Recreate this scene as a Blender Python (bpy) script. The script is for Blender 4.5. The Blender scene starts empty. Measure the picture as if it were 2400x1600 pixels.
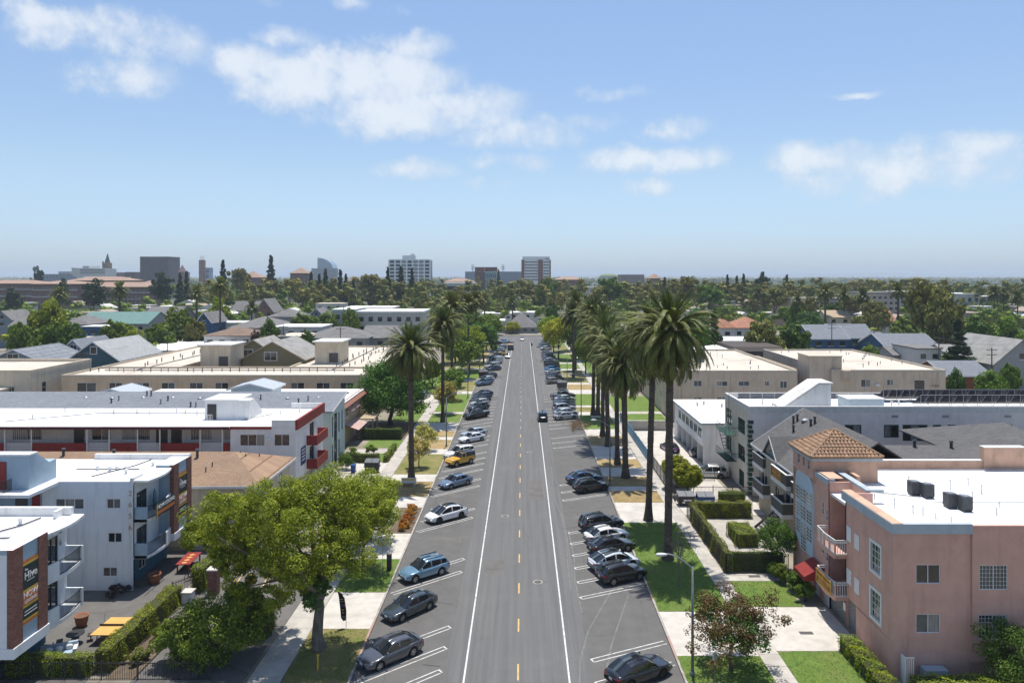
import bpy,math,random
import numpy as np
from mathutils import Vector,Matrix
rad=math.radians
sc=bpy.context.scene
COL=sc.collection
R=random.Random(7)
# -- camera, sky, sun, exposure
CAM_H=26.5
cam_d=bpy.data.cameras.new("camera")
cam=bpy.data.objects.new("camera",cam_d)
COL.objects.link(cam)
cam.location=(0,0,CAM_H)
cam.rotation_euler=(rad(90),0,0)
cam_d.sensor_width=36
cam_d.sensor_fit='HORIZONTAL'
cam_d.lens=24.96
cam_d.shift_x=-0.010
cam_d.shift_y=-0.0637
cam_d.clip_start=0.5
cam_d.clip_end=60000
sc.camera=cam
SUN_EL,SUN_AZ=77.0,8.0
sun_d=bpy.data.lights.new("sun",'SUN')
sun_d.energy=4.1
sun_d.angle=rad(0.53)
sun_d.color=(1.0,0.95,0.87)
sun=bpy.data.objects.new("sun",sun_d)
COL.objects.link(sun)
_d=Vector((math.sin(rad(SUN_AZ))*math.cos(rad(SUN_EL)),math.cos(rad(SUN_AZ))*math.cos(rad(SUN_EL)),math.sin(rad(SUN_EL))))
sun.rotation_euler=_d.to_track_quat('Z','Y').to_euler()
sun.location=(0,0,400)
world=bpy.data.worlds.new("World")
sc.world=world
world.use_nodes=True
wt=world.node_tree
wt.nodes.clear()
class NT:
 """small helper around a node tree"""
 def __init__(s,t):s.t=t
 def n(s,typ,ins=None,**kw):
  nd=s.t.nodes.new(typ)
  for k,v in kw.items():setattr(nd,k,v)
  for k,v in(ins or{}).items():
   if isinstance(v,bpy.types.NodeSocket):s.t.links.new(v,nd.inputs[k])
   else:nd.inputs[k].default_value=v
  return nd
 def m(s,op,a,b=None,c=None,clamp=False):
  nd=s.t.nodes.new('ShaderNodeMath');nd.operation=op;nd.use_clamp=clamp
  for i,v in enumerate((a,b,c)):
   if v is None:continue
   if isinstance(v,bpy.types.NodeSocket):s.t.links.new(v,nd.inputs[i])
   else:nd.inputs[i].default_value=v
  return nd.outputs[0]
 def mix(s,fac,a,b,blend='MIX'):
  nd=s.t.nodes.new('ShaderNodeMix');nd.data_type='RGBA';nd.blend_type=blend
  for k,v in((0,fac),(6,a),(7,b)):
   if isinstance(v,bpy.types.NodeSocket):s.t.links.new(v,nd.inputs[k])
   else:nd.inputs[k].default_value=v if k==0 else(*v[:3],1)
  return nd.outputs[2]
 def ramp(s,fac,a,b,smooth=True):
  nd=s.t.nodes.new('ShaderNodeMapRange');nd.interpolation_type='SMOOTHSTEP' if smooth else 'LINEAR'
  s.t.links.new(fac,nd.inputs[0]);nd.inputs[1].default_value=a;nd.inputs[2].default_value=b
  return nd.outputs[0]
def build_sky():
 N=NT(wt)
 sky=N.n('ShaderNodeTexSky',sky_type='NISHITA',sun_disc=False)
 sky.sun_elevation=rad(SUN_EL);sky.sun_rotation=rad(SUN_AZ)
 sky.altitude=0;sky.air_density=1.0;sky.dust_density=0.5;sky.ozone_density=2.5
 tc=N.n('ShaderNodeTexCoord')
 g=tc.outputs['Generated']
 nz1=N.n('ShaderNodeTexNoise',{'Vector':g,'Scale':5.5,'Detail':4.0,'Roughness':0.6})
 nz2=N.n('ShaderNodeTexNoise',{'Vector':g,'Scale':15.0,'Detail':7.0,'Roughness':0.64})
 sx=N.n('ShaderNodeSeparateXYZ',{0:g})
 az=N.m('ARCTAN2',sx.outputs[0],sx.outputs[1])
 el=N.m('ARCSINE',sx.outputs[2])
 nzc=N.n('ShaderNodeSeparateColor',{0:nz2.outputs['Color']})
 az=N.m('ADD',az,N.m('MULTIPLY',N.m('SUBTRACT',nzc.outputs[0],0.5),0.08))
 el=N.m('ADD',el,N.m('MULTIPLY',N.m('SUBTRACT',nzc.outputs[1],0.5),0.04))
 cl=[(-29.6,16.3,5.0,1.5,1.0),(-29.0,14.0,3.2,1.4,.95),(-18.5,17.9,2.6,.8,.7),(-21,15.4,2.6,1.5,.85),(-17,14.4,4.4,1.7,1.0),(-11.5,15.2,5.6,2.0,1.0),(-8.6,17.8,3.0,1.1,.85),(-10.0,12.7,6.0,1.6,1.05),(-4.4,13.2,4.6,1.6,1.0),(-.3,11.3,4.6,1.1,.9),(3.2,12.2,4.2,.9,.78),(5.8,14.3,3.6,.6,.75),(5.0,12.5,3.0,.8,.6),(-8.8,8.6,3.2,.8,.9),(-.4,9.2,3.0,.8,.9),(-2.5,7.4,1.6,.6,.8),(12.0,11.4,2.6,.85,.9),(11.2,9.2,5.4,.95,.9),(10.0,7.0,1.8,.6,.8),(21.5,8.6,4.4,1.0,.85),(27.5,7.4,8.5,1.4,.74),(32.5,8.4,5.5,1.1,.78),(-14.0,20.6,1.7,.5,.7),(-21.0,20.2,2.2,.5,.6),(-25.5,20.0,2.4,.5,.6),(-9.9,20.4,.9,.5,.6),(25.5,13.0,1.3,.25,.5),(-62,15,9,2.6,1),(-48,11,7,1.4,.8),(60,13,9,2.2,.9),(46,9.5,6,1.1,.7),(95,14,10,2.4,.9),(150,13,12,2.6,.95),(-110,13,11,2.5,.9),(-160,11,9,2,.9),(-5,31,9,3,.8),(30,34,10,3,.7),(-45,33,11,3,.8)]
 tot=None
 vec=N.n('ShaderNodeCombineXYZ',{0:az,1:el}).outputs[0]
 for a,e,wa,we,w in cl:
  k=(.55/rad(wa),.55/rad(we))
  v=N.n('ShaderNodeVectorMath',{0:vec,1:(k[0],k[1],0),2:(-rad(a)*k[0],-rad(e)*k[1],0)},operation='MULTIPLY_ADD').outputs[0]
  q=N.n('ShaderNodeVectorMath',{0:v,1:v},operation='DOT_PRODUCT').outputs['Value']
  b=N.m('MULTIPLY_ADD',q,-w,w)
  tot=b if tot is None else N.m('MAXIMUM',tot,b)
 tot=N.m('MAXIMUM',tot,0.0)
 dens=N.m('ADD',tot,N.m('MULTIPLY',N.m('SUBTRACT',nz1.outputs[0],0.5),1.3))
 dens=N.m('ADD',dens,N.m('MULTIPLY',N.m('SUBTRACT',nz2.outputs[0],0.5),1.6))
 cov=N.ramp(dens,0.34,0.98)
 cov=N.m('MULTIPLY',cov,N.ramp(tot,0.06,0.30))
 cov=N.m('MULTIPLY',cov,0.76)
 core=N.ramp(dens,0.5,1.15)
 ccol=N.mix(core,(4.4,4.95,5.6),(5.9,6.1,6.35))
 tint=N.mix(N.ramp(sx.outputs[2],.12,.42),N.mix(N.ramp(sx.outputs[2],.0,.15),(0.63,0.735,0.99),(0.90,0.89,0.90)),(1.03,1.02,1.02))
 skc=N.mix(1.0,sky.outputs[0],tint,'MULTIPLY')
 col=N.mix(cov,skc,ccol)
 bg=N.n('ShaderNodeBackground',{'Color':col,'Strength':0.112})
 out=N.n('ShaderNodeOutputWorld',{'Surface':bg.outputs[0]})
build_sky()
world.cycles.sampling_method='MANUAL'
world.cycles.sample_map_resolution=256
sc.view_settings.view_transform='Standard'
sc.view_settings.look='None'
sc.view_settings.exposure=0.50
sc.view_settings.gamma=1.0
sc.view_settings.use_curve_mapping=False
sc.render.engine='CYCLES'
cy=sc.cycles
cy.max_bounces=5;cy.diffuse_bounces=3;cy.glossy_bounces=2;cy.transmission_bounces=3
cy.transparent_max_bounces=6;cy.volume_bounces=0
cy.caustics_reflective=False;cy.caustics_refractive=False
cy.use_denoising=True
cy.denoiser='OPENIMAGEDENOISE'
cy.use_adaptive_sampling=True
cy.adaptive_threshold=0.02
sc.render.use_persistent_data=False
# -- geometry helpers
ORG={}
def gp(dx,dy,z=0.0):
 """ground point under a sight line of the survey photograph (2352 px wide)"""
 Y=(CAM_H-z)*1630.7/(dy-634.0)
 return((dx-1199.5)/1630.7*Y,Y)
class MB:
 def __init__(s):s.v=[];s.f=[];s.m=[]
 def add(s,vs,fs,m=0):
  o=len(s.v);s.v.extend(vs)
  for f in fs:s.f.append(tuple(i+o for i in f));s.m.append(m)
  return s
 def box(s,x0,x1,y0,y1,z0,z1,m=0):
  return s.add([(x0,y0,z0),(x1,y0,z0),(x1,y1,z0),(x0,y1,z0),(x0,y0,z1),(x1,y0,z1),(x1,y1,z1),(x0,y1,z1)],[(0,3,2,1),(4,5,6,7),(0,1,5,4),(1,2,6,5),(2,3,7,6),(3,0,4,7)],m)
 def obox(s,c,sz,rz=0.0,m=0):
  ca,sa=math.cos(rz),math.sin(rz);hx,hy,hz=sz[0]/2,sz[1]/2,sz[2]/2
  vs=[]
  for z in(-hz,hz):
   for x,y in((-hx,-hy),(hx,-hy),(hx,hy),(-hx,hy)):
    vs.append((c[0]+x*ca-y*sa,c[1]+x*sa+y*ca,c[2]+z))
  return s.add(vs,[(0,3,2,1),(4,5,6,7),(0,1,5,4),(1,2,6,5),(2,3,7,6),(3,0,4,7)],m)
 def bar(s,p,q,w,h=None,m=0):
  h=h or w
  p=Vector(p);q=Vector(q);d=(q-p).normalized()
  up=Vector((0,0,1))if abs(d.z)<.95 else Vector((1,0,0))
  a=d.cross(up).normalized()*(w/2);b=a.cross(d).normalized()*(h/2)
  vs=[tuple(e+i*a+j*b)for e in(p,q)for i,j in((-1,-1),(1,-1),(1,1),(-1,1))]
  return s.add(vs,[(0,3,2,1),(4,5,6,7),(0,1,5,4),(1,2,6,5),(2,3,7,6),(3,0,4,7)],m)
 def cyl(s,p,q,r0,r1=None,n=8,m=0,cap=True):
  r1=r0 if r1 is None else r1
  p=Vector(p);q=Vector(q);d=(q-p).normalized()
  up=Vector((0,0,1))if abs(d.z)<.95 else Vector((1,0,0))
  a=d.cross(up).normalized();b=a.cross(d).normalized()
  vs=[]
  for e,r in((p,r0),(q,r1)):
   for i in range(n):
    t=2*math.pi*i/n
    vs.append(tuple(e+a*(r*math.cos(t))+b*(r*math.sin(t))))
  fs=[(i,(i+1)%n,n+(i+1)%n,n+i)for i in range(n)]
  if cap:fs+=[tuple(range(n))[::-1],tuple(range(n,2*n))]
  return s.add(vs,fs,m)
 def lathe(s,c,prof,n=12,m=0):
  vs=[];fs=[]
  for r,z in prof:
   for i in range(n):
    t=2*math.pi*i/n
    vs.append((c[0]+r*math.cos(t),c[1]+r*math.sin(t),c[2]+z))
  for k in range(len(prof)-1):
   for i in range(n):
    fs.append((k*n+i,k*n+(i+1)%n,(k+1)*n+(i+1)%n,(k+1)*n+i))
  return s.add(vs,fs,m)
 def prism(s,poly,z0,z1,m=0):
  n=len(poly)
  vs=[(x,y,z0)for x,y in poly]+[(x,y,z1)for x,y in poly]
  fs=[tuple(range(n))[::-1],tuple(range(n,2*n))]+[(i,(i+1)%n,n+(i+1)%n,n+i)for i in range(n)]
  return s.add(vs,fs,m)
 def extr(s,pts,d,m=0):
  """planar polygon pts (3d) pushed along the vector d"""
  n=len(pts);d=Vector(d)
  vs=[tuple(p)for p in pts]+[tuple(Vector(p)+d)for p in pts]
  fs=[tuple(range(n)),tuple(range(n,2*n))[::-1]]+[(i,n+i,n+(i+1)%n,(i+1)%n)for i in range(n)]
  return s.add(vs,fs,m)
 def poly(s,pts,m=0):return s.add([tuple(p)for p in pts],[tuple(range(len(pts)))],m)
 def ball(s,c,r,n=8,k=5,m=0):
  rr=r if isinstance(r,(tuple,list))else(r,r,r)
  vs=[(c[0],c[1],c[2]+rr[2])];fs=[]
  for j in range(1,k):
   ph=math.pi*j/k
   for i in range(n):
    t=2*math.pi*i/n
    vs.append((c[0]+rr[0]*math.sin(ph)*math.cos(t),c[1]+rr[1]*math.sin(ph)*math.sin(t),c[2]+rr[2]*math.cos(ph)))
  vs.append((c[0],c[1],c[2]-rr[2]))
  for i in range(n):fs.append((0,1+i,1+(i+1)%n))
  for j in range(k-2):
   for i in range(n):
    a=1+j*n+i;b=1+j*n+(i+1)%n
    fs.append((a,a+n,b+n,b))
  e=len(vs)-1;o=1+(k-2)*n
  for i in range(n):fs.append((e,o+(i+1)%n,o+i))
  return s.add(vs,fs,m)
 def weld(s):
  key={};idx=[];nv=[]
  for p in s.v:
   k=(round(p[0],4),round(p[1],4),round(p[2],4))
   if k not in key:key[k]=len(nv);nv.append(p)
   idx.append(key[k])
  nf,nm=[],[]
  for f,m in zip(s.f,s.m):
   g=[]
   for i in f:
    if idx[i]not in g:g.append(idx[i])
   if len(g)>2:nf.append(tuple(g));nm.append(m)
  s.v,s.f,s.m=nv,nf,nm
  return s
 def mesh(s,name,mats,smooth=False,org=(0,0,0)):
  me=bpy.data.meshes.new(name)
  v=np.array(s.v,dtype=np.float64).reshape(-1,3)-np.array(org,dtype=np.float64)
  me.from_pydata(v.tolist(),[],s.f)
  for mm in(mats if isinstance(mats,(list,tuple))else[mats]):me.materials.append(mm)
  if isinstance(mats,(list,tuple))and len(mats)>1:me.polygons.foreach_set('material_index',s.m)
  if smooth:me.polygons.foreach_set('use_smooth',[True]*len(me.polygons))
  me.update()
  return me
 def build(s,name,mats,parent=None,smooth=False,local=False):
  """one mesh object; vertices are in place coordinates unless local"""
  org=(0,0,0)
  if parent is not None and not local:org=ORG.get(parent.name,(0,0,0))
  me=s.mesh(name,mats,smooth,org)
  o=bpy.data.objects.new(name,me)
  COL.objects.link(o)
  if parent is not None:
   o.parent=parent;ORG[o.name]=org
  return o
def tag(o,label=None,cat=None,group=None,kind=None):
 if label:o['label']=label
 if cat:o['category']=cat
 if group:o['group']=group
 if kind:o['kind']=kind
 return o
def thing(name,label,cat,loc=(0,0,0),rz=0.0,group=None):
 o=bpy.data.objects.new(name,None)
 o.empty_display_size=.3
 COL.objects.link(o)
 o.location=loc;o.rotation_euler=(0,0,rz)
 ORG[o.name]=tuple(loc)
 return tag(o,label,cat,group)
def copy_tree(o,parent=None):
 c=o.copy();COL.objects.link(c)
 if parent is not None:c.parent=parent
 for ch in list(o.children):copy_tree(ch,c)
 return c
def inst(name,me,parent,loc,rot=(0,0,0),scale=(1,1,1),mat=None):
 """a part that shares mesh data; loc in the parent's frame"""
 o=bpy.data.objects.new(name,me)
 COL.objects.link(o)
 o.parent=parent
 o.location=loc;o.rotation_euler=rot;o.scale=scale
 if mat is not None:
  o.material_slots[0].link='OBJECT';o.material_slots[0].material=mat
 return o
 # -- materials
MATS={}
def lin(r,g,b):
 f=lambda c:((c/255+.055)/1.055)**2.4 if c>10.3 else c/255/12.92
 return(f(r),f(g),f(b))
def M(name,c1,c2=None,scale=2.0,rough=.8,bump=0.0,bscale=None,metal=0.0,spec=.3,stain=None,sscale=.25,samt=.5,streak=0.0,coat=0.0,rnd=0.0,stretch=(1,1,1),detail=5.0,speck=None,kscale=30.0,kamt=.5,seam=0.0):
 """procedural surface: two-tone noise, optional large stains, vertical streaks, fine specks and relief"""
 if name in MATS:return MATS[name]
 mt=bpy.data.materials.new(name);MATS[name]=mt
 mt.use_nodes=True
 t=mt.node_tree;t.nodes.clear();N=NT(t)
 tc=N.n('ShaderNodeTexCoord')
 co=tc.outputs['Object']
 mp=N.n('ShaderNodeMapping',{'Vector':co,'Scale':stretch}).outputs[0]
 n1=N.n('ShaderNodeTexNoise',{'Vector':mp,'Scale':scale,'Detail':detail,'Roughness':.6})
 c2=c2 or tuple(x*.82 for x in c1)
 col=N.mix(N.ramp(n1.outputs[0],.3,.7),c1,c2)
 if stain:
  n2=N.n('ShaderNodeTexNoise',{'Vector':co,'Scale':sscale,'Detail':7.0,'Roughness':.65})
  col=N.mix(N.m('MULTIPLY',N.ramp(n2.outputs[0],.46,.72),samt),col,stain)
 if streak:
  ms=N.n('ShaderNodeMapping',{'Vector':co,'Scale':(1,1,.07)}).outputs[0]
  n3=N.n('ShaderNodeTexNoise',{'Vector':ms,'Scale':1.7,'Detail':6.0,'Roughness':.7})
  col=N.mix(N.m('MULTIPLY',N.ramp(n3.outputs[0],.48,.75),streak),col,tuple(x*.45 for x in c2))
 if speck:
  n4=N.n('ShaderNodeTexNoise',{'Vector':co,'Scale':kscale,'Detail':3.0,'Roughness':.7})
  col=N.mix(N.m('MULTIPLY',N.ramp(n4.outputs[0],.5,.66),kamt),col,speck)
 if seam:
  br=N.n('ShaderNodeTexBrick',{'Vector':co,'Scale':1.0,'Mortar Size':.035,'Mortar Smooth':.3,'Brick Width':9.0,'Row Height':1.9})
  col=N.mix(N.m('MULTIPLY',br.outputs['Fac'],seam),col,tuple(x*.5 for x in c2))
 if rnd:
  oi=N.n('ShaderNodeObjectInfo')
  hs=N.n('ShaderNodeHueSaturation',{'Color':col,'Value':N.m('ADD',N.m('MULTIPLY',oi.outputs['Random'],2*rnd),1-rnd)})
  col=hs.outputs[0]
 p=N.n('ShaderNodeBsdfPrincipled',{'Base Color':col,'Roughness':rough,'Metallic':metal,'Specular IOR Level':spec,'Coat Weight':coat,'Coat Roughness':.05})
 if bump:
  nb=N.n('ShaderNodeTexNoise',{'Vector':mp,'Scale':bscale or scale*6,'Detail':5.0,'Roughness':.65})
  b=N.n('ShaderNodeBump',{'Height':nb.outputs[0],'Strength':min(1,bump),'Distance':.05})
  t.links.new(b.outputs[0],p.inputs['Normal'])
 N.n('ShaderNodeOutputMaterial',{'Surface':p.outputs[0]})
 return mt
def shingle(name,c1,c2,stain=None,row=.18,wid=.55,samt=.5,axis='X',rough=.9):
 """roof covering laid in courses, tone varying from tab to tab"""
 if name in MATS:return MATS[name]
 mt=bpy.data.materials.new(name);MATS[name]=mt
 mt.use_nodes=True
 t=mt.node_tree;t.nodes.clear();N=NT(t)
 tc=N.n('ShaderNodeTexCoord');co=tc.outputs['Object']
 s=N.n('ShaderNodeSeparateXYZ',{0:co})
 u=N.m('ADD',s.outputs[0],s.outputs[1])if axis=='XY' else s.outputs[0 if axis=='X' else 1]
 v=N.m('ADD',N.m('MULTIPLY',s.outputs[2],2.0),s.outputs[1 if axis!='Y' else 0])
 cv=N.n('ShaderNodeCombineXYZ',{0:u,1:v})
 br=N.n('ShaderNodeTexBrick',{'Vector':cv.outputs[0],'Color1':(*c1,1),'Color2':(*c2,1),'Mortar':(*[x*.55 for x in c2],1),'Scale':1.0,'Mortar Size':.012,'Bias':0.0,'Brick Width':wid,'Row Height':row})
 col=br.outputs[0]
 n2=N.n('ShaderNodeTexNoise',{'Vector':co,'Scale':.5,'Detail':7.0,'Roughness':.7})
 col=N.mix(N.m('MULTIPLY',N.ramp(n2.outputs[0],.42,.72),samt),col,stain or tuple(x*.7 for x in c2))
 n4=N.n('ShaderNodeTexNoise',{'Vector':co,'Scale':9.0,'Detail':3.0})
 col=N.mix(N.m('MULTIPLY',N.ramp(n4.outputs[0],.45,.65),.35),col,tuple(min(1,x*1.45)for x in c1))
 p=N.n('ShaderNodeBsdfPrincipled',{'Base Color':col,'Roughness':rough,'Specular IOR Level':.2})
 b=N.n('ShaderNodeBump',{'Height':br.outputs['Fac'],'Strength':.5,'Distance':-.02})
 t.links.new(b.outputs[0],p.inputs['Normal'])
 N.n('ShaderNodeOutputMaterial',{'Surface':p.outputs[0]})
 return mt
def leafmat(name,c1,c2,c3=None,trans=.28,nscale=.45,rnd=.12,rough=.55,spec=.14):
 """leaf tissue: hue varies leaf by leaf and spray by spray; some light passes through"""
 if name in MATS:return MATS[name]
 mt=bpy.data.materials.new(name);MATS[name]=mt
 mt.use_nodes=True
 t=mt.node_tree;t.nodes.clear();N=NT(t)
 tc=N.n('ShaderNodeTexCoord');geo=N.n('ShaderNodeNewGeometry');oi=N.n('ShaderNodeObjectInfo')
 n1=N.n('ShaderNodeTexNoise',{'Vector':tc.outputs['Object'],'Scale':nscale,'Detail':3.0})
 ri=geo.outputs['Random Per Island']
 col=N.mix(N.ramp(n1.outputs[0],.35,.65),c1,c2)
 col=N.mix(N.m('MULTIPLY',N.ramp(ri,.55,1.0),.75),col,c3 or tuple(min(1,x*1.6)for x in c2))
 val=N.m('ADD',N.m('ADD',N.m('MULTIPLY',oi.outputs['Random'],2*rnd),1-rnd-.15),N.m('MULTIPLY',N.m('FRACT',N.m('MULTIPLY',ri,7.3)),.3))
 hue=N.m('ADD',.5-.018,N.m('MULTIPLY',N.m('FRACT',N.m('MULTIPLY',oi.outputs['Random'],5.7)),.036))
 col=N.n('ShaderNodeHueSaturation',{'Color':col,'Value':val,'Hue':hue}).outputs[0]
 p=N.n('ShaderNodeBsdfPrincipled',{'Base Color':col,'Roughness':rough,'Specular IOR Level':spec})
 tr=N.n('ShaderNodeBsdfTranslucent',{'Color':N.mix(1.0,col,(1.0,1.0,.55),'MULTIPLY')})
 mx=N.n('ShaderNodeMixShader',{0:trans,1:p.outputs[0],2:tr.outputs[0]})
 N.n('ShaderNodeOutputMaterial',{'Surface':mx.outputs[0]})
 return mt
def glassmat(name,c,c2=None,rough=.06,nscale=1.2):
 if name in MATS:return MATS[name]
 return M(name,c,c2 or tuple(x*.5 for x in c),scale=nscale,rough=rough,spec=.9,rnd=.35,detail=2.0)
def paint(name,c,metal=.35,rough=.24):
 return M(name,c,tuple(x*.93 for x in c),scale=1.0,rough=rough,metal=metal,spec=.5,coat=1.0,stain=tuple(min(1,x*.85+.012)for x in c),sscale=.8,samt=.3)
GL_DARK=glassmat('window_glass_dark',(.022,.027,.032))
GL_BLUE=glassmat('window_glass_blue',(.05,.075,.095),(.02,.03,.04))
GL_CURT=M('window_glass_curtained',(.28,.29,.28),(.12,.13,.13),scale=3.0,rough=.08,spec=.8,rnd=.35,stretch=(6,6,.4))
GL_CAR=glassmat('car_glass',(.012,.015,.018),rough=.03)
WHITE=M('white_paint',(.74,.74,.73),(.66,.66,.65),scale=1.5,rough=.55,stain=(.5,.48,.44),sscale=.7,samt=.3)
WTRIM=M('white_trim',(.72,.72,.71),(.64,.64,.63),scale=4,rough=.5)
BLACKM=M('black_metal',(.02,.02,.022),(.03,.03,.03),scale=6,rough=.45,spec=.5)
DARKM=M('dark_metal',(.045,.045,.048),(.07,.07,.07),scale=4,rough=.5,spec=.5)
GALV=M('galvanised_steel',(.34,.36,.38),(.24,.26,.28),scale=5,rough=.45,metal=.5)
CONC=M('concrete',(.54,.51,.46),(.465,.435,.39),scale=1.2,rough=.9,bump=.25,bscale=18,stain=(.25,.235,.21),sscale=.35,samt=.5,speck=(.3,.28,.25),kscale=14,kamt=.25)
CONC2=M('concrete_worn',(.46,.43,.385),(.38,.355,.315),scale=1.2,rough=.9,bump=.25,bscale=18,stain=(.2,.19,.17),sscale=.4,samt=.6,rnd=.07)
WOOD=M('weathered_wood',(.14,.09,.06),(.08,.055,.04),scale=3,rough=.85,stretch=(1,1,.15),bump=.3)
BARK=M('bark',(.12,.09,.065),(.06,.045,.035),scale=4,rough=.95,bump=.8,bscale=9,stretch=(1,1,.3))
BARKG=M('bark_grey',(.22,.19,.155),(.12,.10,.08),scale=3,rough=.95,bump=.8,bscale=9,stretch=(1,1,.4))
PALMB=M('palm_bark',(.115,.088,.066),(.062,.048,.038),scale=3,rough=.95,bump=.9,bscale=5,stretch=(1,1,.8),stain=(.20,.165,.13),sscale=.8,samt=.5)
ROOFW=M('white_roof',(.80,.80,.79),(.76,.76,.75),scale=.8,rough=.75,stain=(.40,.385,.355),sscale=.25,samt=.6,bump=.15,bscale=3,seam=.4)
ROOFD=M('white_roof_soiled',(.66,.65,.63),(.58,.57,.54),scale=.7,rough=.8,stain=(.30,.28,.25),sscale=.3,samt=.6,bump=.15,bscale=3,seam=.4)
ROOFC=M('cream_roof',(.58,.52,.44),(.52,.465,.39),scale=.5,rough=.85,stain=(.33,.29,.24),sscale=.2,samt=.65,bump=.15,bscale=3,seam=.35)
RUBBER=M('tyre_rubber',(.014,.014,.014),(.022,.022,.022),scale=8,rough=.85)
ALLOY=M('wheel_alloy',(.42,.43,.44),(.30,.31,.32),scale=5,rough=.3,metal=.8)
ALLOYD=M('wheel_dark',(.03,.03,.03),(.05,.05,.05),scale=5,rough=.4,metal=.4)
LAMPR=M('tail_lamp',(.35,.012,.012),(.25,.01,.01),scale=9,rough=.15,spec=.7)
LAMPW=M('head_lamp',(.62,.64,.66),(.4,.42,.44),scale=9,rough=.1,spec=.8)
PLATE=M('number_plate',(.62,.62,.6),(.5,.5,.5),scale=12,rough=.5)
GRILL=M('grille_black',(.012,.012,.013),(.03,.03,.03),scale=30,rough=.5)
BRICKM=None
def brickmat():
 if 'brick_facing' in MATS:return MATS['brick_facing']
 mt=bpy.data.materials.new('brick_facing');MATS['brick_facing']=mt
 mt.use_nodes=True
 t=mt.node_tree;t.nodes.clear();N=NT(t)
 tc=N.n('ShaderNodeTexCoord');s=N.n('ShaderNodeSeparateXYZ',{0:tc.outputs['Object']})
 cv=N.n('ShaderNodeCombineXYZ',{0:N.m('ADD',s.outputs[0],s.outputs[1]),1:s.outputs[2]})
 br=N.n('ShaderNodeTexBrick',{'Vector':cv.outputs[0],'Color1':(.16,.055,.04,1),'Color2':(.27,.12,.085,1),'Mortar':(.20,.15,.13,1),'Scale':1.0,'Mortar Size':.010,'Bias':0.0,'Brick Width':.24,'Row Height':.085})
 p=N.n('ShaderNodeBsdfPrincipled',{'Base Color':br.outputs[0],'Roughness':.9,'Specular IOR Level':.2})
 b=N.n('ShaderNodeBump',{'Height':br.outputs['Fac'],'Strength':.6,'Distance':-.02})
 t.links.new(b.outputs[0],p.inputs['Normal'])
 N.n('ShaderNodeOutputMaterial',{'Surface':p.outputs[0]})
 return mt
BRICKM=brickmat()
# -- walls, windows, building shells
def P3(face,a,u,z,d=0.0):
 if face=='S':return(u,a-d,z)
 if face=='N':return(u,a+d,z)
 if face=='W':return(a-d,u,z)
 return(a+d,u,z)
def wall_mb(mb,face,a,u0,u1,z0,z1,holes=(),depth=.16,m=0):
 us=sorted({u0,u1,*[min(max(h[i],u0),u1)for h in holes for i in(0,1)]})
 zs=sorted({z0,z1,*[min(max(h[i],z0),z1)for h in holes for i in(2,3)]})
 for i in range(len(us)-1):
  for j in range(len(zs)-1):
   uc,zc=(us[i]+us[i+1])/2,(zs[j]+zs[j+1])/2
   if any(h[0]<uc<h[1]and h[2]<zc<h[3]for h in holes):continue
   mb.poly([P3(face,a,us[i],zs[j]),P3(face,a,us[i+1],zs[j]),P3(face,a,us[i+1],zs[j+1]),P3(face,a,us[i],zs[j+1])],m)
 for h in holes:
  c=[(h[0],h[2]),(h[1],h[2]),(h[1],h[3]),(h[0],h[3])]
  for k in range(4):
   p,q=c[k],c[(k+1)%4]
   mb.poly([P3(face,a,*p),P3(face,a,*q),P3(face,a,*q,-depth),P3(face,a,*p,-depth)],m)
 return mb
def fbox(mb,face,a,u0,u1,z0,z1,d0,d1,m=0):
 """box on a facade, d measured outwards from the plane a"""
 p=P3(face,a,u0,z0,d0);q=P3(face,a,u1,z1,d1)
 return mb.box(min(p[0],q[0]),max(p[0],q[0]),min(p[1],q[1]),max(p[1],q[1]),min(p[2],q[2]),max(p[2],q[2]),m)
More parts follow.
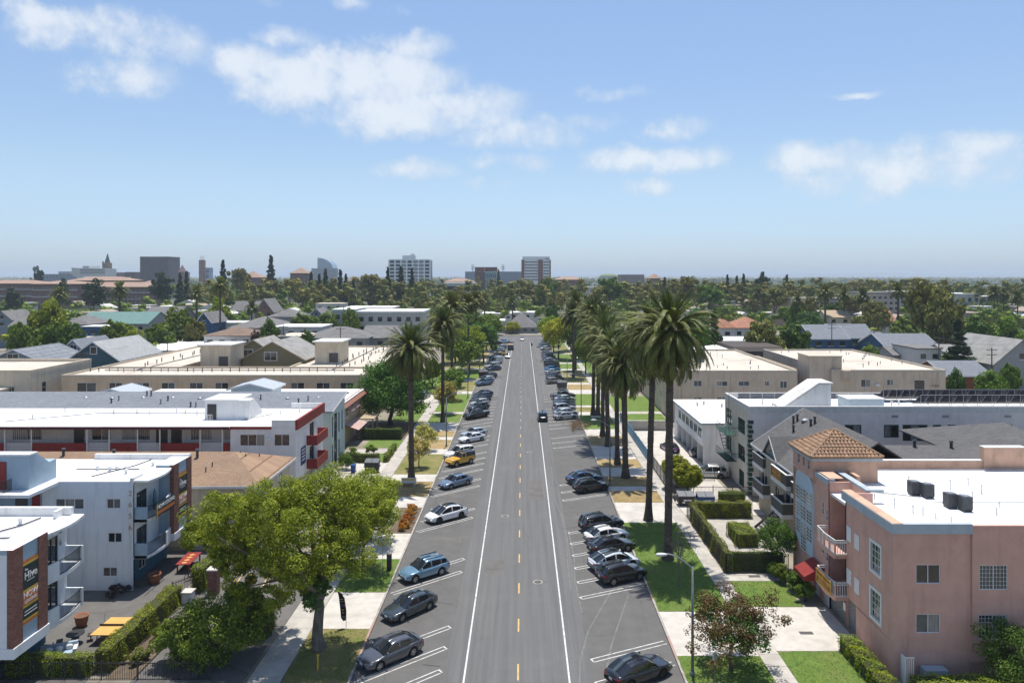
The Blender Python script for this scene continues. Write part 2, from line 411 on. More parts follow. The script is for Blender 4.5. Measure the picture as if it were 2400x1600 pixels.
def window(par,face,a,u0,u1,z0,z1,nx=2,nz=1,frame=None,panes=None,fw=.06,depth=.10,trim=None,grid=None,sill=None):
 """window: frame bars, a pane in each light, optional surround (trim) and glazing-bar grid"""
 frame=frame or WTRIM
 mb=MB()
 for(a0,a1,b0,b1)in((u0,u1,z0,z0+fw),(u0,u1,z1-fw,z1),(u0,u0+fw,z0+fw,z1-fw),(u1-fw,u1,z0+fw,z1-fw)):
  fbox(mb,face,a,a0,a1,b0,b1,-depth,-depth+.07)
 for i in range(1,nx):
  u=u0+(u1-u0)*i/nx
  fbox(mb,face,a,u-fw/2,u+fw/2,z0+fw,z1-fw,-depth,-depth+.068)
 for j in range(1,nz):
  z=z0+(z1-z0)*j/nz
  fbox(mb,face,a,u0+fw,u1-fw,z-fw/2,z+fw/2,-depth,-depth+.066)
 if grid:
  gx,gz,gw=grid[0],grid[1],(grid[2]if len(grid)>2 else .03)
  for i in range(1,gx):
   u=u0+(u1-u0)*i/gx
   fbox(mb,face,a,u-gw/2,u+gw/2,z0+fw,z1-fw,-depth,-depth+.045)
  for j in range(1,gz):
   z=z0+(z1-z0)*j/gz
   fbox(mb,face,a,u0+fw,u1-fw,z-gw/2,z+gw/2,-depth,-depth+.042)
 w=mb.build('window',frame,par)
 panes=panes or[GL_DARK]
 for i in range(nx):
  for j in range(nz):
   ua,ub=u0+(u1-u0)*i/nx,u0+(u1-u0)*(i+1)/nx
   za,zb=z0+(z1-z0)*j/nz,z0+(z1-z0)*(j+1)/nz
   pm=MB();fbox(pm,face,a,ua+fw/2,ub-fw/2,za+fw/2,zb-fw/2,-depth-.02,-depth+.015)
   pm.build('pane',panes[(i+j)%len(panes)],w)
 if trim:
  tm,tw=trim
  mb=MB()
  fbox(mb,face,a,u0-tw,u1+tw,z1,z1+tw,-.02,.05);fbox(mb,face,a,u0-tw,u1+tw,z0-tw,z0,-.02,.05)
  fbox(mb,face,a,u0-tw,u0,z0,z1,-.02,.05);fbox(mb,face,a,u1,u1+tw,z0,z1,-.02,.05)
  mb.build('surround',tm,w)
 if sill:
  mb=MB();fbox(mb,face,a,u0-.06,u1+.06,z0-.08,z0,-.02,.07);mb.build('sill',sill,w)
 return w
def door(par,face,a,u0,u1,z0,z1,mat,depth=.1,handle=True):
 mb=MB();fbox(mb,face,a,u0,u1,z0,z1,-depth-.03,-depth+.02)
 d=mb.build('door',mat,par)
 if handle:
  mb=MB();fbox(mb,face,a,u1-.16,u1-.08,z0+.95,z0+1.05,-depth+.02,-depth+.08);mb.build('handle',GALV,d)
 return d
def shell(par,x0,x1,y0,y1,z0,z1,mat,holes=None,faces='SWNE',depth=.16,name='wall'):
 """four walls, each a part of its own, with openings per face"""
 holes=holes or{}
 for f in faces:
  mb=MB()
  a={'S':y0,'N':y1,'W':x0,'E':x1}[f]
  u0,u1=(x0,x1)if f in 'SN' else(y0,y1)
  wall_mb(mb,f,a,u0,u1,z0,z1,holes.get(f,()),depth)
  mb.build(name,mat,par)
def flat_roof(par,x0,x1,y0,y1,z,mat,drop=.5,coping=None,cw=.25,ch=.06,pmat=None,name='roof',sides='SWNE'):
 """roof deck set below a parapet, parapet inner faces and coping"""
 mb=MB();mb.box(x0+.02,x1-.02,y0+.02,y1-.02,z-drop-.2,z-drop)
 r=mb.build(name,mat,par)
 if coping:
  mb=MB()
  if 'S' in sides:mb.box(x0-.03,x1+.03,y0-.03,y0+cw,z-drop+.001,z+ch)
  if 'N' in sides:mb.box(x0-.03,x1+.03,y1-cw,y1+.03,z-drop+.001,z+ch)
  if 'W' in sides:mb.box(x0-.03,x0+cw,y0+cw,y1-cw,z-drop+.001,z+ch-.002)
  if 'E' in sides:mb.box(x1-cw,x1+.03,y0+cw,y1-cw,z-drop+.001,z+ch-.002)
  mb.build('parapet',coping,par)
 return r
def slope(mb,pts,th=.14,m=0):
 """roof plane of thickness th from its upper-surface corners"""
 d=Vector((0,0,-th))
 return mb.extr(pts,d,m)
def gable_roof(par,x0,x1,y0,y1,ze,zr,axis,mat,ov=.4,fascia=None,th=.16,name='roof'):
 """two roof planes; axis is the ridge direction"""
 mb=MB()
 if axis=='X':
  ym=(y0+y1)/2;k=(zr-ze)/(ym-y0);zl=ze-ov*k
  slope(mb,[(x0-ov,y0-ov,zl),(x1+ov,y0-ov,zl),(x1+ov,ym,zr),(x0-ov,ym,zr)],th)
  slope(mb,[(x0-ov,ym,zr),(x1+ov,ym,zr),(x1+ov,y1+ov,zl),(x0-ov,y1+ov,zl)],th)
 else:
  xm=(x0+x1)/2;k=(zr-ze)/(xm-x0);zl=ze-ov*k
  slope(mb,[(x0-ov,y1+ov,zl),(x0-ov,y0-ov,zl),(xm,y0-ov,zr),(xm,y1+ov,zr)],th)
  slope(mb,[(xm,y1+ov,zr),(xm,y0-ov,zr),(x1+ov,y0-ov,zl),(x1+ov,y1+ov,zl)],th)
 r=mb.build(name,mat,par)
 if fascia:
  mb=MB();e=.03
  if axis=='X':
   for x in(x0-ov-e,x1+ov+e):
    mb.bar((x,y0-ov-.02,zl-.06),(x,ym,zr-.06),.05,.26);mb.bar((x,ym,zr-.06),(x,y1+ov+.02,zl-.06),.05,.26)
   mb.box(x0-ov,x1+ov,y0-ov-.05,y0-ov-.005,zl-.22,zl-.02)
  else:
   for y in(y0-ov-e,y1+ov+e):
    mb.bar((x0-ov-.02,y,zl-.06),(xm,y,zr-.06),.05,.26);mb.bar((xm,y,zr-.06),(x1+ov+.02,y,zl-.06),.05,.26)
   mb.box(x0-ov-.05,x0-ov-.005,y0-ov,y1+ov,zl-.22,zl-.02)
   mb.box(x1+ov+.005,x1+ov+.05,y0-ov,y1+ov,zl-.22,zl-.02)
  mb.build('fascia',fascia,r)
 return r
def hip_roof(par,x0,x1,y0,y1,ze,zr,mat,ov=.4,fascia=None,th=.15,name='roof'):
 x0-=ov;x1+=ov;y0-=ov;y1+=ov
 w,d=x1-x0,y1-y0
 mb=MB()
 if w>=d:
  a,b=(x0+d/2,(y0+y1)/2,zr),(x1-d/2,(y0+y1)/2,zr)
  A,B,C,D=(x0,y0,ze),(x1,y0,ze),(x1,y1,ze),(x0,y1,ze)
  for q in([A,B,b,a],[B,C,b],[C,D,a,b],[D,A,a]):slope(mb,q,th)
 else:
  a,b=((x0+x1)/2,y0+w/2,zr),((x0+x1)/2,y1-w/2,zr)
  A,B,C,D=(x0,y0,ze),(x1,y0,ze),(x1,y1,ze),(x0,y1,ze)
  for q in([A,B,a],[B,C,b,a],[C,D,b],[D,A,a,b]):slope(mb,q,th)
 r=mb.build(name,mat,par)
 if fascia:
  mb=MB();z0,z1=ze-.24,ze-.03
  mb.box(x0-.04,x1+.04,y0-.04,y0-.004,z0,z1);mb.box(x0-.04,x1+.04,y1+.004,y1+.04,z0,z1)
  mb.box(x0-.04,x0-.004,y0,y1,z0,z1);mb.box(x1+.004,x1+.04,y0,y1,z0,z1)
  mb.build('gutter',fascia,r)
 return r
def gable_wall(mb,face,a,u0,u1,z0,ze,zr):
 um=(u0+u1)/2
 mb.poly([P3(face,a,u0,z0),P3(face,a,u1,z0),P3(face,a,u1,ze),P3(face,a,um,zr),P3(face,a,u0,ze)])
def vent(par,x,y,z,h=.5,r=.08,mat=None,cap=True,name='vent_pipe'):
 mb=MB();mb.cyl((x,y,z-.15),(x,y,z+h),r,n=7)
 if cap:mb.cyl((x,y,z+h),(x,y,z+h+.12),r*1.7,r*1.2,n=7)
 return mb.build(name,mat or GALV,par)
def roof_box(par,x,y,z,w=1.0,d=1.0,h=.8,mat=None):
 """roof-top cooling unit: cabinet, grille slats and fan ring"""
 mb=MB();mb.box(x-w/2,x+w/2,y-d/2,y+d/2,z+.1,z+h)
 for i in range(7):
  zz=z+.18+(h-.25)*i/6
  mb.box(x-w/2-.02,x+w/2+.02,y-d/2-.02,y+d/2+.02,zz,zz+.035)
 for sx in(-1,1):
  mb.box(x+sx*w*.35-.06,x+sx*w*.35+.06,y-d/2,y+d/2,z,z+.1)
 o=mb.build('cooling_unit',mat or DARKM,par)
 mb=MB();mb.cyl((x,y,z+h),(x,y,z+h+.05),min(w,d)*.42,n=14);mb.build('fan_ring',GALV,o)
 return o
def pipes(par,path,z,r=.05,mat=None,name='roof_pipe'):
 mb=MB()
 for(a,b)in zip(path[:-1],path[1:]):mb.cyl((a[0],a[1],z),(b[0],b[1],z),r,n=6)
 return mb.build(name,mat or DARKM,par)
def picket_fence(name,label,pts,h,mat,gap=.14,w=.02,post=2.4,rails=(0.15,.92),pw=.06,group=None,cat='fence'):
 """iron fence along a polyline: posts singly, rails and pickets"""
 t=thing(name,label,cat,(*pts[0],0),group=group)
 pk=MB();ra=MB();po=MB()
 for(a,b)in zip(pts[:-1],pts[1:]):
  L=math.hypot(b[0]-a[0],b[1]-a[1]);n=max(1,round(L/post))
  for i in range(n+1):
   f=i/n;x,y=a[0]+(b[0]-a[0])*f,a[1]+(b[1]-a[1])*f
   q=MB();q.box(x-pw/2,x+pw/2,y-pw/2,y+pw/2,0,h+.06);q.build('post',mat,t)
  for r_ in rails:ra.bar((a[0],a[1],h*r_),(b[0],b[1],h*r_),.03,.045)
  n=max(2,int(L/gap))
  for i in range(1,n):
   f=i/n;x,y=a[0]+(b[0]-a[0])*f,a[1]+(b[1]-a[1])*f
   pk.box(x-w/2,x+w/2,y-w/2,y+w/2,.08,h)
 ra.build('rail',mat,t)
 tag(pk.build('picket',mat,t),kind='stuff')
 return t
def text_mb(par,txt,face,a,u,z,size,mat,d=.02,name='lettering',flip=False,bold=0.0,vertical=False):
 """flat lettering standing on a facade"""
 cu=bpy.data.curves.new(name,'FONT')
 cu.body=txt;cu.size=size;cu.align_x='CENTER';cu.align_y='CENTER';cu.extrude=.008;cu.offset=bold
 tmp=bpy.data.objects.new(name,cu)
 me=bpy.data.meshes.new_from_object(tmp)
 bpy.data.objects.remove(tmp)
 me.materials.clear();me.materials.append(mat)
 o=bpy.data.objects.new(name,me)
 COL.objects.link(o)
 p=P3(face,a,u,z,d);g=ORG.get(par.name,(0,0,0))if par else(0,0,0)
 o.parent=par
 o.location=(p[0]-g[0],p[1]-g[1],p[2]-g[2])
 o.rotation_euler={'S':(rad(90),0,0),'E':(rad(90),0,rad(90)),'W':(rad(90),0,rad(-90)),'N':(rad(90),0,rad(180))}[face]
 ORG[o.name]=g
 return o
 # -- ground, street, pavements, lawns
def asphalt(name,c1,c2,stretch,crack=.5,stain=(.05,.048,.046),samt=.5):
 mt=bpy.data.materials.new(name);MATS[name]=mt
 mt.use_nodes=True
 t=mt.node_tree;t.nodes.clear();N=NT(t)
 co=N.n('ShaderNodeTexCoord').outputs['Object']
 mp=N.n('ShaderNodeMapping',{'Vector':co,'Scale':stretch}).outputs[0]
 n1=N.n('ShaderNodeTexNoise',{'Vector':mp,'Scale':1.1,'Detail':8.0,'Roughness':.65})
 col=N.mix(N.ramp(n1.outputs[0],.3,.7),c1,c2)
 n2=N.n('ShaderNodeTexNoise',{'Vector':co,'Scale':.16,'Detail':8.0,'Roughness':.7})
 col=N.mix(N.m('MULTIPLY',N.ramp(n2.outputs[0],.5,.75),samt),col,stain)
 n3=N.n('ShaderNodeTexNoise',{'Vector':co,'Scale':22.0,'Detail':2.0})
 col=N.mix(N.m('MULTIPLY',N.ramp(n3.outputs[0],.45,.7),.3),col,tuple(x*1.5 for x in c1))
 wv=N.n('ShaderNodeTexNoise',{'Vector':co,'Scale':1.3,'Detail':4.0})
 cw=N.n('ShaderNodeMix',{0:.25,4:co,5:wv.outputs['Color']},data_type='VECTOR')
 vo=N.n('ShaderNodeTexVoronoi',{'Vector':cw.outputs[1],'Scale':.22},feature='DISTANCE_TO_EDGE')
 ck=N.m('MULTIPLY',N.m('SUBTRACT',1.0,N.ramp(vo.outputs[0],.0,.008)),crack)
 col=N.mix(ck,col,(.035,.034,.033))
 p=N.n('ShaderNodeBsdfPrincipled',{'Base Color':col,'Roughness':.85,'Specular IOR Level':.25})
 b=N.n('ShaderNodeBump',{'Height':n3.outputs[0],'Strength':.3,'Distance':.01})
 t.links.new(b.outputs[0],p.inputs['Normal'])
 N.n('ShaderNodeOutputMaterial',{'Surface':p.outputs[0]})
 return mt
ASPH=asphalt('asphalt_lane',(.136,.135,.132),(.098,.098,.098),(1.9,.035,1),crack=.14,stain=(.155,.154,.150),samt=.4)
ASPH2=asphalt('asphalt_parking',(.122,.119,.114),(.100,.097,.093),(.6,.6,1),crack=.3,stain=(.07,.066,.062),samt=.5)
ASPH3=asphalt('asphalt_yard',(.135,.128,.12),(.105,.10,.094),(.6,.6,1),crack=.7,stain=(.05,.048,.046),samt=.5)
LINEW=M('road_paint_white',(.62,.62,.60),(.50,.50,.48),scale=2.5,rough=.7,stain=(.22,.215,.21),sscale=1.6,samt=.75)
LINEY=M('road_paint_yellow',(.62,.40,.13),(.52,.35,.14),scale=2.5,rough=.7,stain=(.26,.22,.17),sscale=1.2,samt=.6)
LINEWORN=M('road_paint_worn',(.42,.415,.40),(.28,.275,.27),scale=2.0,rough=.75,stain=(.13,.128,.125),sscale=1.1,samt=.8)
LAWN=M('lawn_green',(.135,.205,.038),(.095,.160,.028),scale=.9,rough=.95,bump=.6,bscale=40,stain=(.20,.19,.06),sscale=.35,samt=.5,speck=(.045,.085,.012),kscale=26,kamt=.5)
LAWNM=M('lawn_mixed',(.135,.155,.035),(.22,.19,.075),scale=.55,rough=.95,bump=.6,bscale=40,stain=(.33,.25,.12),sscale=.3,samt=.7,speck=(.06,.08,.015),kscale=26,kamt=.4)
LAWND=M('lawn_dry',(.36,.265,.125),(.28,.205,.095),scale=.8,rough=.95,bump=.6,bscale=40,stain=(.16,.14,.05),sscale=.4,samt=.5,speck=(.2,.15,.07),kscale=22,kamt=.5)
SOIL=M('soil',(.16,.12,.085),(.10,.075,.055),scale=1.2,rough=.95,bump=.5,bscale=12)
LOT=M('lot_ground',(.30,.27,.225),(.20,.18,.14),scale=.25,rough=.95,bump=.3,bscale=8,stain=(.13,.13,.06),sscale=.08,samt=.7)
FARG=M('far_ground',(.13,.13,.085),(.075,.09,.045),scale=.02,rough=.95,stain=(.22,.20,.165),sscale=.008,samt=.6)
def struct(name,mb,mat,smooth=False):
 o=mb.build(name,mat,None,smooth);o['kind']='structure';return o
mb=MB();mb.poly([(-30000,-400,-.03),(30000,-400,-.03),(30000,45000,-.03),(-30000,45000,-.03)])
struct('ground',mb,FARG)
CL,CR,YE=-11.25,10.6,296.0
mb=MB()
mb.poly([(-5.2,-30,0),(4.6,-30,0),(4.6,YE,0),(-5.2,YE,0)])
road=struct('road',mb,ASPH)
mb=MB();mb.poly([(CL,-30,-.004),(-5.15,-30,-.004),(-5.15,YE,-.004),(CL,YE,-.004)])
lane_l=struct('parking_lane_left',mb,ASPH2)
mb=MB();mb.poly([(4.55,-30,-.004),(CR,-30,-.004),(CR,YE,-.004),(4.55,YE,-.004)])
lane_r=struct('parking_lane_right',mb,ASPH2)
mb=MB();mb.poly([(-220,YE,-.004),(220,YE,-.004),(220,316,-.004),(-220,316,-.004)])
struct('cross_street',mb,ASPH)
for nm,x0,x1 in(('left',-230,CL-.16),('right',CR+.16,230)):
 mb=MB();mb.box(x0,x1,-30,YE-1.5,-.2,.125);struct('block_ground_'+nm,mb,LOT)
mb=MB();mb.box(-230,230,317.5,420,-.2,.125);struct('block_ground_far',mb,LOT)
KERB=M('kerb_concrete',(.40,.37,.33),(.30,.28,.25),scale=2,rough=.9,stain=(.17,.15,.13),sscale=.5,samt=.6,rnd=.08)
KERBR=M('kerb_red_faded',(.40,.24,.20),(.34,.25,.21),scale=2,rough=.9,stain=(.25,.19,.16),sscale=.7,samt=.6)
for nm,x0,x1 in(('left',CL-.16,CL),('right',CR,CR+.16)):
 t=thing('kerb_'+nm,None,None,(x0,44,0));t['kind']='structure'
 y=40.0;k=0
 while y<YE-2:
  L=3.0 if y<130 else 12.0
  mb=MB();mb.box(x0,x1,y+.006,min(YE-1.5,y+L)-.006,-.2,.14)
  red=(nm=='left' and 46<y<55)or(nm=='right' and(55<y<61 or 46<y<50))
  mb.build('kerb_stone',KERBR if red else KERB,t);y+=L
for x,w in((-3.84,.12),(3.10,.12)):
 mb=MB();mb.poly([(x-w/2,-30,.006),(x+w/2,-30,.006),(x+w/2,283,.006),(x-w/2,283,.006)])
 mb.build('lane_line',LINEW,road)
mb=MB();mb.poly([(-.06,-.98,.006),(.06,-.98,.006),(.06,.98,.006),(-.06,.98,.006)])
dash_me=mb.mesh('lane_dash',LINEY)
dash_w=mb.mesh('lane_dash_worn',LINEWORN)
for k in range(38):
 inst('lane_dash',dash_me if k<13 else dash_w,road,(-.28,41.2+6.39*k,0))
def hairpin(vx,vy,w=.085,gap=.42):
 L=math.hypot(vx,vy);ux,uy=vx/L,vy/L;mb=MB()
 nx,ny=-uy,ux
 def strip(p,q,ww):
  d=Vector((q[0]-p[0],q[1]-p[1])).normalized();n=Vector((-d.y,d.x))*ww/2
  mb.poly([(p[0]-n.x,p[1]-n.y,.004),(q[0]-n.x,q[1]-n.y,.004),(q[0]+n.x,q[1]+n.y,.004),(p[0]+n.x,p[1]+n.y,.004)])
 for s in(-1,1):strip((nx*s*gap/2,ny*s*gap/2),(vx+nx*s*gap/2,vy+ny*s*gap/2),w)
 strip((nx*(-gap/2-w/2),ny*(-gap/2-w/2)),(nx*(gap/2+w/2),ny*(gap/2+w/2)),w*1.3)
 return mb.mesh('stall_marking',LINEW)
HPR,HPL=hairpin(5.5,2.45),hairpin(-5.4,-4.45)
STR=[46.2,49.0]+[58.5+2.95*k for k in range(6)]+[83.9,87.0,90.0]+[109.4,112.6,116.0]+[123+3.05*k for k in range(7)]+[150+3.05*k for k in range(13)]+[196+3.05*k for k in range(25)]
STL=[47.7,50.7,53.7,63.7,66.6,78.0,81.0,89.8,92.9,97.5,100.6,103.7,107,112,115,118]+[126+3.05*k for k in range(9)]+[158+3.05*k for k in range(9)]+[192+3.05*k for k in range(26)]
for y in STR:inst('stall_marking',HPR,lane_r,(4.85,y,0))
for y in STL:inst('stall_marking',HPL,lane_l,(-5.5,y,0))
SCUFF=M('tyre_scuff',(.185,.18,.175),(.14,.136,.132),scale=1.5,rough=.85,stain=(.115,.113,.11),sscale=1.5,samt=1.0)
for pts in([(4.1,60),(4.2,66),(4.55,72),(4.4,78),(3.9,84),(3.9,92),(4.1,99)],[(3.6,45),(4.0,49),(4.9,53),(6.4,57),(7.6,60)],[(5.6,47.5),(6.4,51),(7.6,55),(8.8,59)],[(3.2,70),(2.9,76),(3.1,80)],[(4.7,56),(4.6,62),(4.9,67),(4.8,74)]):
 mb=MB()
 for(a,b)in zip(pts[:-1],pts[1:]):
  w=.05
  mb.poly([(a[0]-w,a[1],.003),(a[0]+w,a[1],.003),(b[0]+w,b[1],.003),(b[0]-w,b[1],.003)])
 mb.build('tyre_scuff',SCUFF,lane_r)
SEAM=M('tar_seam',(.035,.034,.034),(.05,.05,.05),scale=3,rough=.6)
for pts in([(3.9,74.5),(5.8,75.2),(8.4,74.8)],[(-9.5,57.2),(-7,57.8),(-5.6,57.4)],[(1.7,61.6),(2.2,61.6)],[(-6.8,48.5),(-5.6,48.3)],[(3.6,90),(5.5,90.4),(9,90.1)]):
 mb=MB()
 for(a,b)in zip(pts[:-1],pts[1:]):
  w=.04
  mb.poly([(a[0],a[1]-w,.0035),(b[0],b[1]-w,.0035),(b[0],b[1]+w,.0035),(a[0],a[1]+w,.0035)])
 mb.build('tar_seam',SEAM,lane_r if pts[0][0]>0 else lane_l)
def pavement(name,runs):
 t=thing(name,None,None,(runs[0][0],runs[0][2],0));t['kind']='structure'
 for x0,x1,y0,y1,L in runs:
  y=y0
  while y<y1-.05:
   e=min(y1,y+L)
   mb=MB();dz=R.uniform(-.004,.004)
   mb.box(x0,x1,y+.012,e-.012,-.05,.165+dz);mb.build('slab',CONC2,t);y=e
 return t
pavement('pavement_right',[(16.5,17.9,42,92,1.5),(16.6,17.95,92,142,3.0),(16.6,18,142,292,10.0)])
pavement('pavement_left',[(-17.9,-15.75,42,66,1.6),(-18.9,-17.2,66,96,1.6),(-19.0,-17.2,96,140,3.0),(-19,-17.2,140,292,10.0)])
def patch(name,mat,x0,x1,y0,y1,z=.15):
 mb=MB()
 if mat in(LAWN,LAWNM,LAWND):
  z+=.004;pts=[]
  for(a,b)in(((x0,y0),(x1,y0)),((x1,y0),(x1,y1)),((x1,y1),(x0,y1)),((x0,y1),(x0,y0))):
   n=max(1,int(math.hypot(b[0]-a[0],b[1]-a[1])/.5))
   for i in range(n):pts.append((a[0]+(b[0]-a[0])*i/n+R.gauss(0,.035),a[1]+(b[1]-a[1])*i/n+R.gauss(0,.035)))
  mb.prism(pts,-.02,z)
  if y0<92:LAWNS.append((mat,x0,x1,y0,y1,z))
 else:mb.box(x0,x1,y0,y1,-.02,z)
 return struct(name,mb,mat)
LAWNS=[]
G,D,X_=LAWN,LAWND,LAWNM
VR=CR+.16;VL=CL-.16
for y0,y1,m in((38,49.3,G),(55.9,76,G),(82.8,87.2,D),(89.2,93.5,D),(98,102.4,D),(110.5,117.2,D),(122.5,134.8,G),(138,143,X_),(145,159,G),(165,173,D),(176,188,X_),(190,199,X_),(202,214,G),(217,240,G),(243,268,X_),(270,290,G)):
 patch('lawn_verge_right',m,VR,16.48,y0,y1)
for y0,y1,x,m in((40,53.1,-15.7,X_),(59.3,66.2,-15.7,G),(85,91.2,-17.1,D),(94.6,105.2,-17.1,X_),(108.5,114.5,-17.1,D),(116.6,121,-17.1,D),(128,136,-17.1,G),(138,159,-17.1,G),(163,178,-17.1,X_),(182,200,-17.1,G),(203,222,-17.1,X_),(225,250,-17.1,D),(254,290,-17.1,X_)):
 patch('lawn_verge_left',m,x,VL,y0,y1)
C=CONC
for y0,y1 in((49.35,55.85),(76.05,82.75),(87.25,89.15),(93.55,97.95),(102.45,110.45),(117.25,122.45),(134.85,137.95),(143.05,144.95),(159.05,164.95),(173.1,175.9),(199.1,201.9),(214.1,216.9),(240.1,242.9)):
 patch('driveway_apron_right',C,VR,16.48,y0,y1,.143)
for y0,y1,x in((53.15,59.25,-15.7),(66.25,72.8,-17.1),(81,84.95,-17.1),(91.25,94.55,-17.1),(105.25,108.45,-17.1),(114.55,116.55,-17.1),(121.05,127.95,-17.1),(136.05,137.95,-17.1),(159.1,162.9,-17.1),(178.1,181.9,-17.1),(200.1,202.9,-17.1),(222.1,224.9,-17.1),(250.1,253.9,-17.1)):
 patch('driveway_apron_left',C,x,VL,y0,y1,.143)
for nm,m,x0,x1,y0,y1 in(('front_lawn',G,17.92,23.2,40,49.9),('driveway',C,17.92,24.2,50.0,56.6),('front_lawn',G,17.92,22.4,56.7,61.4),('entry_path',CONC2,17.92,24.2,61.5,63.0),('garden_lawn',G,18.7,23.2,63.6,67.4),('garden_path',CONC2,18.7,26.9,67.5,77.8),('forecourt',C,17.96,27.2,78.4,85.3),('parking_court',CONC,18.1,25.2,85.4,121),('front_lawn',G,18.2,26.5,124,136),('entry_path',CONC2,18.02,27,136.1,138.4),('front_lawn',G,18.2,27,138.5,156),('driveway',C,18.02,26,158,165),('front_lawn',X_,18.02,27,166,186),('front_lawn',G,18.02,27,190,290),('courtyard',ASPH3,-60,-28.4,40,68.4),('entrance_drive',ASPH3,-27.2,-17.95,53.5,68),('car_park',ASPH3,-25.5,-18.2,40,50.8),('planting_bed',SOIL,-27.4,-25.4,46.5,53.4),('side_yard',CONC2,-25.0,-19.1,86,95),('driveway',C,-25.2,-18.95,95.2,100.4),('front_lawn',G,-24.5,-19.1,101.2,105.6),('entry_path',CONC2,-25.2,-19.05,105.7,108.2),('front_lawn',G,-24.5,-19.1,109.4,114.4),('dirt_yard',SOIL,-27,-19.1,115,128),('front_lawn',G,-24,-19.1,129,146),('driveway',C,-27,-19.1,148,158),('front_lawn',G,-25,-19.1,160,200),('front_lawn',X_,-25,-19.1,204,290)):
 patch(nm,m,x0,x1,y0,y1,.15)
OIL=M('oil_stain',(.062,.058,.054),(.085,.08,.075),scale=3,rough=.6,stain=(.11,.106,.10),sscale=4,samt=.9)
for i in range(46):
 sd=-1 if i%2 else 1;y=R.choice(STR if sd>0 else STL)+R.uniform(1.0,2.2)*(1 if sd>0 else-1);x=R.uniform(6.4,9.6)if sd>0 else R.uniform(-10.2,-7)
 if y>130:continue
 mb=MB();r=R.uniform(.1,.38);pts=[(x+r*(.6+.7*R.random())*math.cos(k*.63),y+r*(.7+.9*R.random())*math.sin(k*.63),.0022)for k in range(10)];mb.poly(pts);mb.build('oil_stain',OIL,lane_r if sd>0 else lane_l)
for x0,x1,y0,y1 in((.6,2.6,84,92),(-3.4,-1.6,63,66.5),(5.6,8.4,77.5,79.5),(-9.8,-7.4,84.2,86.8),(1.0,2.7,120,131),(-9.0,-6.0,70,72.2)):
 mb=MB();mb.poly([(x0,y0,.0018),(x1,y0+.2,.0018),(x1-.1,y1,.0018),(x0+.1,y1-.2,.0018)]);mb.build('asphalt_patch',ASPH3,road if abs(x0)<4 else(lane_r if x0>0 else lane_l))
IRON=M('cast_iron',(.07,.068,.065),(.10,.098,.092),scale=12,rough=.6)
for i,(x,y,w_)in enumerate(((1.35,61.6,'between the two rows of parked cars'),(-1.9,78.5,'level with the white fastback'),(1.1,107,'before the driving vehicle'))):
 t=thing('manhole_cover','round iron manhole cover in the carriageway '+w_,'manhole cover',(x,y,0),group='manhole covers');mb=MB();mb.cyl((0,0,.001),(0,0,.008),.34,n=18);mb.build('lid',IRON,t,local=True);mb=MB();mb.cyl((0,0,.0005),(0,0,.006),.42,n=18);mb.build('ring',CONC2,t,local=True)
for x,y in((21.0,52.5),(20.4,62.4)):mb=MB();mb.box(x-.5,x+.5,y-.22,y+.22,.151,.156);t=mb.build('drain_grate',IRON);tag(t,'dark drain grate in the %s'%('pink building driveway' if y<60 else 'path by the dark shrubs'),'drain')
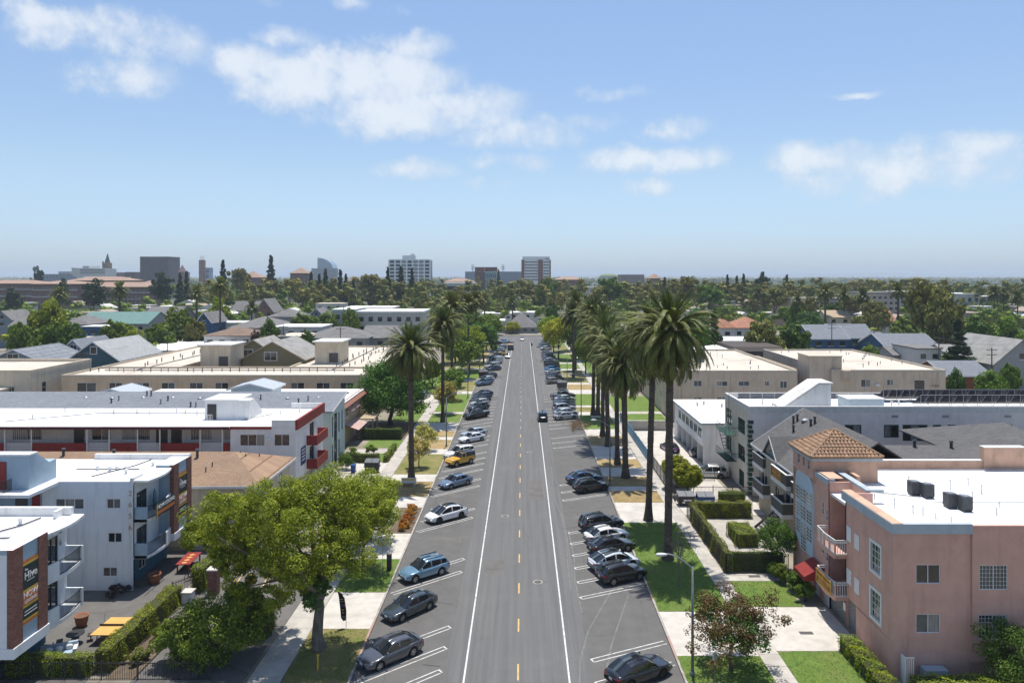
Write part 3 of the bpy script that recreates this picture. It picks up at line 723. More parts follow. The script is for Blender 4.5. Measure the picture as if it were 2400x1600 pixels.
# -- vehicles
def sm(x,xs,ys,w=.07):
 return float(np.mean([np.interp(x+d,xs,ys)for d in(-w,-w/2,0,w/2,w)]))
SPEC={'sedan':dict(L=4.62,W=1.78,belt=[(-2.31,.70),(-2.2,.93),(-1.5,.98),(-1.0,.93),(.8,.91),(1.0,.90),(1.9,.76),(2.2,.66),(2.31,.52)],roof=[(-1.95,.97),(-1.15,1.38),(-.5,1.46),(.05,1.45),(.3,1.39),(1.05,.92)],wx=(-1.33,1.36),wr=.325,sill=.24,b=(-.32,-.20),d=-1.28),'fastback':dict(L=4.75,W=1.90,belt=[(-2.37,.72),(-2.25,1.05),(-1.5,1.02),(-1.0,.98),(.9,.94),(1.1,.92),(1.95,.80),(2.25,.68),(2.37,.5)],roof=[(-2.2,1.06),(-1.3,1.44),(-.4,1.60),(.1,1.60),(.45,1.50),(1.45,.93)],wx=(-1.40,1.44),wr=.36,sill=.26,b=(-.30,-.18),d=-1.35),'crossover':dict(L=4.48,W=1.82,belt=[(-2.24,.78),(-2.17,1.0),(-1.5,1.03),(-1.0,.99),(.8,.97),(.95,.97),(1.85,.86),(2.12,.74),(2.24,.56)],roof=[(-2.12,1.06),(-1.72,1.50),(-.6,1.61),(.0,1.60),(.2,1.54),(.98,.99)],wx=(-1.30,1.36),wr=.35,sill=.30,b=(-.36,-.24),d=-1.32),'suv':dict(L=4.72,W=1.88,belt=[(-2.36,.80),(-2.30,1.05),(-1.5,1.08),(-1.0,1.05),(.85,1.03),(1.0,1.03),(1.95,.95),(2.24,.82),(2.36,.6)],roof=[(-2.27,1.1),(-2.0,1.62),(-.8,1.74),(.0,1.73),(.2,1.67),(.95,1.05)],wx=(-1.38,1.42),wr=.37,sill=.30,b=(-.36,-.24),d=-1.42),'hatch':dict(L=4.1,W=1.75,belt=[(-2.05,.74),(-1.98,.98),(-1.4,.99),(-1.0,.95),(.8,.93),(.95,.92),(1.7,.78),(1.95,.66),(2.05,.5)],roof=[(-1.95,1.0),(-1.5,1.40),(-.6,1.50),(.0,1.49),(.2,1.43),(1.0,.94)],wx=(-1.22,1.26),wr=.315,sill=.24,b=(-.36,-.25),d=-1.25),'pickup':dict(L=5.5,W=1.93,belt=[(-2.75,.82),(-2.68,1.10),(-1.0,1.10),(-.9,1.06),(1.1,1.06),(1.25,1.06),(2.3,1.0),(2.62,.9),(2.75,.62)],roof=[(-1.02,1.08),(-.86,1.66),(-.2,1.78),(.4,1.77),(.6,1.7),(1.25,1.07)],wx=(-1.62,1.72),wr=.39,sill=.36,b=(.05,.17),d=-.72),'van':dict(L=5.6,W=2.0,belt=[(-2.8,.9),(-2.76,1.25),(-1.0,1.25),(1.4,1.22),(1.75,1.2),(2.45,1.08),(2.7,.9),(2.8,.6)],roof=[(-2.76,1.3),(-2.68,2.3),(-.8,2.42),(.9,2.4),(1.1,2.3),(1.95,1.18)],wx=(-1.75,1.85),wr=.37,sill=.34,b=(.3,.6),d=.28),'jeep':dict(L=4.3,W=1.82,belt=[(-2.15,.85),(-2.12,1.16),(-1.0,1.17),(.6,1.15),(.72,1.15),(1.75,1.08),(1.95,1.06),(2.12,.98),(2.15,.6)],roof=[(-2.1,1.18),(-2.02,1.78),(-.6,1.83),(.1,1.83),(.25,1.78),(.62,1.17)],wx=(-1.28,1.28),wr=.41,sill=.42,b=(-.42,-.28),d=-1.05),}
CARME={}
def car_kit(kind):
 if kind in CARME:return CARME[kind]
 S=SPEC[kind];L,W=S['L'],S['W'];hl=L/2
 bx,bz=zip(*S['belt']);rx,rz_=zip(*S['roof'])
 wr=S['wr'];ar=wr+.055
 boxy=kind in('jeep','van')
 def zt(x):return sm(x,bx,bz,.03)
 def hw(x):
  e=hl-abs(x);k=.5 if boxy else .9
  t=min(1.0,max(0.0,e/k));dip=(.10 if boxy else .20)*(1-t)**2
  return W/2*(1-dip)
 def zb(x):
  e=hl-abs(x);z=S['sill']+(.10*max(0,1-e/.5))
  for wx in S['wx']:
   d=abs(x-wx)
   if d<ar:z=max(z,wr+math.sqrt(ar*ar-d*d))
  return min(z,zt(x)-.08)
 xs=set(np.linspace(-hl,hl,19).tolist())|{-hl+.04,-hl+.12,hl-.04,hl-.12}
 for wx in S['wx']:
  for q in(-1.001,-.99,-.9,-.7,-.4,0,.4,.7,.9,.99,1.001):xs.add(wx+q*ar)
 xs=sorted(x for x in xs if abs(x)<=hl+1e-6)
 def ring(x):
  z0,z1,h=zb(x),zt(x),hw(x);d=z1-z0
  return[(h*.93,z0),(h*.99,z0+.12*d),(h,z0+.50*d),(h*.985,z0+.80*d),(h*.93,z0+.97*d),(h*.80,z1),(h*.4,z1+.028),(0,z1+.035)]
 body=MB();grid=[]
 for x in xs:
  rg=ring(x);row=[]
  for(y,z)in rg:row.append((x,y,z))
  for(y,z)in rg[-2::-1]:row.append((x,-y,z))
  grid.append(row)
 n=len(grid[0])
 vs=[p for row in grid for p in row]
 fs=[]
 for i in range(len(grid)-1):
  for j in range(n-1):fs.append((i*n+j,i*n+j+1,(i+1)*n+j+1,(i+1)*n+j))
 fs.append(tuple(range(n)));fs.append(tuple((len(grid)-1)*n+j for j in range(n))[::-1])
 body.add(vs,fs)
 x0,x1=rx[0],rx[-1]
 rt=max(range(len(rz_)),key=lambda i:rz_[i]);zmax=max(rz_)
 wst=rx[-2];rrt=rx[1]
 cx=sorted({x0,x0+(rrt-x0)*.33,x0+(rrt-x0)*.66,rrt,rrt+.06,S['d'],S['d']+.07,S['b'][0],S['b'][1],rx[2],(S['b'][1]+wst)/2,wst-.05,wst,wst+(x1-wst)*.33,wst+(x1-wst)*.66,x1})
 wr_=W/2*(.90 if boxy else .76)
 def cring(x):
  zr=sm(x,rx,rz_,.02);b=zt(x)-.01;h=max(.004,zr-b)
  t=min(1,h/(zmax-b))
  wb=hw(x)*(.965 if boxy else .925);wt_=wb+(wr_-wb)*t
  L_=lambda k:wb+(wt_-wb)*k
  return[(L_(0),b-.03),(L_(.06),b+.07*h),(L_(.80),b+.80*h),(L_(1.0)-.01*t,b+.93*h),(L_(1)*.82,b+.985*h),(L_(1)*.45,zr+.012*t),(0,zr+.018*t)]
 rows=[cring(x)for x in cx]
 gl={'windshield':MB(),'rear_window':MB(),'sf1':MB(),'sf-1':MB(),'sr1':MB(),'sr-1':MB(),'roof_panel':MB()}
 cab=MB()
 for i in range(len(cx)-1):
  xm=(cx[i]+cx[i+1])/2
  for j in range(6):
   for s in(1,-1):
    q=[(cx[i],s*rows[i][j][0],rows[i][j][1]),(cx[i+1],s*rows[i+1][j][0],rows[i+1][j][1]),(cx[i+1],s*rows[i+1][j+1][0],rows[i+1][j+1][1]),(cx[i],s*rows[i][j+1][0],rows[i][j+1][1])]
    dst=cab
    if j==1:
     if S['b'][1]<xm<x1-(x1-wst)*.33:dst=gl['sf%d'%s]
     elif S['d']+.07<xm<S['b'][0]and kind!='van':dst=gl['sr%d'%s]
     elif x0+(rrt-x0)*.66<xm<S['d']and kind in('crossover','suv','fastback','jeep','hatch'):dst=gl['sr%d'%s]
    if j>=3 and xm>wst:dst=gl['windshield']
    if j>=3 and xm<rrt and kind!='van':dst=gl['rear_window']
    if j>=(3 if kind=='jeep' else 4)and rrt+.05<xm<wst-.05:dst=gl['roof_panel']
    if kind=='jeep' and dst is cab and xm<S['b'][0]and j>=1:dst=gl['roof_panel']
    dst.poly(q)
 kit={'body':body,'cab':cab,**gl}
 P=lambda c:c
 me={}
 ph=paint('car_paint_plain',(.5,.5,.5))
 body.v+=cab.v if False else[]
 o=len(body.v);body.v.extend(cab.v);body.f.extend(tuple(i+o for i in f)for f in cab.f);body.m.extend([0]*len(cab.f))
 me['body']=body.weld().mesh('car_body',ph,smooth=True)
 for k,nm in(('windshield','windshield'),('rear_window','rear_window'),('sf1','side_window'),('sf-1','side_window'),('sr1','side_window'),('sr-1','side_window')):
  if gl[k].f:me[k]=(nm,gl[k].weld().mesh('car_'+nm,GL_CAR,smooth=True))
 me['roof_panel']=gl['roof_panel'].weld().mesh('car_roof_panel',ph,smooth=True)
 mb=MB()
 mb.box(-hl+.15,hl-.15,-W/2+.22,W/2-.22,S['sill']-.05,.52)
 for s in(-1,1):mb.box(S['wx'][0]+ar,S['wx'][1]-ar,s*(W/2-.13)-.06,s*(W/2-.13)+.06,S['sill']-.06,S['sill']+.05)
 for wx in S['wx']:mb.box(wx-ar*.8,wx+ar*.8,-W/2+.14,W/2-.14,wr-.1,wr+ar*.6)
 me['under']=mb.mesh('car_underbody',GRILL)
 w=.215
 mb=MB();n=18
 prof=[(wr*.66,-w/2),(wr*.93,-w/2),(wr,-w/2+.04),(wr,w/2-.04),(wr*.93,w/2),(wr*.66,w/2)]
 for k in range(len(prof)-1):
  for i in range(n):
   a,b=2*math.pi*i/n,2*math.pi*(i+1)/n
   (r0,y0),(r1,y1)=prof[k],prof[k+1]
   mb.poly([(r0*math.cos(a),y0,r0*math.sin(a)),(r0*math.cos(b),y0,r0*math.sin(b)),(r1*math.cos(b),y1,r1*math.sin(b)),(r1*math.cos(a),y1,r1*math.sin(a))])
 me['wheel']=mb.mesh('tyre',RUBBER,smooth=True)
 mb=MB();rr=wr*.67
 for s in(-1,1):
  y=s*(w/2-.045)
  mb.add([(rr*math.cos(2*math.pi*i/n),y,rr*math.sin(2*math.pi*i/n))for i in range(n)],[tuple(range(n))],1)
  y2=s*(w/2-.008)
  for i in range(5):
   a=2*math.pi*i/5+.3
   d=Vector((math.cos(a),0,math.sin(a)));e=Vector((-math.sin(a),0,math.cos(a)))
   p=[d*rr*.1+e*.05,d*rr*.98+e*.042,d*rr*.98-e*.042,d*rr*.1-e*.05]
   mb.poly([(q.x,y2,q.z)for q in p],0)
  m_=16
  for i in range(m_):
   a,b=2*math.pi*i/m_,2*math.pi*(i+1)/m_
   mb.poly([(rr*math.cos(a),y2,rr*math.sin(a)),(rr*math.cos(b),y2,rr*math.sin(b)),(rr*.88*math.cos(b),y2,rr*.88*math.sin(b)),(rr*.88*math.cos(a),y2,rr*.88*math.sin(a))],0)
 me['rim']=mb.mesh('rim',[ALLOY,GRILL])
 me['rimd']=mb.mesh('rim_dark',[ALLOYD,GRILL])
 def patchbox(cx_,cy,cz,sx,sy,sz,mat,nm):
  q=MB();q.obox((cx_,cy,cz),(sx,sy,sz));return q.mesh(nm,mat)
 xf=hl-.13;zl=zt(hl-.16)-.10
 me['small']=[]
 hf=hw(xf);hr=hw(-hl+.1)
 for s in(1,-1):
  q=MB();a=s
  pts=[(hl-.055,a*hf*.55,zl+.03),(hl-.30,a*(hw(hl-.3)*.975),zl+.10)]
  q.extr([(hl-.035,a*hf*.52,zl-.05),(hl-.09,a*hf*.93,zl-.04),(hl-.36,a*hw(hl-.36)*.995,zl+.04),(hl-.40,a*hw(hl-.4)*.985,zl+.12),(hl-.16,a*hf*.90,zl+.09),(hl-.07,a*hf*.52,zl+.04)],(.012,a*.006,.012))
  me['small'].append(('headlight',q.mesh('headlight',LAMPW)))
  q=MB();zr=zt(-hl+.12)-.16
  q.extr([(-hl-.012,a*hr*.55,zr-.06),(-hl+.03,a*hr*.97,zr-.07),(-hl+.30,a*hw(-hl+.3)*1.004,zr+.02),(-hl+.30,a*hw(-hl+.3)*1.002,zr+.10),(-hl+.045,a*hr*.97,zr+.09),(-hl-.0,a*hr*.55,zr+.05)],(-.012,a*.008,0))
  me['small'].append(('taillight',q.mesh('taillight',LAMPR)))
 me['mirror']=[]
 xm_=S['roof'][-1][0]-.22
 for s in(1,-1):
  q=MB();q.ball((xm_,s*(W/2+.07),zt(xm_)+.12),(.08,.11,.075),8,5);q.bar((xm_,s*(W/2-.12),zt(xm_)+.04),(xm_,s*(W/2+.03),zt(xm_)+.09),.05)
  me['mirror'].append(q.mesh('mirror',ph,smooth=True))
 me['small'].append(('grille',patchbox(hl-.02,0,S['sill']+.22,.05,W*.52,.16,GRILL,'grille')))
 me['small'].append(('number_plate',patchbox(hl+.012,0,S['sill']+.28,.02,.32,.13,PLATE,'plate')))
 me['small'].append(('number_plate',patchbox(-hl-.012,0,zt(-hl+.1)-.28,.02,.32,.13,PLATE,'plate')))
 q=MB()
 me['rear_trim']=('rear_bumper',patchbox(-hl+.02,0,S['sill']+.17,.08,W*.74,.10,GRILL,'bumper'))
 me['handle']=[]
 for s in(1,-1):
  for hx in(S['b'][1]+.02,S['d']+.25):
   me['handle'].append(patchbox(hx,s*(hw(hx)*.987+.012),zt(hx)-.13,.2,.03,.035,ph,'handle'))
 rr=[]
 for s in(-1,1):
  q=MB();y=s*wr_*.80
  q.bar((rx[1]+.1,y,zmax-.02),(wst-.1,y,zmax+.035),.04,.05);q.bar((rx[1]+.1,y,zmax+.03),(wst-.1,y,zmax+.05),.035)
  rr.append(q.mesh('roof_rail',DARKM))
 me['rails']=rr
 CARME[kind]=(S,me)
 return CARME[kind]
CARN={}
def car(kind,col,x,y,hdg,label,group,metal=.35,rimd=False,roofcol=None,rails=False,detail=True,scale=1.0,cat='car',name=None,low=None):
 """x, y: middle of the vehicle on the ground; hdg: direction of its nose (radians from +X)"""
 S,me=car_kit(kind)
 nm=name or{'suv':'parked_suv','crossover':'parked_crossover','pickup':'parked_pickup','van':'parked_van','jeep':'parked_off_roader','hatch':'parked_hatchback'}.get(kind,'parked_sedan')
 t=thing(nm,label,cat,(x,y,.004),hdg,group)
 t.scale=(scale,)*3
 key='car_paint_%d_%d_%d_%d'%tuple(int(c*999)for c in(*col,metal))
 pm=paint(key,col,metal)
 inst('body',me['body'],t,(0,0,0),mat=pm)
 inst('roof_panel',me['roof_panel'],t,(0,0,0),mat=(roofcol or pm))
 inst('underbody',me['under'],t,(0,0,0))
 for k in('windshield','rear_window','sf1','sf-1','sr1','sr-1'):
  if k in me:inst(me[k][0],me[k][1],t,(0,0,0))
 for wx in S['wx']:
  for s in(-1,1):
   w=inst('wheel',me['wheel'],t,(wx,s*(S['W']/2-.135),S['wr']))
   inst('rim',me['rimd' if rimd else 'rim'],w,(0,0,0),rot=(0,R.uniform(0,6),0))
 for n_,m_ in me['small']:inst(n_,m_,t,(0,0,0))
 if detail:
  for m_ in me['mirror']:inst('mirror',m_,t,(0,0,0),mat=pm)
  for m_ in me['handle']:inst('door_handle',m_,t,(0,0,0),mat=pm)
  inst('rear_bumper',me['rear_trim'][1],t,(0,0,0))
 if rails:
  for m_ in me['rails']:inst('roof_rail',m_,t,(0,0,0))
 return t
HL,HR=math.atan2(-4.3,-5.4),math.atan2(2.45,5.5)
BLK,WHT,SIL,GRY=(.012,.012,.014),(.70,.70,.69),(.40,.41,.42),(.10,.105,.115)
DGR,DBL,MBL,CHA=(.045,.048,.055),(.02,.035,.07),(.06,.13,.24),(.03,.032,.036)
RED,BRN=(.25,.015,.015),(.10,.07,.05)
BROOF=paint('car_roof_black',(.012,.013,.015),.0)
gL,gR='cars parked nose-in along the left kerb','cars parked nose-in along the right kerb'
CARS=[('sedan',(.085,.088,.10),897,1512,HL+.07,'grey four-door sedan beside the verge with the thick-trunked street tree',gL,{}),('sedan',(.045,.058,.066),941,1406,HL+.16,'dark slate sedan parked behind the black feather flag',gL,{}),('crossover',(.16,.29,.40),974,1322,HL,'light blue crossover with silver roof rails',gL,dict(rails=True)),('fastback',(.74,.74,.74),1025,1191,HL+.02,'white electric fastback with a black glass roof beside the orange flower bed',gL,dict(rimd=True,roofcol=BROOF,metal=0)),('sedan',(.15,.21,.29),1046,1115,HL+.1,'steel blue sedan parked in front of the yellow off-roader',gL,{}),('jeep',(.66,.36,.01),1057,1066,HL+.1,'bright yellow off-roader with a dark hardtop',gL,dict(metal=0,roofcol=BROOF)),('suv',WHT,1054,1050,HL+.05,'white sport utility vehicle tucked behind the yellow off-roader',gL,dict(metal=0,rimd=True)),('sedan',(.64,.66,.68),1084,1013,HL,'white sedan, the nearer of a pair beside the street lamp',gL,dict(metal=0)),('sedan',(.50,.56,.62),1089,1001,HL,'pale silver sedan, the farther of a pair beside the street lamp',gL,{}),('pickup',BLK,1094,959,HL+.12,'black crew-cab pickup at the near end of its row of dark cars',gL,dict(rimd=True)),('sedan',(.03,.05,.07),1099,940,HL,'dark teal sedan directly behind the black pickup',gL,dict(detail=False)),('hatch',(.52,.52,.50),1101,931,HL,'silver hatchback third from the near end of the dark row, past the pickup',gL,dict(detail=False)),('sedan',(.025,.03,.04),1103,924,HL,'navy black sedan between the silver hatchback and a grey crossover',gL,dict(detail=False)),('crossover',(.05,.075,.11),1107,917,HL,'grey blue crossover second from the far end of the pickup row',gL,dict(detail=False)),('sedan',(.02,.025,.03),1110,910,HL,'charcoal sedan at the far end of the pickup row',gL,dict(detail=False)),('suv',(.10,.17,.26),1112,884,HL+.1,'medium blue sport utility vehicle leading the next row past the driveway',gL,dict(detail=False)),('hatch',(.62,.63,.64),1118,876,HL,'white hatchback right behind the medium blue sport utility vehicle',gL,dict(detail=False)),('crossover',(.03,.05,.06),1123,869,HL,'dark green crossover beside the brown skip at the kerb',gL,dict(detail=False)),('sedan',(.045,.07,.13),1134,850,HL,'navy blue sedan in front of the white minivan and cargo van',gL,dict(detail=False)),('suv',(.60,.61,.62),1130,845,HL,'white minivan between the navy sedan and the cargo van',gL,dict(detail=False)),('van',(.68,.69,.70),1137,836,HL+.2,'white high-roofed cargo van parked at the kerb',gL,dict(detail=False)),('hatch',(.45,.46,.47),1139,827,HL,'silver hatchback peeking over the white cargo van',gL,dict(detail=False)),('sedan',(.62,.38,.02),1146,817,HL,'yellow cab sedan far up the left row',gL,dict(metal=0,detail=False)),('sedan',(.02,.03,.05),1141,821,HL,'dark sedan just before the yellow cab',gL,dict(detail=False)),('sedan',(.05,.07,.10),1145,812,HL,'slate sedan just past the yellow cab',gL,dict(detail=False)),('hatch',(.58,.6,.62),1148,807,HL,'white hatchback two past the yellow cab',gL,dict(detail=False)),('suv',(.5,.53,.56),1150,802,HL,'silver grey sport utility vehicle beside the parked box truck',gL,dict(detail=False)),('pickup',(.36,.46,.54),1157,788,HL,'pale blue pickup nosed to the kerb by the corner',gL,dict(detail=False)),('sedan',(.015,.015,.017),1140,791,HL,'black sedan last in the left row before the corner',gL,dict(detail=False)),('sedan',(.020,.021,.026),1467,1556,HR+.12,'black sedan seen from behind beside the red-leaved street tree',gR,dict(rimd=True)),('crossover',(.022,.022,.024),1427,1330,HR+.03,'black crossover first in its row beside the lamp-post verge',gR,{}),('fastback',(.60,.66,.70),1410,1302,HR,'white electric fastback with a dark glass roof, second in its row',gR,dict(roofcol=BROOF,metal=0)),('sedan',(.013,.013,.014),1404,1264,HR,'glossy black saloon between two white cars',gR,{}),('sedan',(.70,.69,.66),1393,1240,HR,'pearl white sedan between the black saloon and a dark sport utility vehicle',gR,dict(metal=0)),('suv',(.04,.045,.055),1381,1214,HR,'dark grey sport utility vehicle at the far end of the row of five',gR,{}),('crossover',(.018,.018,.02),1357,1126,HR+.02,'black crossover parked alone with a blue sedan by the dry verges',gR,dict(rimd=True)),('sedan',(.05,.10,.18),1341,1106,HR,'blue sedan half hidden behind the black crossover',gR,{}),('sedan',(.40,.40,.40),1299,962,HR,'silver sedan beside the brush pile at the kerb',gR,{}),('fastback',(.58,.59,.60),1300,954,HR,'white hatchback sedan right behind the silver sedan',gR,dict(detail=False)),('suv',(.34,.37,.41),1296,944,HR,'silver blue minivan third in the row from the brush pile',gR,dict(detail=False)),('sedan',(.07,.09,.12),1297,934,HR,'slate blue sedan between the minivan and a teal one',gR,dict(detail=False)),('sedan',(.05,.075,.085),1296,928,HR,'dark teal sedan two past the silver blue minivan',gR,dict(detail=False)),('sedan',(.60,.61,.62),1298,921,HR,'white sedan between the teal sedan and the big dark pickup',gR,dict(detail=False)),('pickup',(.03,.033,.04),1293,915,HR,'large charcoal pickup at the far end of its row',gR,dict(detail=False)),('crossover',(.30,.28,.25),1273,880,HR,'beige crossover next to the full skip',gR,dict(detail=False)),('sedan',(.025,.025,.03),1275,873,HR,'black sedan right past the beige crossover',gR,dict(detail=False)),('hatch',(.06,.06,.08),1272,868,HR,'dark violet hatchback two past the beige crossover',gR,dict(detail=False)),('sedan',(.45,.52,.52),1270,858,HR,'pale green sedan in front of the vivid blue coupe',gR,dict(detail=False)),('sedan',(.03,.22,.50),1269,851,HR,'vivid blue coupe parked in the right row',gR,dict(detail=False)),('suv',(.014,.014,.016),1268,845,HR,'black sport utility vehicle just past the vivid blue coupe',gR,dict(detail=False)),('suv',(.02,.022,.026),1267,839,HR,'dark minivan two past the vivid blue coupe',gR,dict(detail=False)),('crossover',(.40,.41,.41),1265,832,HR,'silver crossover under the yellow-green street tree',gR,dict(detail=False)),('sedan',(.09,.13,.20),1262,826,HR,'steel blue sedan behind the silver crossover near the yellow-green tree',gR,dict(detail=False)),('sedan',(.018,.02,.025),1260,821,HR,'black sedan third from the silver crossover towards the corner',gR,dict(detail=False)),('hatch',(.25,.26,.35),1257,814,HR,'lilac grey hatchback partly under the street tree',gR,dict(detail=False)),('sedan',(.6,.61,.62),1254,803,HR,'white sedan near the wheelie bin in the road',gR,dict(detail=False)),('hatch',(.50,.51,.52),1252,797,HR,'silver hatchback second from the corner on the tree side',gR,dict(detail=False)),('sedan',(.55,.56,.58),1250,791,HR,'pale sedan last before the corner on the tree side',gR,dict(detail=False)),]
for kind,col,px,py,h,lab,grp,kw in CARS:
 x,y=gp(px,py)
 car(kind,col,x,y,h+R.uniform(-.02,.02),lab,grp,**kw)
gM='vehicles on the carriageway'
def moving(kind,col,px,py,h,lab,nm,**kw):
 x,y=gp(px,py);return car(kind,col,x,y+1.8,h,lab,gM,name=nm,**kw)
moving('suv',(.035,.036,.042),1247,968,rad(90),'dark grey sport utility vehicle driving away along the white line','driving_suv')
moving('crossover',(.62,.63,.64),1166,823,rad(-90),'white crossover driving towards the viewer beside the cargo van','driving_crossover',detail=False)
moving('sedan',(.66,.66,.66),1199,782,rad(-90),'white sedan entering the street at the far junction','driving_sedan',detail=False)
gC='cars standing in the private courts'
car('coupe' if 'coupe' in SPEC else 'sedan',(.06,.02,.08),22.3,107.5,rad(100),'dark purple coupe in the parking court past the palms',gC,rimd=True)
car('hatch',(.09,.10,.11),26.6,104.0,rad(5),'grey hatchback inside the white building carport',gC,detail=False)
car('suv',(.55,.55,.53),24.6,93.5,rad(175),'white sport utility vehicle by the iron gate of the court',gC)
car('sedan',(.035,.035,.04),-23.5,153,rad(80),'dark sedan in the drive behind the large dark green tree',gC,detail=False)
car('suv',(.10,.10,.11),-21.3,154,rad(80),'grey sport utility vehicle in the drive behind the large dark green tree',gC,detail=False)
def box_truck(x,y):
 t=thing('box_truck','dark blue flatbed truck with a tan load near the far corner','truck',(x,y,0),rad(90))
 BL=paint('truck_blue',(.03,.07,.13));TAN=M('tan_load',(.40,.30,.18),(.3,.22,.13),scale=3)
 mb=MB();mb.box(1.5,3.4,-1.05,1.05,.5,2.4);c=mb.build('cab',BL,t,local=True)
 mb=MB();mb.box(3.3,3.42,-.85,.85,1.4,2.2);mb.build('windshield',GL_CAR,c,local=True)
 mb=MB();mb.box(-3.4,1.4,-1.1,1.1,.75,1.0);mb.build('bed',BL,t,local=True)
 mb=MB();mb.box(-3.3,1.3,-1.02,1.02,1.0,2.0);mb.build('load',TAN,t,local=True)
 mb=MB();mb.box(-3.42,-3.36,-1.1,1.1,.7,1.9);mb.build('tailgate',BL,t,local=True)
 for wx in(-2.2,2.4):
  for s in(-1,1):
   mb=MB();mb.cyl((wx,s*.75,.45),(wx,s*1.08,.45),.45,n=14);mb.build('wheel',RUBBER,t,local=True)
box_truck(*gp(1173,802))
# -- vegetation
NR=np.random.default_rng(11)
def np_mesh(name,V,F,mat,smooth=False):
 """mesh from arrays; F is (n, k) with k corners"""
 me=bpy.data.meshes.new(name)
 n,k=F.shape
 me.vertices.add(len(V));me.vertices.foreach_set('co',V.astype(np.float32).ravel())
 me.loops.add(n*k);me.loops.foreach_set('vertex_index',F.astype(np.int32).ravel())
 me.polygons.add(n);me.polygons.foreach_set('loop_start',(np.arange(n)*k).astype(np.int32))
 me.polygons.foreach_set('loop_total',np.full(n,k,dtype=np.int32))
 me.update(calc_edges=True)
 me.materials.append(mat)
 if smooth:me.polygons.foreach_set('use_smooth',np.ones(n,dtype=bool))
 return me
def unit(a):return a/np.maximum(1e-9,np.linalg.norm(a,axis=-1,keepdims=True))
def leaves(P,Nn,size,rng,aspect=.55,jit=.35):
 """a small folded leaf (quad, slightly bent) at each point"""
 n=len(P)
 t=unit(np.cross(Nn,rng.normal(size=(n,3))));b=np.cross(Nn,t)
 s=(size*(1-jit+2*jit*rng.random(n)))[:,None]
 fold=Nn*s*.22
 V=np.stack([P-t*s,P-b*s*aspect+fold,P+t*s,P+b*s*aspect+fold],1).reshape(-1,3)
 F=np.arange(4*n).reshape(n,4)
 return V,F
def clump_points(C,Rr,per,rng,up=.35,hollow=.55,squash=.8):
 """points spread through the outer part of each clump"""
 n=len(C)
 d=unit(rng.normal(size=(n*per,3)))
 r=hollow+(1-hollow)*rng.random(n*per)**.7
 c=np.repeat(C,per,0);rr=np.repeat(Rr,per)
 off=d*(rr*r)[:,None];off[:,2]*=squash
 nn=unit(d+rng.normal(size=d.shape)*.55+np.array([0,0,up]))
 return c+off,nn
def crown_clumps(c,rad3,n,rng,cr=.22,inner=.35,low=-.75,rough=.14):
 """clump centres over an uneven ellipsoid"""
 d=unit(rng.normal(size=(n*3,3)));d=d[d[:,2]>low][:n]
 f=np.where(rng.random(len(d))<inner,.45+.4*rng.random(len(d)),.84+rough*rng.normal(size=len(d)))
 P=np.array(c)+d*np.array(rad3)*f[:,None]
 r=cr*min(rad3[0],rad3[2]*1.3)*(.7+.6*rng.random(len(d)))
 return P,r
def limb_mesh(base,top,r0,targets,rng,mat,name='trunk',lean=(0,0),fork=.45):
 mb=MB()
 b=Vector(base);tp=Vector(top);k=6;prev=b;pr=r0*1.35
 pts=[]
 for i in range(1,k+1):
  f=i/k
  p=b.lerp(tp,f)+Vector((rng.normal()*r0*.35,rng.normal()*r0*.35,0))*(1 if i<k else .3)
  r=r0*(1.0-.45*f)
  mb.cyl(prev,p,pr,r,n=9,cap=False);prev,pr=p,r;pts.append((p,r))
 for tg in targets:
  i=int(rng.integers(int(k*fork),k));p,r=pts[i]
  tg=Vector(tg);mid=p.lerp(tg,.5)+Vector((0,0,-.08*(tg-p).length))
  mb.cyl(p,mid,r*.55,r*.36,n=6,cap=False);mb.cyl(mid,tg,r*.36,r*.12,n=5,cap=False)
 return mb.mesh(name,mat,smooth=True)
def tree_mesh(height,rx,rz,cz,nclump,per,leaf,mat,bark,seed,tr=.18,cr=.24,low=-.7,lobes=None,inner=.35,nl=9,squash=.8,up=.35,rough=.14,lean=0.0):
 rng=np.random.default_rng(seed)
 lobes=lobes or[((0,0,cz),(rx,rx,rz),1.0)]
 Cs,Rs=[],[]
 for c,r3,w in lobes:
  p,r=crown_clumps(c,r3,max(3,int(nclump*w)),rng,cr=cr,inner=inner,low=low,rough=rough)
  Cs.append(p);Rs.append(r)
 C=np.concatenate(Cs);Rr=np.concatenate(Rs)
 P,Nn=clump_points(C,Rr,per,rng,up=up,squash=squash)
 V,F=leaves(P,Nn,leaf,rng)
 crown=np_mesh('crown',V,F,mat)
 sel=C[rng.choice(len(C),min(nl,len(C)),replace=False)]
 trunk=limb_mesh((0,0,-.2),(lean,0,min(cz,height*.6)),tr,[tuple(s)for s in sel],rng,bark)
 return trunk,crown
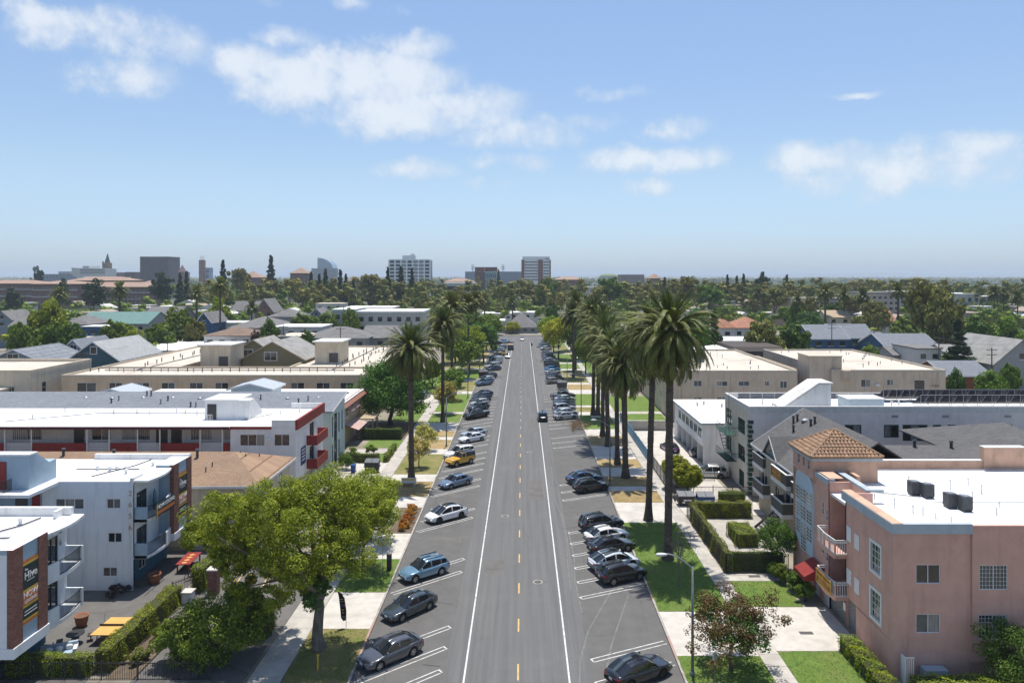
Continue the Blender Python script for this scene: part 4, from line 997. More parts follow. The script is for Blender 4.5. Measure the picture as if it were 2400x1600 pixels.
LEAF=dict(street=leafmat('leaf_street',(.237,.309,.028),(.167,.237,.021),(.439,.462,.053),trans=.3),dark=leafmat('leaf_dark',(.082,.162,.026),(.055,.117,.018),(.183,.300,.046),trans=.22),mid=leafmat('leaf_mid',(.141,.222,.030),(.099,.167,.022),(.259,.338,.050),trans=.28),bright=leafmat('leaf_bright',(.224,.300,.025),(.164,.230,.020),(.408,.461,.051),trans=.3),yellow=leafmat('leaf_yellow',(.345,.356,.025),(.254,.276,.022),(.544,.517,.055),trans=.32),olive=leafmat('leaf_olive',(.193,.202,.046),(.137,.152,.034),(.318,.302,.074),trans=.22),brown=leafmat('leaf_eucalypt',(.217,.202,.048),(.147,.152,.036),(.353,.302,.083),trans=.2),conifer=leafmat('leaf_conifer',(.038,.072,.028),(.025,.052,.021),(.078,.121,.044),trans=.12),red=leafmat('leaf_red',(.132,.065,.031),(.087,.086,.022),(.211,.130,.053),trans=.25,nscale=1.1),grey=leafmat('leaf_grey',(.198,.165,.125),(.145,.125,.089),(.277,.238,.178),trans=.15),cream=leafmat('leaf_cream',(.405,.378,.095),(.243,.249,.050),(.731,.638,.202),trans=.25),hedge=leafmat('leaf_hedge',(.241,.285,.025),(.156,.211,.017),(.423,.432,.048),trans=.22,nscale=.8),hedged=leafmat('leaf_hedge_dark',(.109,.166,.019),(.073,.119,.014),(.181,.250,.029),trans=.2,nscale=.8),orange=leafmat('leaf_orange_flower',(.473,.164,.022),(.222,.152,.026),(.668,.265,.046),trans=.25,nscale=1.5),purple=leafmat('leaf_purple',(.094,.062,.070),(.062,.055,.042),(.156,.109,.113),trans=.2),)
def plant(name,label,cat,loc,trunk,crown,scale=(1,1,1),rz=0.0,group=None,crownmat=None):
 t=thing(name,label,cat,loc,rz,group)
 t.scale=scale
 if trunk is not None:inst('trunk',trunk,t,(0,0,0))
 c=inst('crown',crown,t,(0,0,0),mat=crownmat)
 return t
def hedge(name,label,x0,x1,y0,y1,h,mat,dens=230,leaf=.052,group=None,cat='hedge',z0=.12,round_=.12):
 rng=np.random.default_rng(abs(hash((round(x0,2),round(y0,2))))%99999)
 w,d=x1-x0,y1-y0
 t=thing(name,label,cat,((x0+x1)/2,(y0+y1)/2,z0),group=group)
 mb=MB();e=.07
 mb.box(-w/2+e,w/2-e,-d/2+e,d/2-e,0,h-e);mb.build('twigs',M('hedge_twigs',(.06,.065,.022),(.04,.045,.016),scale=6,rough=.95),t,local=True)
 Ps,Ns=[],[]
 for(area,fn)in((w*d,lambda a,b:((a-.5)*w,(b-.5)*d,0*a+h,(0,0,1))),(w*h,lambda a,b:((a-.5)*w,0*a-d/2,b*h,(0,-1,0))),(w*h*.4,lambda a,b:((a-.5)*w,0*a+d/2,b*h,(0,1,0))),(d*h,lambda a,b:(0*a-w/2,(a-.5)*d,b*h,(-1,0,0))),(d*h,lambda a,b:(0*a+w/2,(a-.5)*d,b*h,(1,0,0)))):
  n=int(area*dens)+3
  a,b=rng.random(n),rng.random(n);x,y,z,nn=fn(a,b)
  wob=.10*np.sin(x*2.3+y*1.7+z)+.07*np.sin(x*5.1+y*4.3+2*z)
  p=np.stack([x,y,z],1)+np.array(nn)*(rng.normal(size=n)*.035+wob)[:,None]
  Ps.append(p);Ns.append(unit(np.array(nn)+rng.normal(size=(n,3))*.55))
 P=np.concatenate(Ps);Nn=np.concatenate(Ns)
 V,F=leaves(P,Nn,leaf,rng)
 o=bpy.data.objects.new('leaves',np_mesh('leaves',V,F,mat));COL.objects.link(o);o.parent=t
 return t
def shrub(name,label,x,y,rx,ry,h,mat,per=900,leaf=.09,group=None,cat='shrub',z0=.14):
 rng=np.random.default_rng(int(abs(x*131+y*17))+5)
 t=thing(name,label,cat,(x,y,z0),group=group)
 C,Rr=crown_clumps((0,0,h*.5),(rx*.8,ry*.8,h*.42),22,rng,cr=.40,low=-.6)
 P,Nn=clump_points(C,Rr,per//11,rng,hollow=.5)
 P[:,2]=np.maximum(P[:,2],.03)
 V,F=leaves(P,Nn,leaf,rng)
 o=bpy.data.objects.new('leaves',np_mesh('leaves',V,F,mat));COL.objects.link(o);o.parent=t
 mb=MB()
 for k in range(4):mb.cyl((rng.normal()*.05,rng.normal()*.05,-.1),(rng.normal()*rx*.4,rng.normal()*ry*.4,h*.6),.03,.015,n=5)
 mb.build('stem',BARK,t,local=True)
 return t
def frond_mesh(L,bend,seed,mat,leaflet=.46,pairs=38,droop=.5,lw=.052):
 rng=np.random.default_rng(seed)
 n=13;s=np.linspace(0,1,n)
 ang=-bend*s**1.6
 dx=np.cos(ang)*L/(n-1);dz=np.sin(ang)*L/(n-1)
 x=np.concatenate([[0],np.cumsum(dx[:-1])]);z=np.concatenate([[0],np.cumsum(dz[:-1])])
 sway=rng.normal()*.12;y=sway*L*.3*s**2
 V,F=[],[]
 for i in range(n-1):
  w0,w1=.055*(1-s[i])+.008,.055*(1-s[i+1])+.008
  o=len(V)
  V+=[(x[i],y[i]-w0,z[i]),(x[i],y[i]+w0,z[i]),(x[i+1],y[i+1]+w1,z[i+1]),(x[i+1],y[i+1]-w1,z[i+1])]
  F.append((o,o+1,o+2,o+3))
 for k in range(pairs):
  f=.10+.89*(k+rng.random()*.6)/pairs
  px,py,pz=np.interp(f,s,x),np.interp(f,s,y),np.interp(f,s,z);a=np.interp(f,s,ang)
  ll=leaflet*(.45+1.0*math.sin(math.pi*min(1,f*.80+.14)))*(.85+.3*rng.random())
  fw=Vector((math.cos(a),0,math.sin(a)));up=Vector((-math.sin(a),0,math.cos(a)))
  for sd in(-1,1):
   d=(fw*(1.05+.5*f)+Vector((0,sd,0))*.85+up*(.42-droop*f)+Vector((0,0,-.10))).normalized()
   p0=Vector((px,py,pz));w=fw*lw
   p1=p0+d*ll*.55+Vector((0,0,.02));p2=p0+d*ll+Vector((0,0,-.16*ll))
   o=len(V)
   V+=[tuple(p0-w*.6),tuple(p0+w*.6),tuple(p1+w),tuple(p1-w),tuple(p2)]
   F.append((o,o+1,o+2,o+3));F.append((o+3,o+2,o+4,o+4))
 me=bpy.data.meshes.new('frond')
 me.from_pydata(V,[],[f if f[2]!=f[3]else f[:3]for f in F])
 me.materials.append(mat);me.update()
 return me
FROND=leafmat('leaf_frond',(.120,.138,.030),(.080,.102,.022),(.21,.20,.055),trans=.16,nscale=.6,rough=.5,rnd=.36,spec=.22)
FROND2=leafmat('leaf_frond_upright',(.080,.115,.032),(.060,.092,.026),(.115,.14,.045),trans=.16,nscale=.6,rough=.5,rnd=.36,spec=.22)
FRDRY=leafmat('leaf_frond_dry',(.15,.10,.045),(.10,.07,.03),(.22,.15,.075),trans=.1,nscale=.9)
FR={'up':[frond_mesh(3.5,.30,1,FROND2,.34,30),frond_mesh(3.7,.55,2,FROND2,.36,30)],'arch':[frond_mesh(4.5,1.35,3,FROND,.42),frond_mesh(4.6,1.65,4,FROND,.42),frond_mesh(4.3,1.15,5,FROND,.40),frond_mesh(4.7,1.95,13,FROND,.42)],'hang':[frond_mesh(4.2,1.0,6,FROND,.38),frond_mesh(4.0,.7,7,FROND,.36),frond_mesh(4.4,1.3,12,FROND,.38)],'dry':[frond_mesh(3.4,.7,8,FRDRY,.28,24),frond_mesh(3.0,.4,9,FRDRY,.26,22)]}
def palm_trunk(h,r,seed,flare=1.75):
 rng=np.random.default_rng(seed);mb=MB()
 prof=[(r*flare,-.1),(r*flare*.86,.35),(r*1.25,.95),(r*1.05,1.7)]
 k=int(h/.5)
 for i in range(k):
  z=1.9+(h-2.6)*i/k
  prof.append((r*(1+.035*rng.normal()-.08*i/k),z));prof.append((r*(.955+.03*rng.normal()-.08*i/k),z+.12))
 prof+=[(r*1.15,h-.55),(r*1.7,h-.1),(r*1.75,h+.35),(r*1.1,h+.8),(.05,h+1.0)]
 mb.lathe((0,0,0),prof,n=12)
 return mb.mesh('trunk',PALMB,smooth=True)
def date_palm(label,x,y,h,seed,size=1.0,n=205,r=.36,group='date palms along the street',lean=(0,0)):
 rng=np.random.default_rng(seed)
 t=thing('date_palm',label,'palm tree',(x,y,.12),rng.uniform(0,6.28),group)
 t.rotation_euler[0]=rng.normal()*.012;t.rotation_euler[1]=rng.normal()*.012;r*=rng.uniform(.9,1.12)
 o=inst('trunk',palm_trunk(h,r,seed),t,(0,0,0))
 for i in range(n):
  f=(i+.5)/n
  e=86-152*f**.9+rng.normal()*6
  az=i*2.39996+rng.normal()*.18
  if f<.16:me=FR['up'][i%2]
  elif f<.74:me=FR['arch'][int(rng.integers(4))]
  else:me=FR['hang'][int(rng.integers(3))]
  s=size*(.98+.22*rng.random())*(.92 if f<.1 else 1)
  rr=.28*(1 if f>.1 else .3)
  inst('frond',me,t,(math.cos(az)*rr,math.sin(az)*rr,h+.55-.8*f),(rng.normal()*.25,-rad(e),az),(s,)*3)
 for i in range(20):
  az=i*2.6+rng.normal()*.3
  inst('dry_frond',FR['dry'][i%2],t,(math.cos(az)*.3,math.sin(az)*.3,h-.35),(rng.normal()*.3,rad(48+rng.random()*26),az),(size*(.75+.3*rng.random()),)*3)
 return t
def far_palm_crown(seed,L=4.0,n=64,pairs=12):
 rng=np.random.default_rng(seed);mb=MB();fr=[frond_mesh(L,b,seed+i,FROND,.8,pairs,lw=.2)for i,b in enumerate((.4,1.3,1.7,.9))]
 for i in range(n):
  f=(i+.5)/n;e=85-125*f+rng.normal()*6;az=i*2.39996
  me=fr[0]if f<.18 else fr[1+i%2]if f<.75 else fr[3]
  mt=Matrix.Rotation(az,4,'Z')@Matrix.Rotation(-rad(e),4,'Y')@Matrix.Scale(.85+.3*rng.random(),4)
  mb.add([tuple(mt@v.co)for v in me.vertices],[tuple(p.vertices)for p in me.polygons])
 return mb.mesh('crown',FROND)
FPC=[far_palm_crown(31),far_palm_crown(47),far_palm_crown(59,L=2.2,n=34)]
def far_palm(label,x,y,h,k=0,size=1.0,r=.3,group='palms standing among the houses',name='date_palm'):
 t=thing(name,label,'palm tree',(x,y,0),R.uniform(0,6),group)
 mb=MB();mb.cyl((0,0,-.2),(0,0,1),r*1.5,r,n=8,cap=False);mb.cyl((0,0,1),(0,0,h),r,r*.85,n=8,cap=False);mb.cyl((0,0,h-.8),(0,0,h+.4),r*1.3,r*.6,n=8)
 o=mb.build('trunk',PALMB,t,local=True)
 inst('crown',FPC[k],t,(0,0,h+.1),scale=(size,)*3)
 return t
gP='date palms along the right verge'
def zpx(py,Y):return CAM_H-(py-634)/1630.7*Y
for lab,bx,by,hy,seed,size,lean in(('tall date palm with the largest crown, rooted in the green verge by the lamp post',1534,1287,769,101,.97,0),('tall date palm rooted at the far corner of the green verge, beside the largest one',1489,1197,776,102,.95,0),('date palm on the dry verge beside the black crossover, lower crown of its pair',1437,1099,842,103,.93,0),('date palm on the second dry verge with a lamp post in front of it',1418,1068,808,104,.93,0),('date palm with a wide root flare on the third dry verge',1397,1026,780,105,.95,0),('wide-rooted date palm at the near edge of the green verge past the brush pile',1384,1003,762,106,.93,0),('date palm, nearer trunk of the close pair past the low concrete bench',1373,958,742,107,.93,0),('date palm, farther trunk of the close pair past the low concrete bench',1362,954,728,108,.93,0)):
 x,y=gp(bx,by);date_palm(lab,x,y,zpx(hy,y),seed,size,group=gP)
gP='date palms along the left verge'
for lab,bx,by,hy,seed,size in(('date palm over the bench beside the steel blue sedan',945,1109,806,111,.86),('date palm past the street lamp, between lawn and kerb',1017,970,752,112,.92)):
 x,y=gp(bx,by);date_palm(lab,x,y,zpx(hy,y),seed,size,group=gP,n=180)
x,y=gp(1038,886);far_palm('date palm rising behind the second palm of the left verge',x,y,zpx(712,y),1,1.1,.36,gP)
x,y=gp(1317,868);far_palm('date palm at the far end of the right-hand palm row by the skip',x,y,zpx(728,y),0,1.05,.36,'date palms along the right verge')
x,y=gp(1322,850);far_palm('slim date palm showing behind the far end of the right-hand palm row',x,y,zpx(700,y),1,.9,.3,'date palms along the right verge')
K=.0313
def lobes_from(px,Y,X0):
 out=[]
 for(x,y,r,dy,w)in px:
  k=Y/1630.7
  out.append((((x-1199.5)*k-X0,dy,CAM_H-(y-634)*k),(r*k,r*k*1.05,r*k*.9),w))
 return out
x,y=gp(735,1492)
tm,cm=tree_mesh(12,5,4,6.4,310,290,.078,LEAF['street'],BARKG,21,tr=.42,cr=.30,low=-.8,nl=34,inner=.25,lobes=lobes_from([(495,1215,76,.5,.12),(455,1235,40,0,.05),(560,1180,62,-1.5,.08),(600,1230,75,2.0,.10),(660,1160,78,-1.5,.12),(735,1150,80,1.5,.12),(700,1235,90,-2.2,.14),(790,1175,72,.5,.10),(800,1250,68,-1.2,.10),(600,1310,62,-1.0,.08),(680,1320,58,-1.8,.08),(850,1200,55,2.0,.07),(545,1275,50,-.5,.06),(640,1195,60,3.0,.08)],50.4,x))
T1=plant('street_tree','broad olive-green street tree with a thick pale trunk in the verge by the grey sedan','tree',(x,y,.1),tm,cm)
rng=np.random.default_rng(5)
C=np.stack([rng.normal(size=26)*.45-.25,rng.normal(size=26)*.4-.1,rng.uniform(2.6,6.2,26)],1)
P_,N_=clump_points(C,np.full(26,.5),120,rng);V_,F_=leaves(P_,N_,.10,rng)
inst('trunk_ivy',np_mesh('ivy',V_,F_,LEAF['dark']),T1,(0,0,0))
tm,cm=tree_mesh(6,3.4,2.1,2.2,120,230,.075,LEAF['mid'],BARK,23,tr=.14,cr=.27,low=-.95,nl=12,lobes=[((0,0,2.1),(2.7,2.4,1.9),.6),((-1.9,.2,1.5),(1.7,1.6,1.3),.3),((1.1,.5,2.9),(1.4,1.3,1.1),.25)])
plant('leafy_shrub_tree','wide bushy green tree overhanging the car park by the pavement','tree',(-20.7,48.6,.1),tm,cm,(1.15,1.1,1.2))
tm,cm=tree_mesh(8,2.8,2.3,4.9,90,110,.11,LEAF['street'],BARK,24,tr=.16,cr=.28,low=-.8,nl=10)
plant('street_tree','smaller olive-green street tree in the shaded verge behind the broad one','tree',(-14.1,63.2,.1),tm,cm)
plant('street_tree','olive-green street tree next to the flower bed, touching the broad one','tree',(-15.2,70.8,.1),tm,cm,(1.0,1.0,.95),2.1)
tm,cm=tree_mesh(5.2,2.9,1.75,3.3,84,105,.075,LEAF['red'],BARK,25,tr=.13,cr=.22,low=-.9,nl=20,inner=.5,rough=.25)
t=plant('red_leaved_tree','open red-and-green leaved tree on the verge by the parking sign','tree',(14.0,47.6,.1),tm,cm,(1.1,1.1,1.0))
tm2,cm2=tree_mesh(5.5,2.5,1.7,2.7,46,90,.08,LEAF['dark'],BARK,26,tr=.05,cr=.22,low=-.9,nl=6,inner=.6,rough=.25)
inst('green_foliage',cm2,t,(.1,.2,-.1))
tm,cm=tree_mesh(5.6,1.35,1.7,3.7,40,17,.07,LEAF['grey'],BARKG,27,tr=.055,cr=.26,low=-.95,nl=34,inner=.6,rough=.3)
plant('bare_sapling','thin sapling with sparse greyish leaves beside the largest palm','tree',(13.3,60.4,.1),tm,cm)
tm,cm=tree_mesh(4,1.6,1.35,2.9,60,130,.08,LEAF['dark'],BARK,28,tr=.11,cr=.30,nl=8)
plant('small_tree','small dark green tree before the arched window of the pink building','tree',(23.0,64.0,.1),tm,cm)
tm,cm=tree_mesh(5.5,2.3,2.0,2.5,60,150,.085,LEAF['dark'],BARK,29,tr=.13,cr=.28,nl=8,low=-.95)
plant('evergreen_shrub_tree','dark evergreen rising against the camera-side wall of the pink building','tree',(31.6,44.9,.1),tm,cm,(1.1,.8,1.0))
tm,cm=tree_mesh(11.5,6.1,5.0,6.3,200,120,.19,LEAF['dark'],BARK,30,tr=.4,cr=.24,low=-.85,nl=14)
plant('shade_tree','large dense dark green tree beside the house with striped awnings','tree',(-23.2,126,.1),tm,cm)
tm_s,cm_s=tree_mesh(4.4,1.5,1.5,2.9,44,75,.11,LEAF['cream'],BARK,31,tr=.09,cr=.33,nl=8)
plant('blossom_tree','small cream-tipped round tree on the lawn by the white sport utility vehicle','tree',(-14.2,97.6,.1),tm_s,cm_s)
plant('blossom_tree','small cream-tipped round tree on the dry verge by the street lamp','tree',(-14.6,107.6,.1),tm_s,cm_s,(1,1,.95),2)
tm_m,cm_m=tree_mesh(6.5,2.4,2.2,4.2,60,85,.16,LEAF['mid'],BARK,32,tr=.15,cr=.30,nl=8)
plant('verge_tree','round green street tree beside the second left palm','tree',(-14.6,136,.1),tm_m,cm_m,(1.0,1,.95),1,crownmat=LEAF['cream'])
plant('verge_tree','round green street tree just past the second left palm','tree',(-15,151,.1),tm_m,cm_m,(1.1,1.1,1.05),2)
plant('verge_tree','glossy green street tree before the thin grey palm trunk','tree',(-14.4,194,.1),tm_m,cm_m,(1.25,1.25,1.3),3,crownmat=LEAF['dark'])
tb,cb=tree_mesh(3,1.5,1.35,2.4,150,80,.08,LEAF['hedge'],BARK,33,tr=.12,cr=.2,low=-.98,nl=4,inner=.3,rough=.02)
plant('topiary_tree','clipped ball tree in front of the blue bins fence, the nearer of two','topiary',(19.7,84.6,.1),tb,cb,(1.2,1.2,1.12),group='clipped ball trees')
plant('topiary_tree','clipped ball tree half hidden behind the other ball tree','topiary',(19.2,88.3,.1),tb,cb,(1.2,1.2,1.12),2,group='clipped ball trees')
tm_y,cm_y=tree_mesh(7.5,3.2,2.5,4.8,60,80,.19,LEAF['yellow'],BARK,34,tr=.18,cr=.30,nl=8)
VERGE=[(1283,826,5.4,'yellow','bright yellow-green street tree over the cars of the right row, nearest of its kind'),(1272,810,4.2,'yellow','bright yellow-green street tree behind the nearest one'),(1263,796,4.6,'street','olive-green street tree at the far end of the right row'),(1110,835,5.0,'dark','dark green street tree on the left verge behind the cargo van'),(1098,818,5.6,'mid','green street tree on the left verge past the grey palm trunk'),(1118,806,5.2,'mid','green street tree on the left verge close to the corner'),(1076,850,5.0,'bright','bright green tree in a left front yard near the grey palm trunk'),(1060,872,4.4,'mid','green tree in a left front yard by the pickup row'),(1045,835,5.5,'dark','dark tree in a left front yard behind the palms'),(1345,860,4.0,'mid','green tree between the far palms and the right pavement'),(1330,828,5.0,'dark','dark tree in a right front yard past the palm row'),(1312,806,5.0,'olive','olive tree in a right front yard near the corner'),(1088,795,5.0,'dark','dark tree left of the corner beside the pale blue pickup')]
for i,(px,py,r,k,lab)in enumerate(VERGE):
 x,y=gp(px,py);s=r/3.2
 plant('verge_tree',lab,'tree',(x,y,.1),tm_y,cm_y,(s,s,s*1.05),i*1.3,crownmat=LEAF[k])
hedge('clipped_hedge','thick clipped hedge running along the dark courtyard',-28.5,-27.4,47.2,57.3,1.55,LEAF['hedge'])
hedge('clipped_hedge','low clipped hedge behind the front fence of the courtyard',-34.5,-28.6,46.7,47.5,1.3,LEAF['hedge'])
hedge('clipped_hedge','clipped hedge behind the brick gate pillar',-27.6,-26.6,59.2,66.6,2.0,LEAF['hedge'])
hedge('clipped_hedge','dark hedge at the entrance beside the pavement',-20.0,-18.6,51.6,53.6,2.0,LEAF['hedged'])
hedge('clipped_hedge','tall brown-green hedge along the pavement side of the fenced garden',18.15,18.75,63.2,77.2,1.75,LEAF['olive'])
hedge('clipped_hedge','front hedge behind the dark fence of the fenced garden',18.8,23.4,63.3,63.8,1.75,LEAF['hedged'])
hedge('clipped_hedge','back hedge of the fenced garden under the bins',18.8,25.0,77.3,78.1,1.7,LEAF['hedge'])
hedge('clipped_hedge','flat-topped box hedge in the middle of the fenced garden',20.9,23.0,69.0,72.5,1.35,LEAF['hedge'])
hedge('clipped_hedge','low box hedge beside the blue bin',22.9,25.8,82.0,83.2,1.3,LEAF['hedged'])
hedge('clipped_hedge','long dark hedge behind the fence of the awning house garden',-26.0,-19.6,114.6,115.6,1.7,LEAF['hedged'],dens=60,leaf=.09)
hedge('clipped_hedge','low dark hedge behind the dark skip and blue bin',-26.0,-20.3,100.3,101.1,1.2,LEAF['hedged'],dens=60,leaf=.09)
hedge('clipped_hedge','narrow bright hedge along the left pavement',-19.7,-19.1,100.5,108.3,1.0,LEAF['bright'],dens=60,leaf=.09)
hedge('clipped_hedge','hedge along the camera side of the pink building',24.6,33.0,44.0,45.2,1.1,LEAF['bright'])
for i,(x,y,r,h,k,lab)in enumerate([(22.9,57.6,.85,1.5,'hedged','dark shrub beside the driveway under the red awning'),(22.9,59.2,.95,1.7,'hedged','dark rounded shrub under the red awning'),(22.5,61.0,.9,1.6,'hedged','dark shrub at the foot of the small tree by the arched window'),(22.2,62.2,.8,1.4,'hedged','dark shrub between fence corner and awning'),(-24.0,97.0,1.3,2.2,'dark','dark shrub beside the white gable wall'),(-24.3,101.5,1.0,2.0,'mid','leafy shrub in the corner of the small garden'),(-33.6,58.9,1.2,.7,'purple','low purple shrub bed under the blue wall'),(-24.0,50.9,1.2,1.2,'mid','loose shrub in the planting bed by the hedge'),(-26.3,48.6,.9,.9,'olive','dry shrub in the planting bed near the fence'),(-26.2,51.8,.8,.9,'mid','leafy shrub in the planting bed by the hedge end'),(-22.4,105,.9,1.6,'mid','round shrub by the small front lawn')]):
 shrub('garden_shrub',lab,x,y,r,r,h,LEAF[k],per=2400,leaf=.06)
for i in range(9):
 y=73.6+i*.82
 shrub('orange_flower_clump','orange flower clump in the kerbside bed, %s from the white fastback'%('nearest','second','third','fourth','fifth','sixth','seventh','eighth','farthest')[i],-12.6+.45*(i%2),y,.55,.5,.75,LEAF['orange'],per=420,leaf=.06,group='orange flower clumps in the kerbside bed',cat='flowers')
patch('flower_bed',SOIL,-13.8,VL,72.85,80.95,.16)
for mt,lo,c in((LAWN,'green',((.15,.22,.045),(.105,.17,.03),(.22,.28,.075))),(LAWNM,'mixed',((.17,.19,.05),(.25,.21,.09),(.32,.26,.12))),(LAWND,'dry',((.40,.30,.15),(.32,.24,.115),(.48,.37,.19)))):
 rng=np.random.default_rng(77);Ps=[]
 for m_,x0,x1,y0,y1,z in LAWNS:
  if m_ is not mt:continue
  n=int((x1-x0)*(y1-y0)*70);Ps.append(np.stack([x0+(x1-x0)*rng.random(n)+rng.normal(size=n)*.03,y0+(y1-y0)*rng.random(n),np.full(n,z+.02)],1))
 P=np.concatenate(Ps);Nn=unit(rng.normal(size=P.shape)*.42+np.array([0,0,1]));V,F=leaves(P,Nn,.05,rng,aspect=.4)
 o=bpy.data.objects.new('grass',np_mesh('grass',V,F,leafmat('grass_'+lo,*c,nscale=.5)));COL.objects.link(o);tag(o,'short %s grass of the near lawns'%lo,'grass',kind='stuff')
for y,lab in((45.0,'beside the white gate'),(46.5,'second from the white gate'),(48.0,'third from the white gate'),(49.5,'at the driveway end')):hedge('clipped_shrub','bright clipped shrub block by the pink wall, '+lab,22.3,23.5,y-.62,y+.62,1.05,LEAF['bright'],cat='shrub')
# -- buildings on the left side of the street
BLUEW=M('pale_blue_stucco',(.72,.755,.78),(.67,.705,.735),scale=1.0,rough=.9,bump=.2,bscale=30,streak=.42,stain=(.58,.61,.64),sscale=.3,samt=.5)
BLUED=M('blue_stucco',(.34,.44,.52),(.30,.395,.47),scale=1.0,rough=.9,bump=.2,bscale=30,streak=.2)
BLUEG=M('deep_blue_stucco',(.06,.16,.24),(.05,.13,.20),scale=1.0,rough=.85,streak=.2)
REDP=M('red_paint',(.27,.035,.030),(.22,.028,.025),scale=1.5,rough=.6,streak=.2)
WSTUC=M('white_stucco',(.78,.775,.76),(.72,.715,.70),scale=1.0,rough=.9,bump=.2,bscale=30,streak=.35,stain=(.60,.585,.56),sscale=.3,samt=.4)
TANW=M('tan_stucco',(.66,.495,.335),(.61,.455,.305),scale=.8,rough=.9,bump=.2,bscale=30,streak=.4,stain=(.38,.28,.19),sscale=.25,samt=.4)
BEIGEW=M('beige_stucco',(.60,.525,.405),(.55,.475,.365),scale=.8,rough=.9,bump=.2,bscale=30,streak=.5)
BSHIN=shingle('brown_shingle',(.30,.205,.135),(.23,.155,.105),stain=(.13,.10,.08),samt=.4,row=.22,wid=.6)
BSHINH=shingle('brown_shingle_end',(.34,.225,.145),(.25,.165,.11),stain=(.15,.11,.085),samt=.3,row=.22,wid=.6,axis='Y')
GSHIN=shingle('grey_shingle',(.22,.235,.26),(.16,.175,.20),stain=(.12,.13,.15),samt=.35)
DSHIN=shingle('charcoal_shingle',(.135,.133,.133),(.092,.09,.092),stain=(.15,.145,.14),samt=.35)
DSHINY=shingle('charcoal_shingle_side',(.135,.133,.133),(.092,.09,.092),stain=(.15,.145,.14),samt=.35,axis='Y')
ORNG=M('sign_orange',(.62,.19,.05),(.56,.16,.04),scale=2,rough=.6)
GREENS=M('sign_dark_green',(.022,.045,.042),(.018,.038,.036),scale=2,rough=.55)
YELS=M('sign_yellow',(.62,.42,.06),(.55,.36,.05),scale=2,rough=.6)
SIGNW=M('sign_white',(.78,.78,.77),(.74,.74,.73),scale=3,rough=.6)
BRONZ=M('numeral_bronze',(.36,.24,.12),(.28,.18,.09),scale=5,rough=.5)
def hive_sign(par,a,y0,y1,z0,z1):
 """banner panel on a street facade: stripes and lettering, facing +X"""
 mb=MB();fbox(mb,'E',a,y0,y1,z0,z1,.0,.05);s=mb.build('banner',GREENS,par)
 h=z1-z0;um=(y0+y1)/2;w=y1-y0
 for(f0,f1,m_)in((.955,1.0,ORNG),(.92,.955,YELS),(.28,.52,ORNG),(.50,.535,YELS),(.26,.29,YELS),(.0,.045,ORNG),(.045,.07,YELS)):
  mb=MB();fbox(mb,'E',a,y0,y1,z0+f0*h,z0+f1*h,.05,.056 if m_ is ORNG else .060);mb.build('stripe',m_,s)
 text_mb(s,'The','E',a,um-w*.30,z0+.845*h,w*.13,SIGNW,d=.07)
 text_mb(s,'Hive','E',a,um,z0+.745*h,w*.46,SIGNW,d=.07,bold=.008)
 text_mb(s,'NOW','E',a,um,z0+.445*h,w*.36,SIGNW,d=.07,bold=.006)
 text_mb(s,'LEASING','E',a,um,z0+.345*h,w*.21,SIGNW,d=.07,bold=.004)
 for f,ww in((.655,.5),(.185,.8),(.135,.85)):
  mb=MB();fbox(mb,'E',a,um-w*ww/2,um+w*ww/2,z0+f*h,z0+(f+.014)*h,.056,.064);mb.build('small_print',SIGNW,s)
def curved_slab(mb,xa,bulge,y0,y1,xin,z0,z1,n=8,m=0):
 pts=[(xin,y0)]+[(xa+bulge*math.sin(math.pi*i/n),y0+(y1-y0)*i/n)for i in range(n+1)]+[(xin,y1)]
 mb.prism(pts,z0,z1,m)
def rail(par,xa,bulge,y0,y1,Y0,Y1,z0,z1,gap=.12,mat=None,n=8):
 """iron railing following the slab edge between y0 and y1"""
 f=lambda y:xa+bulge*math.sin(math.pi*(y-Y0)/(Y1-Y0))
 mb=MB();k=max(2,int((y1-y0)/gap))
 for i in range(k+1):
  y=y0+(y1-y0)*i/k;mb.box(f(y)-.06,f(y)-.04,y-.01,y+.01,z0,z1)
 for z in(z0+.08,z1):
  for i in range(n):
   ya,yb=y0+(y1-y0)*i/n,y0+(y1-y0)*(i+1)/n
   mb.bar((f(ya)-.05,ya,z),(f(yb)-.05,yb,z),.04)
 return mb.build('railing',mat or BLACKM,par)
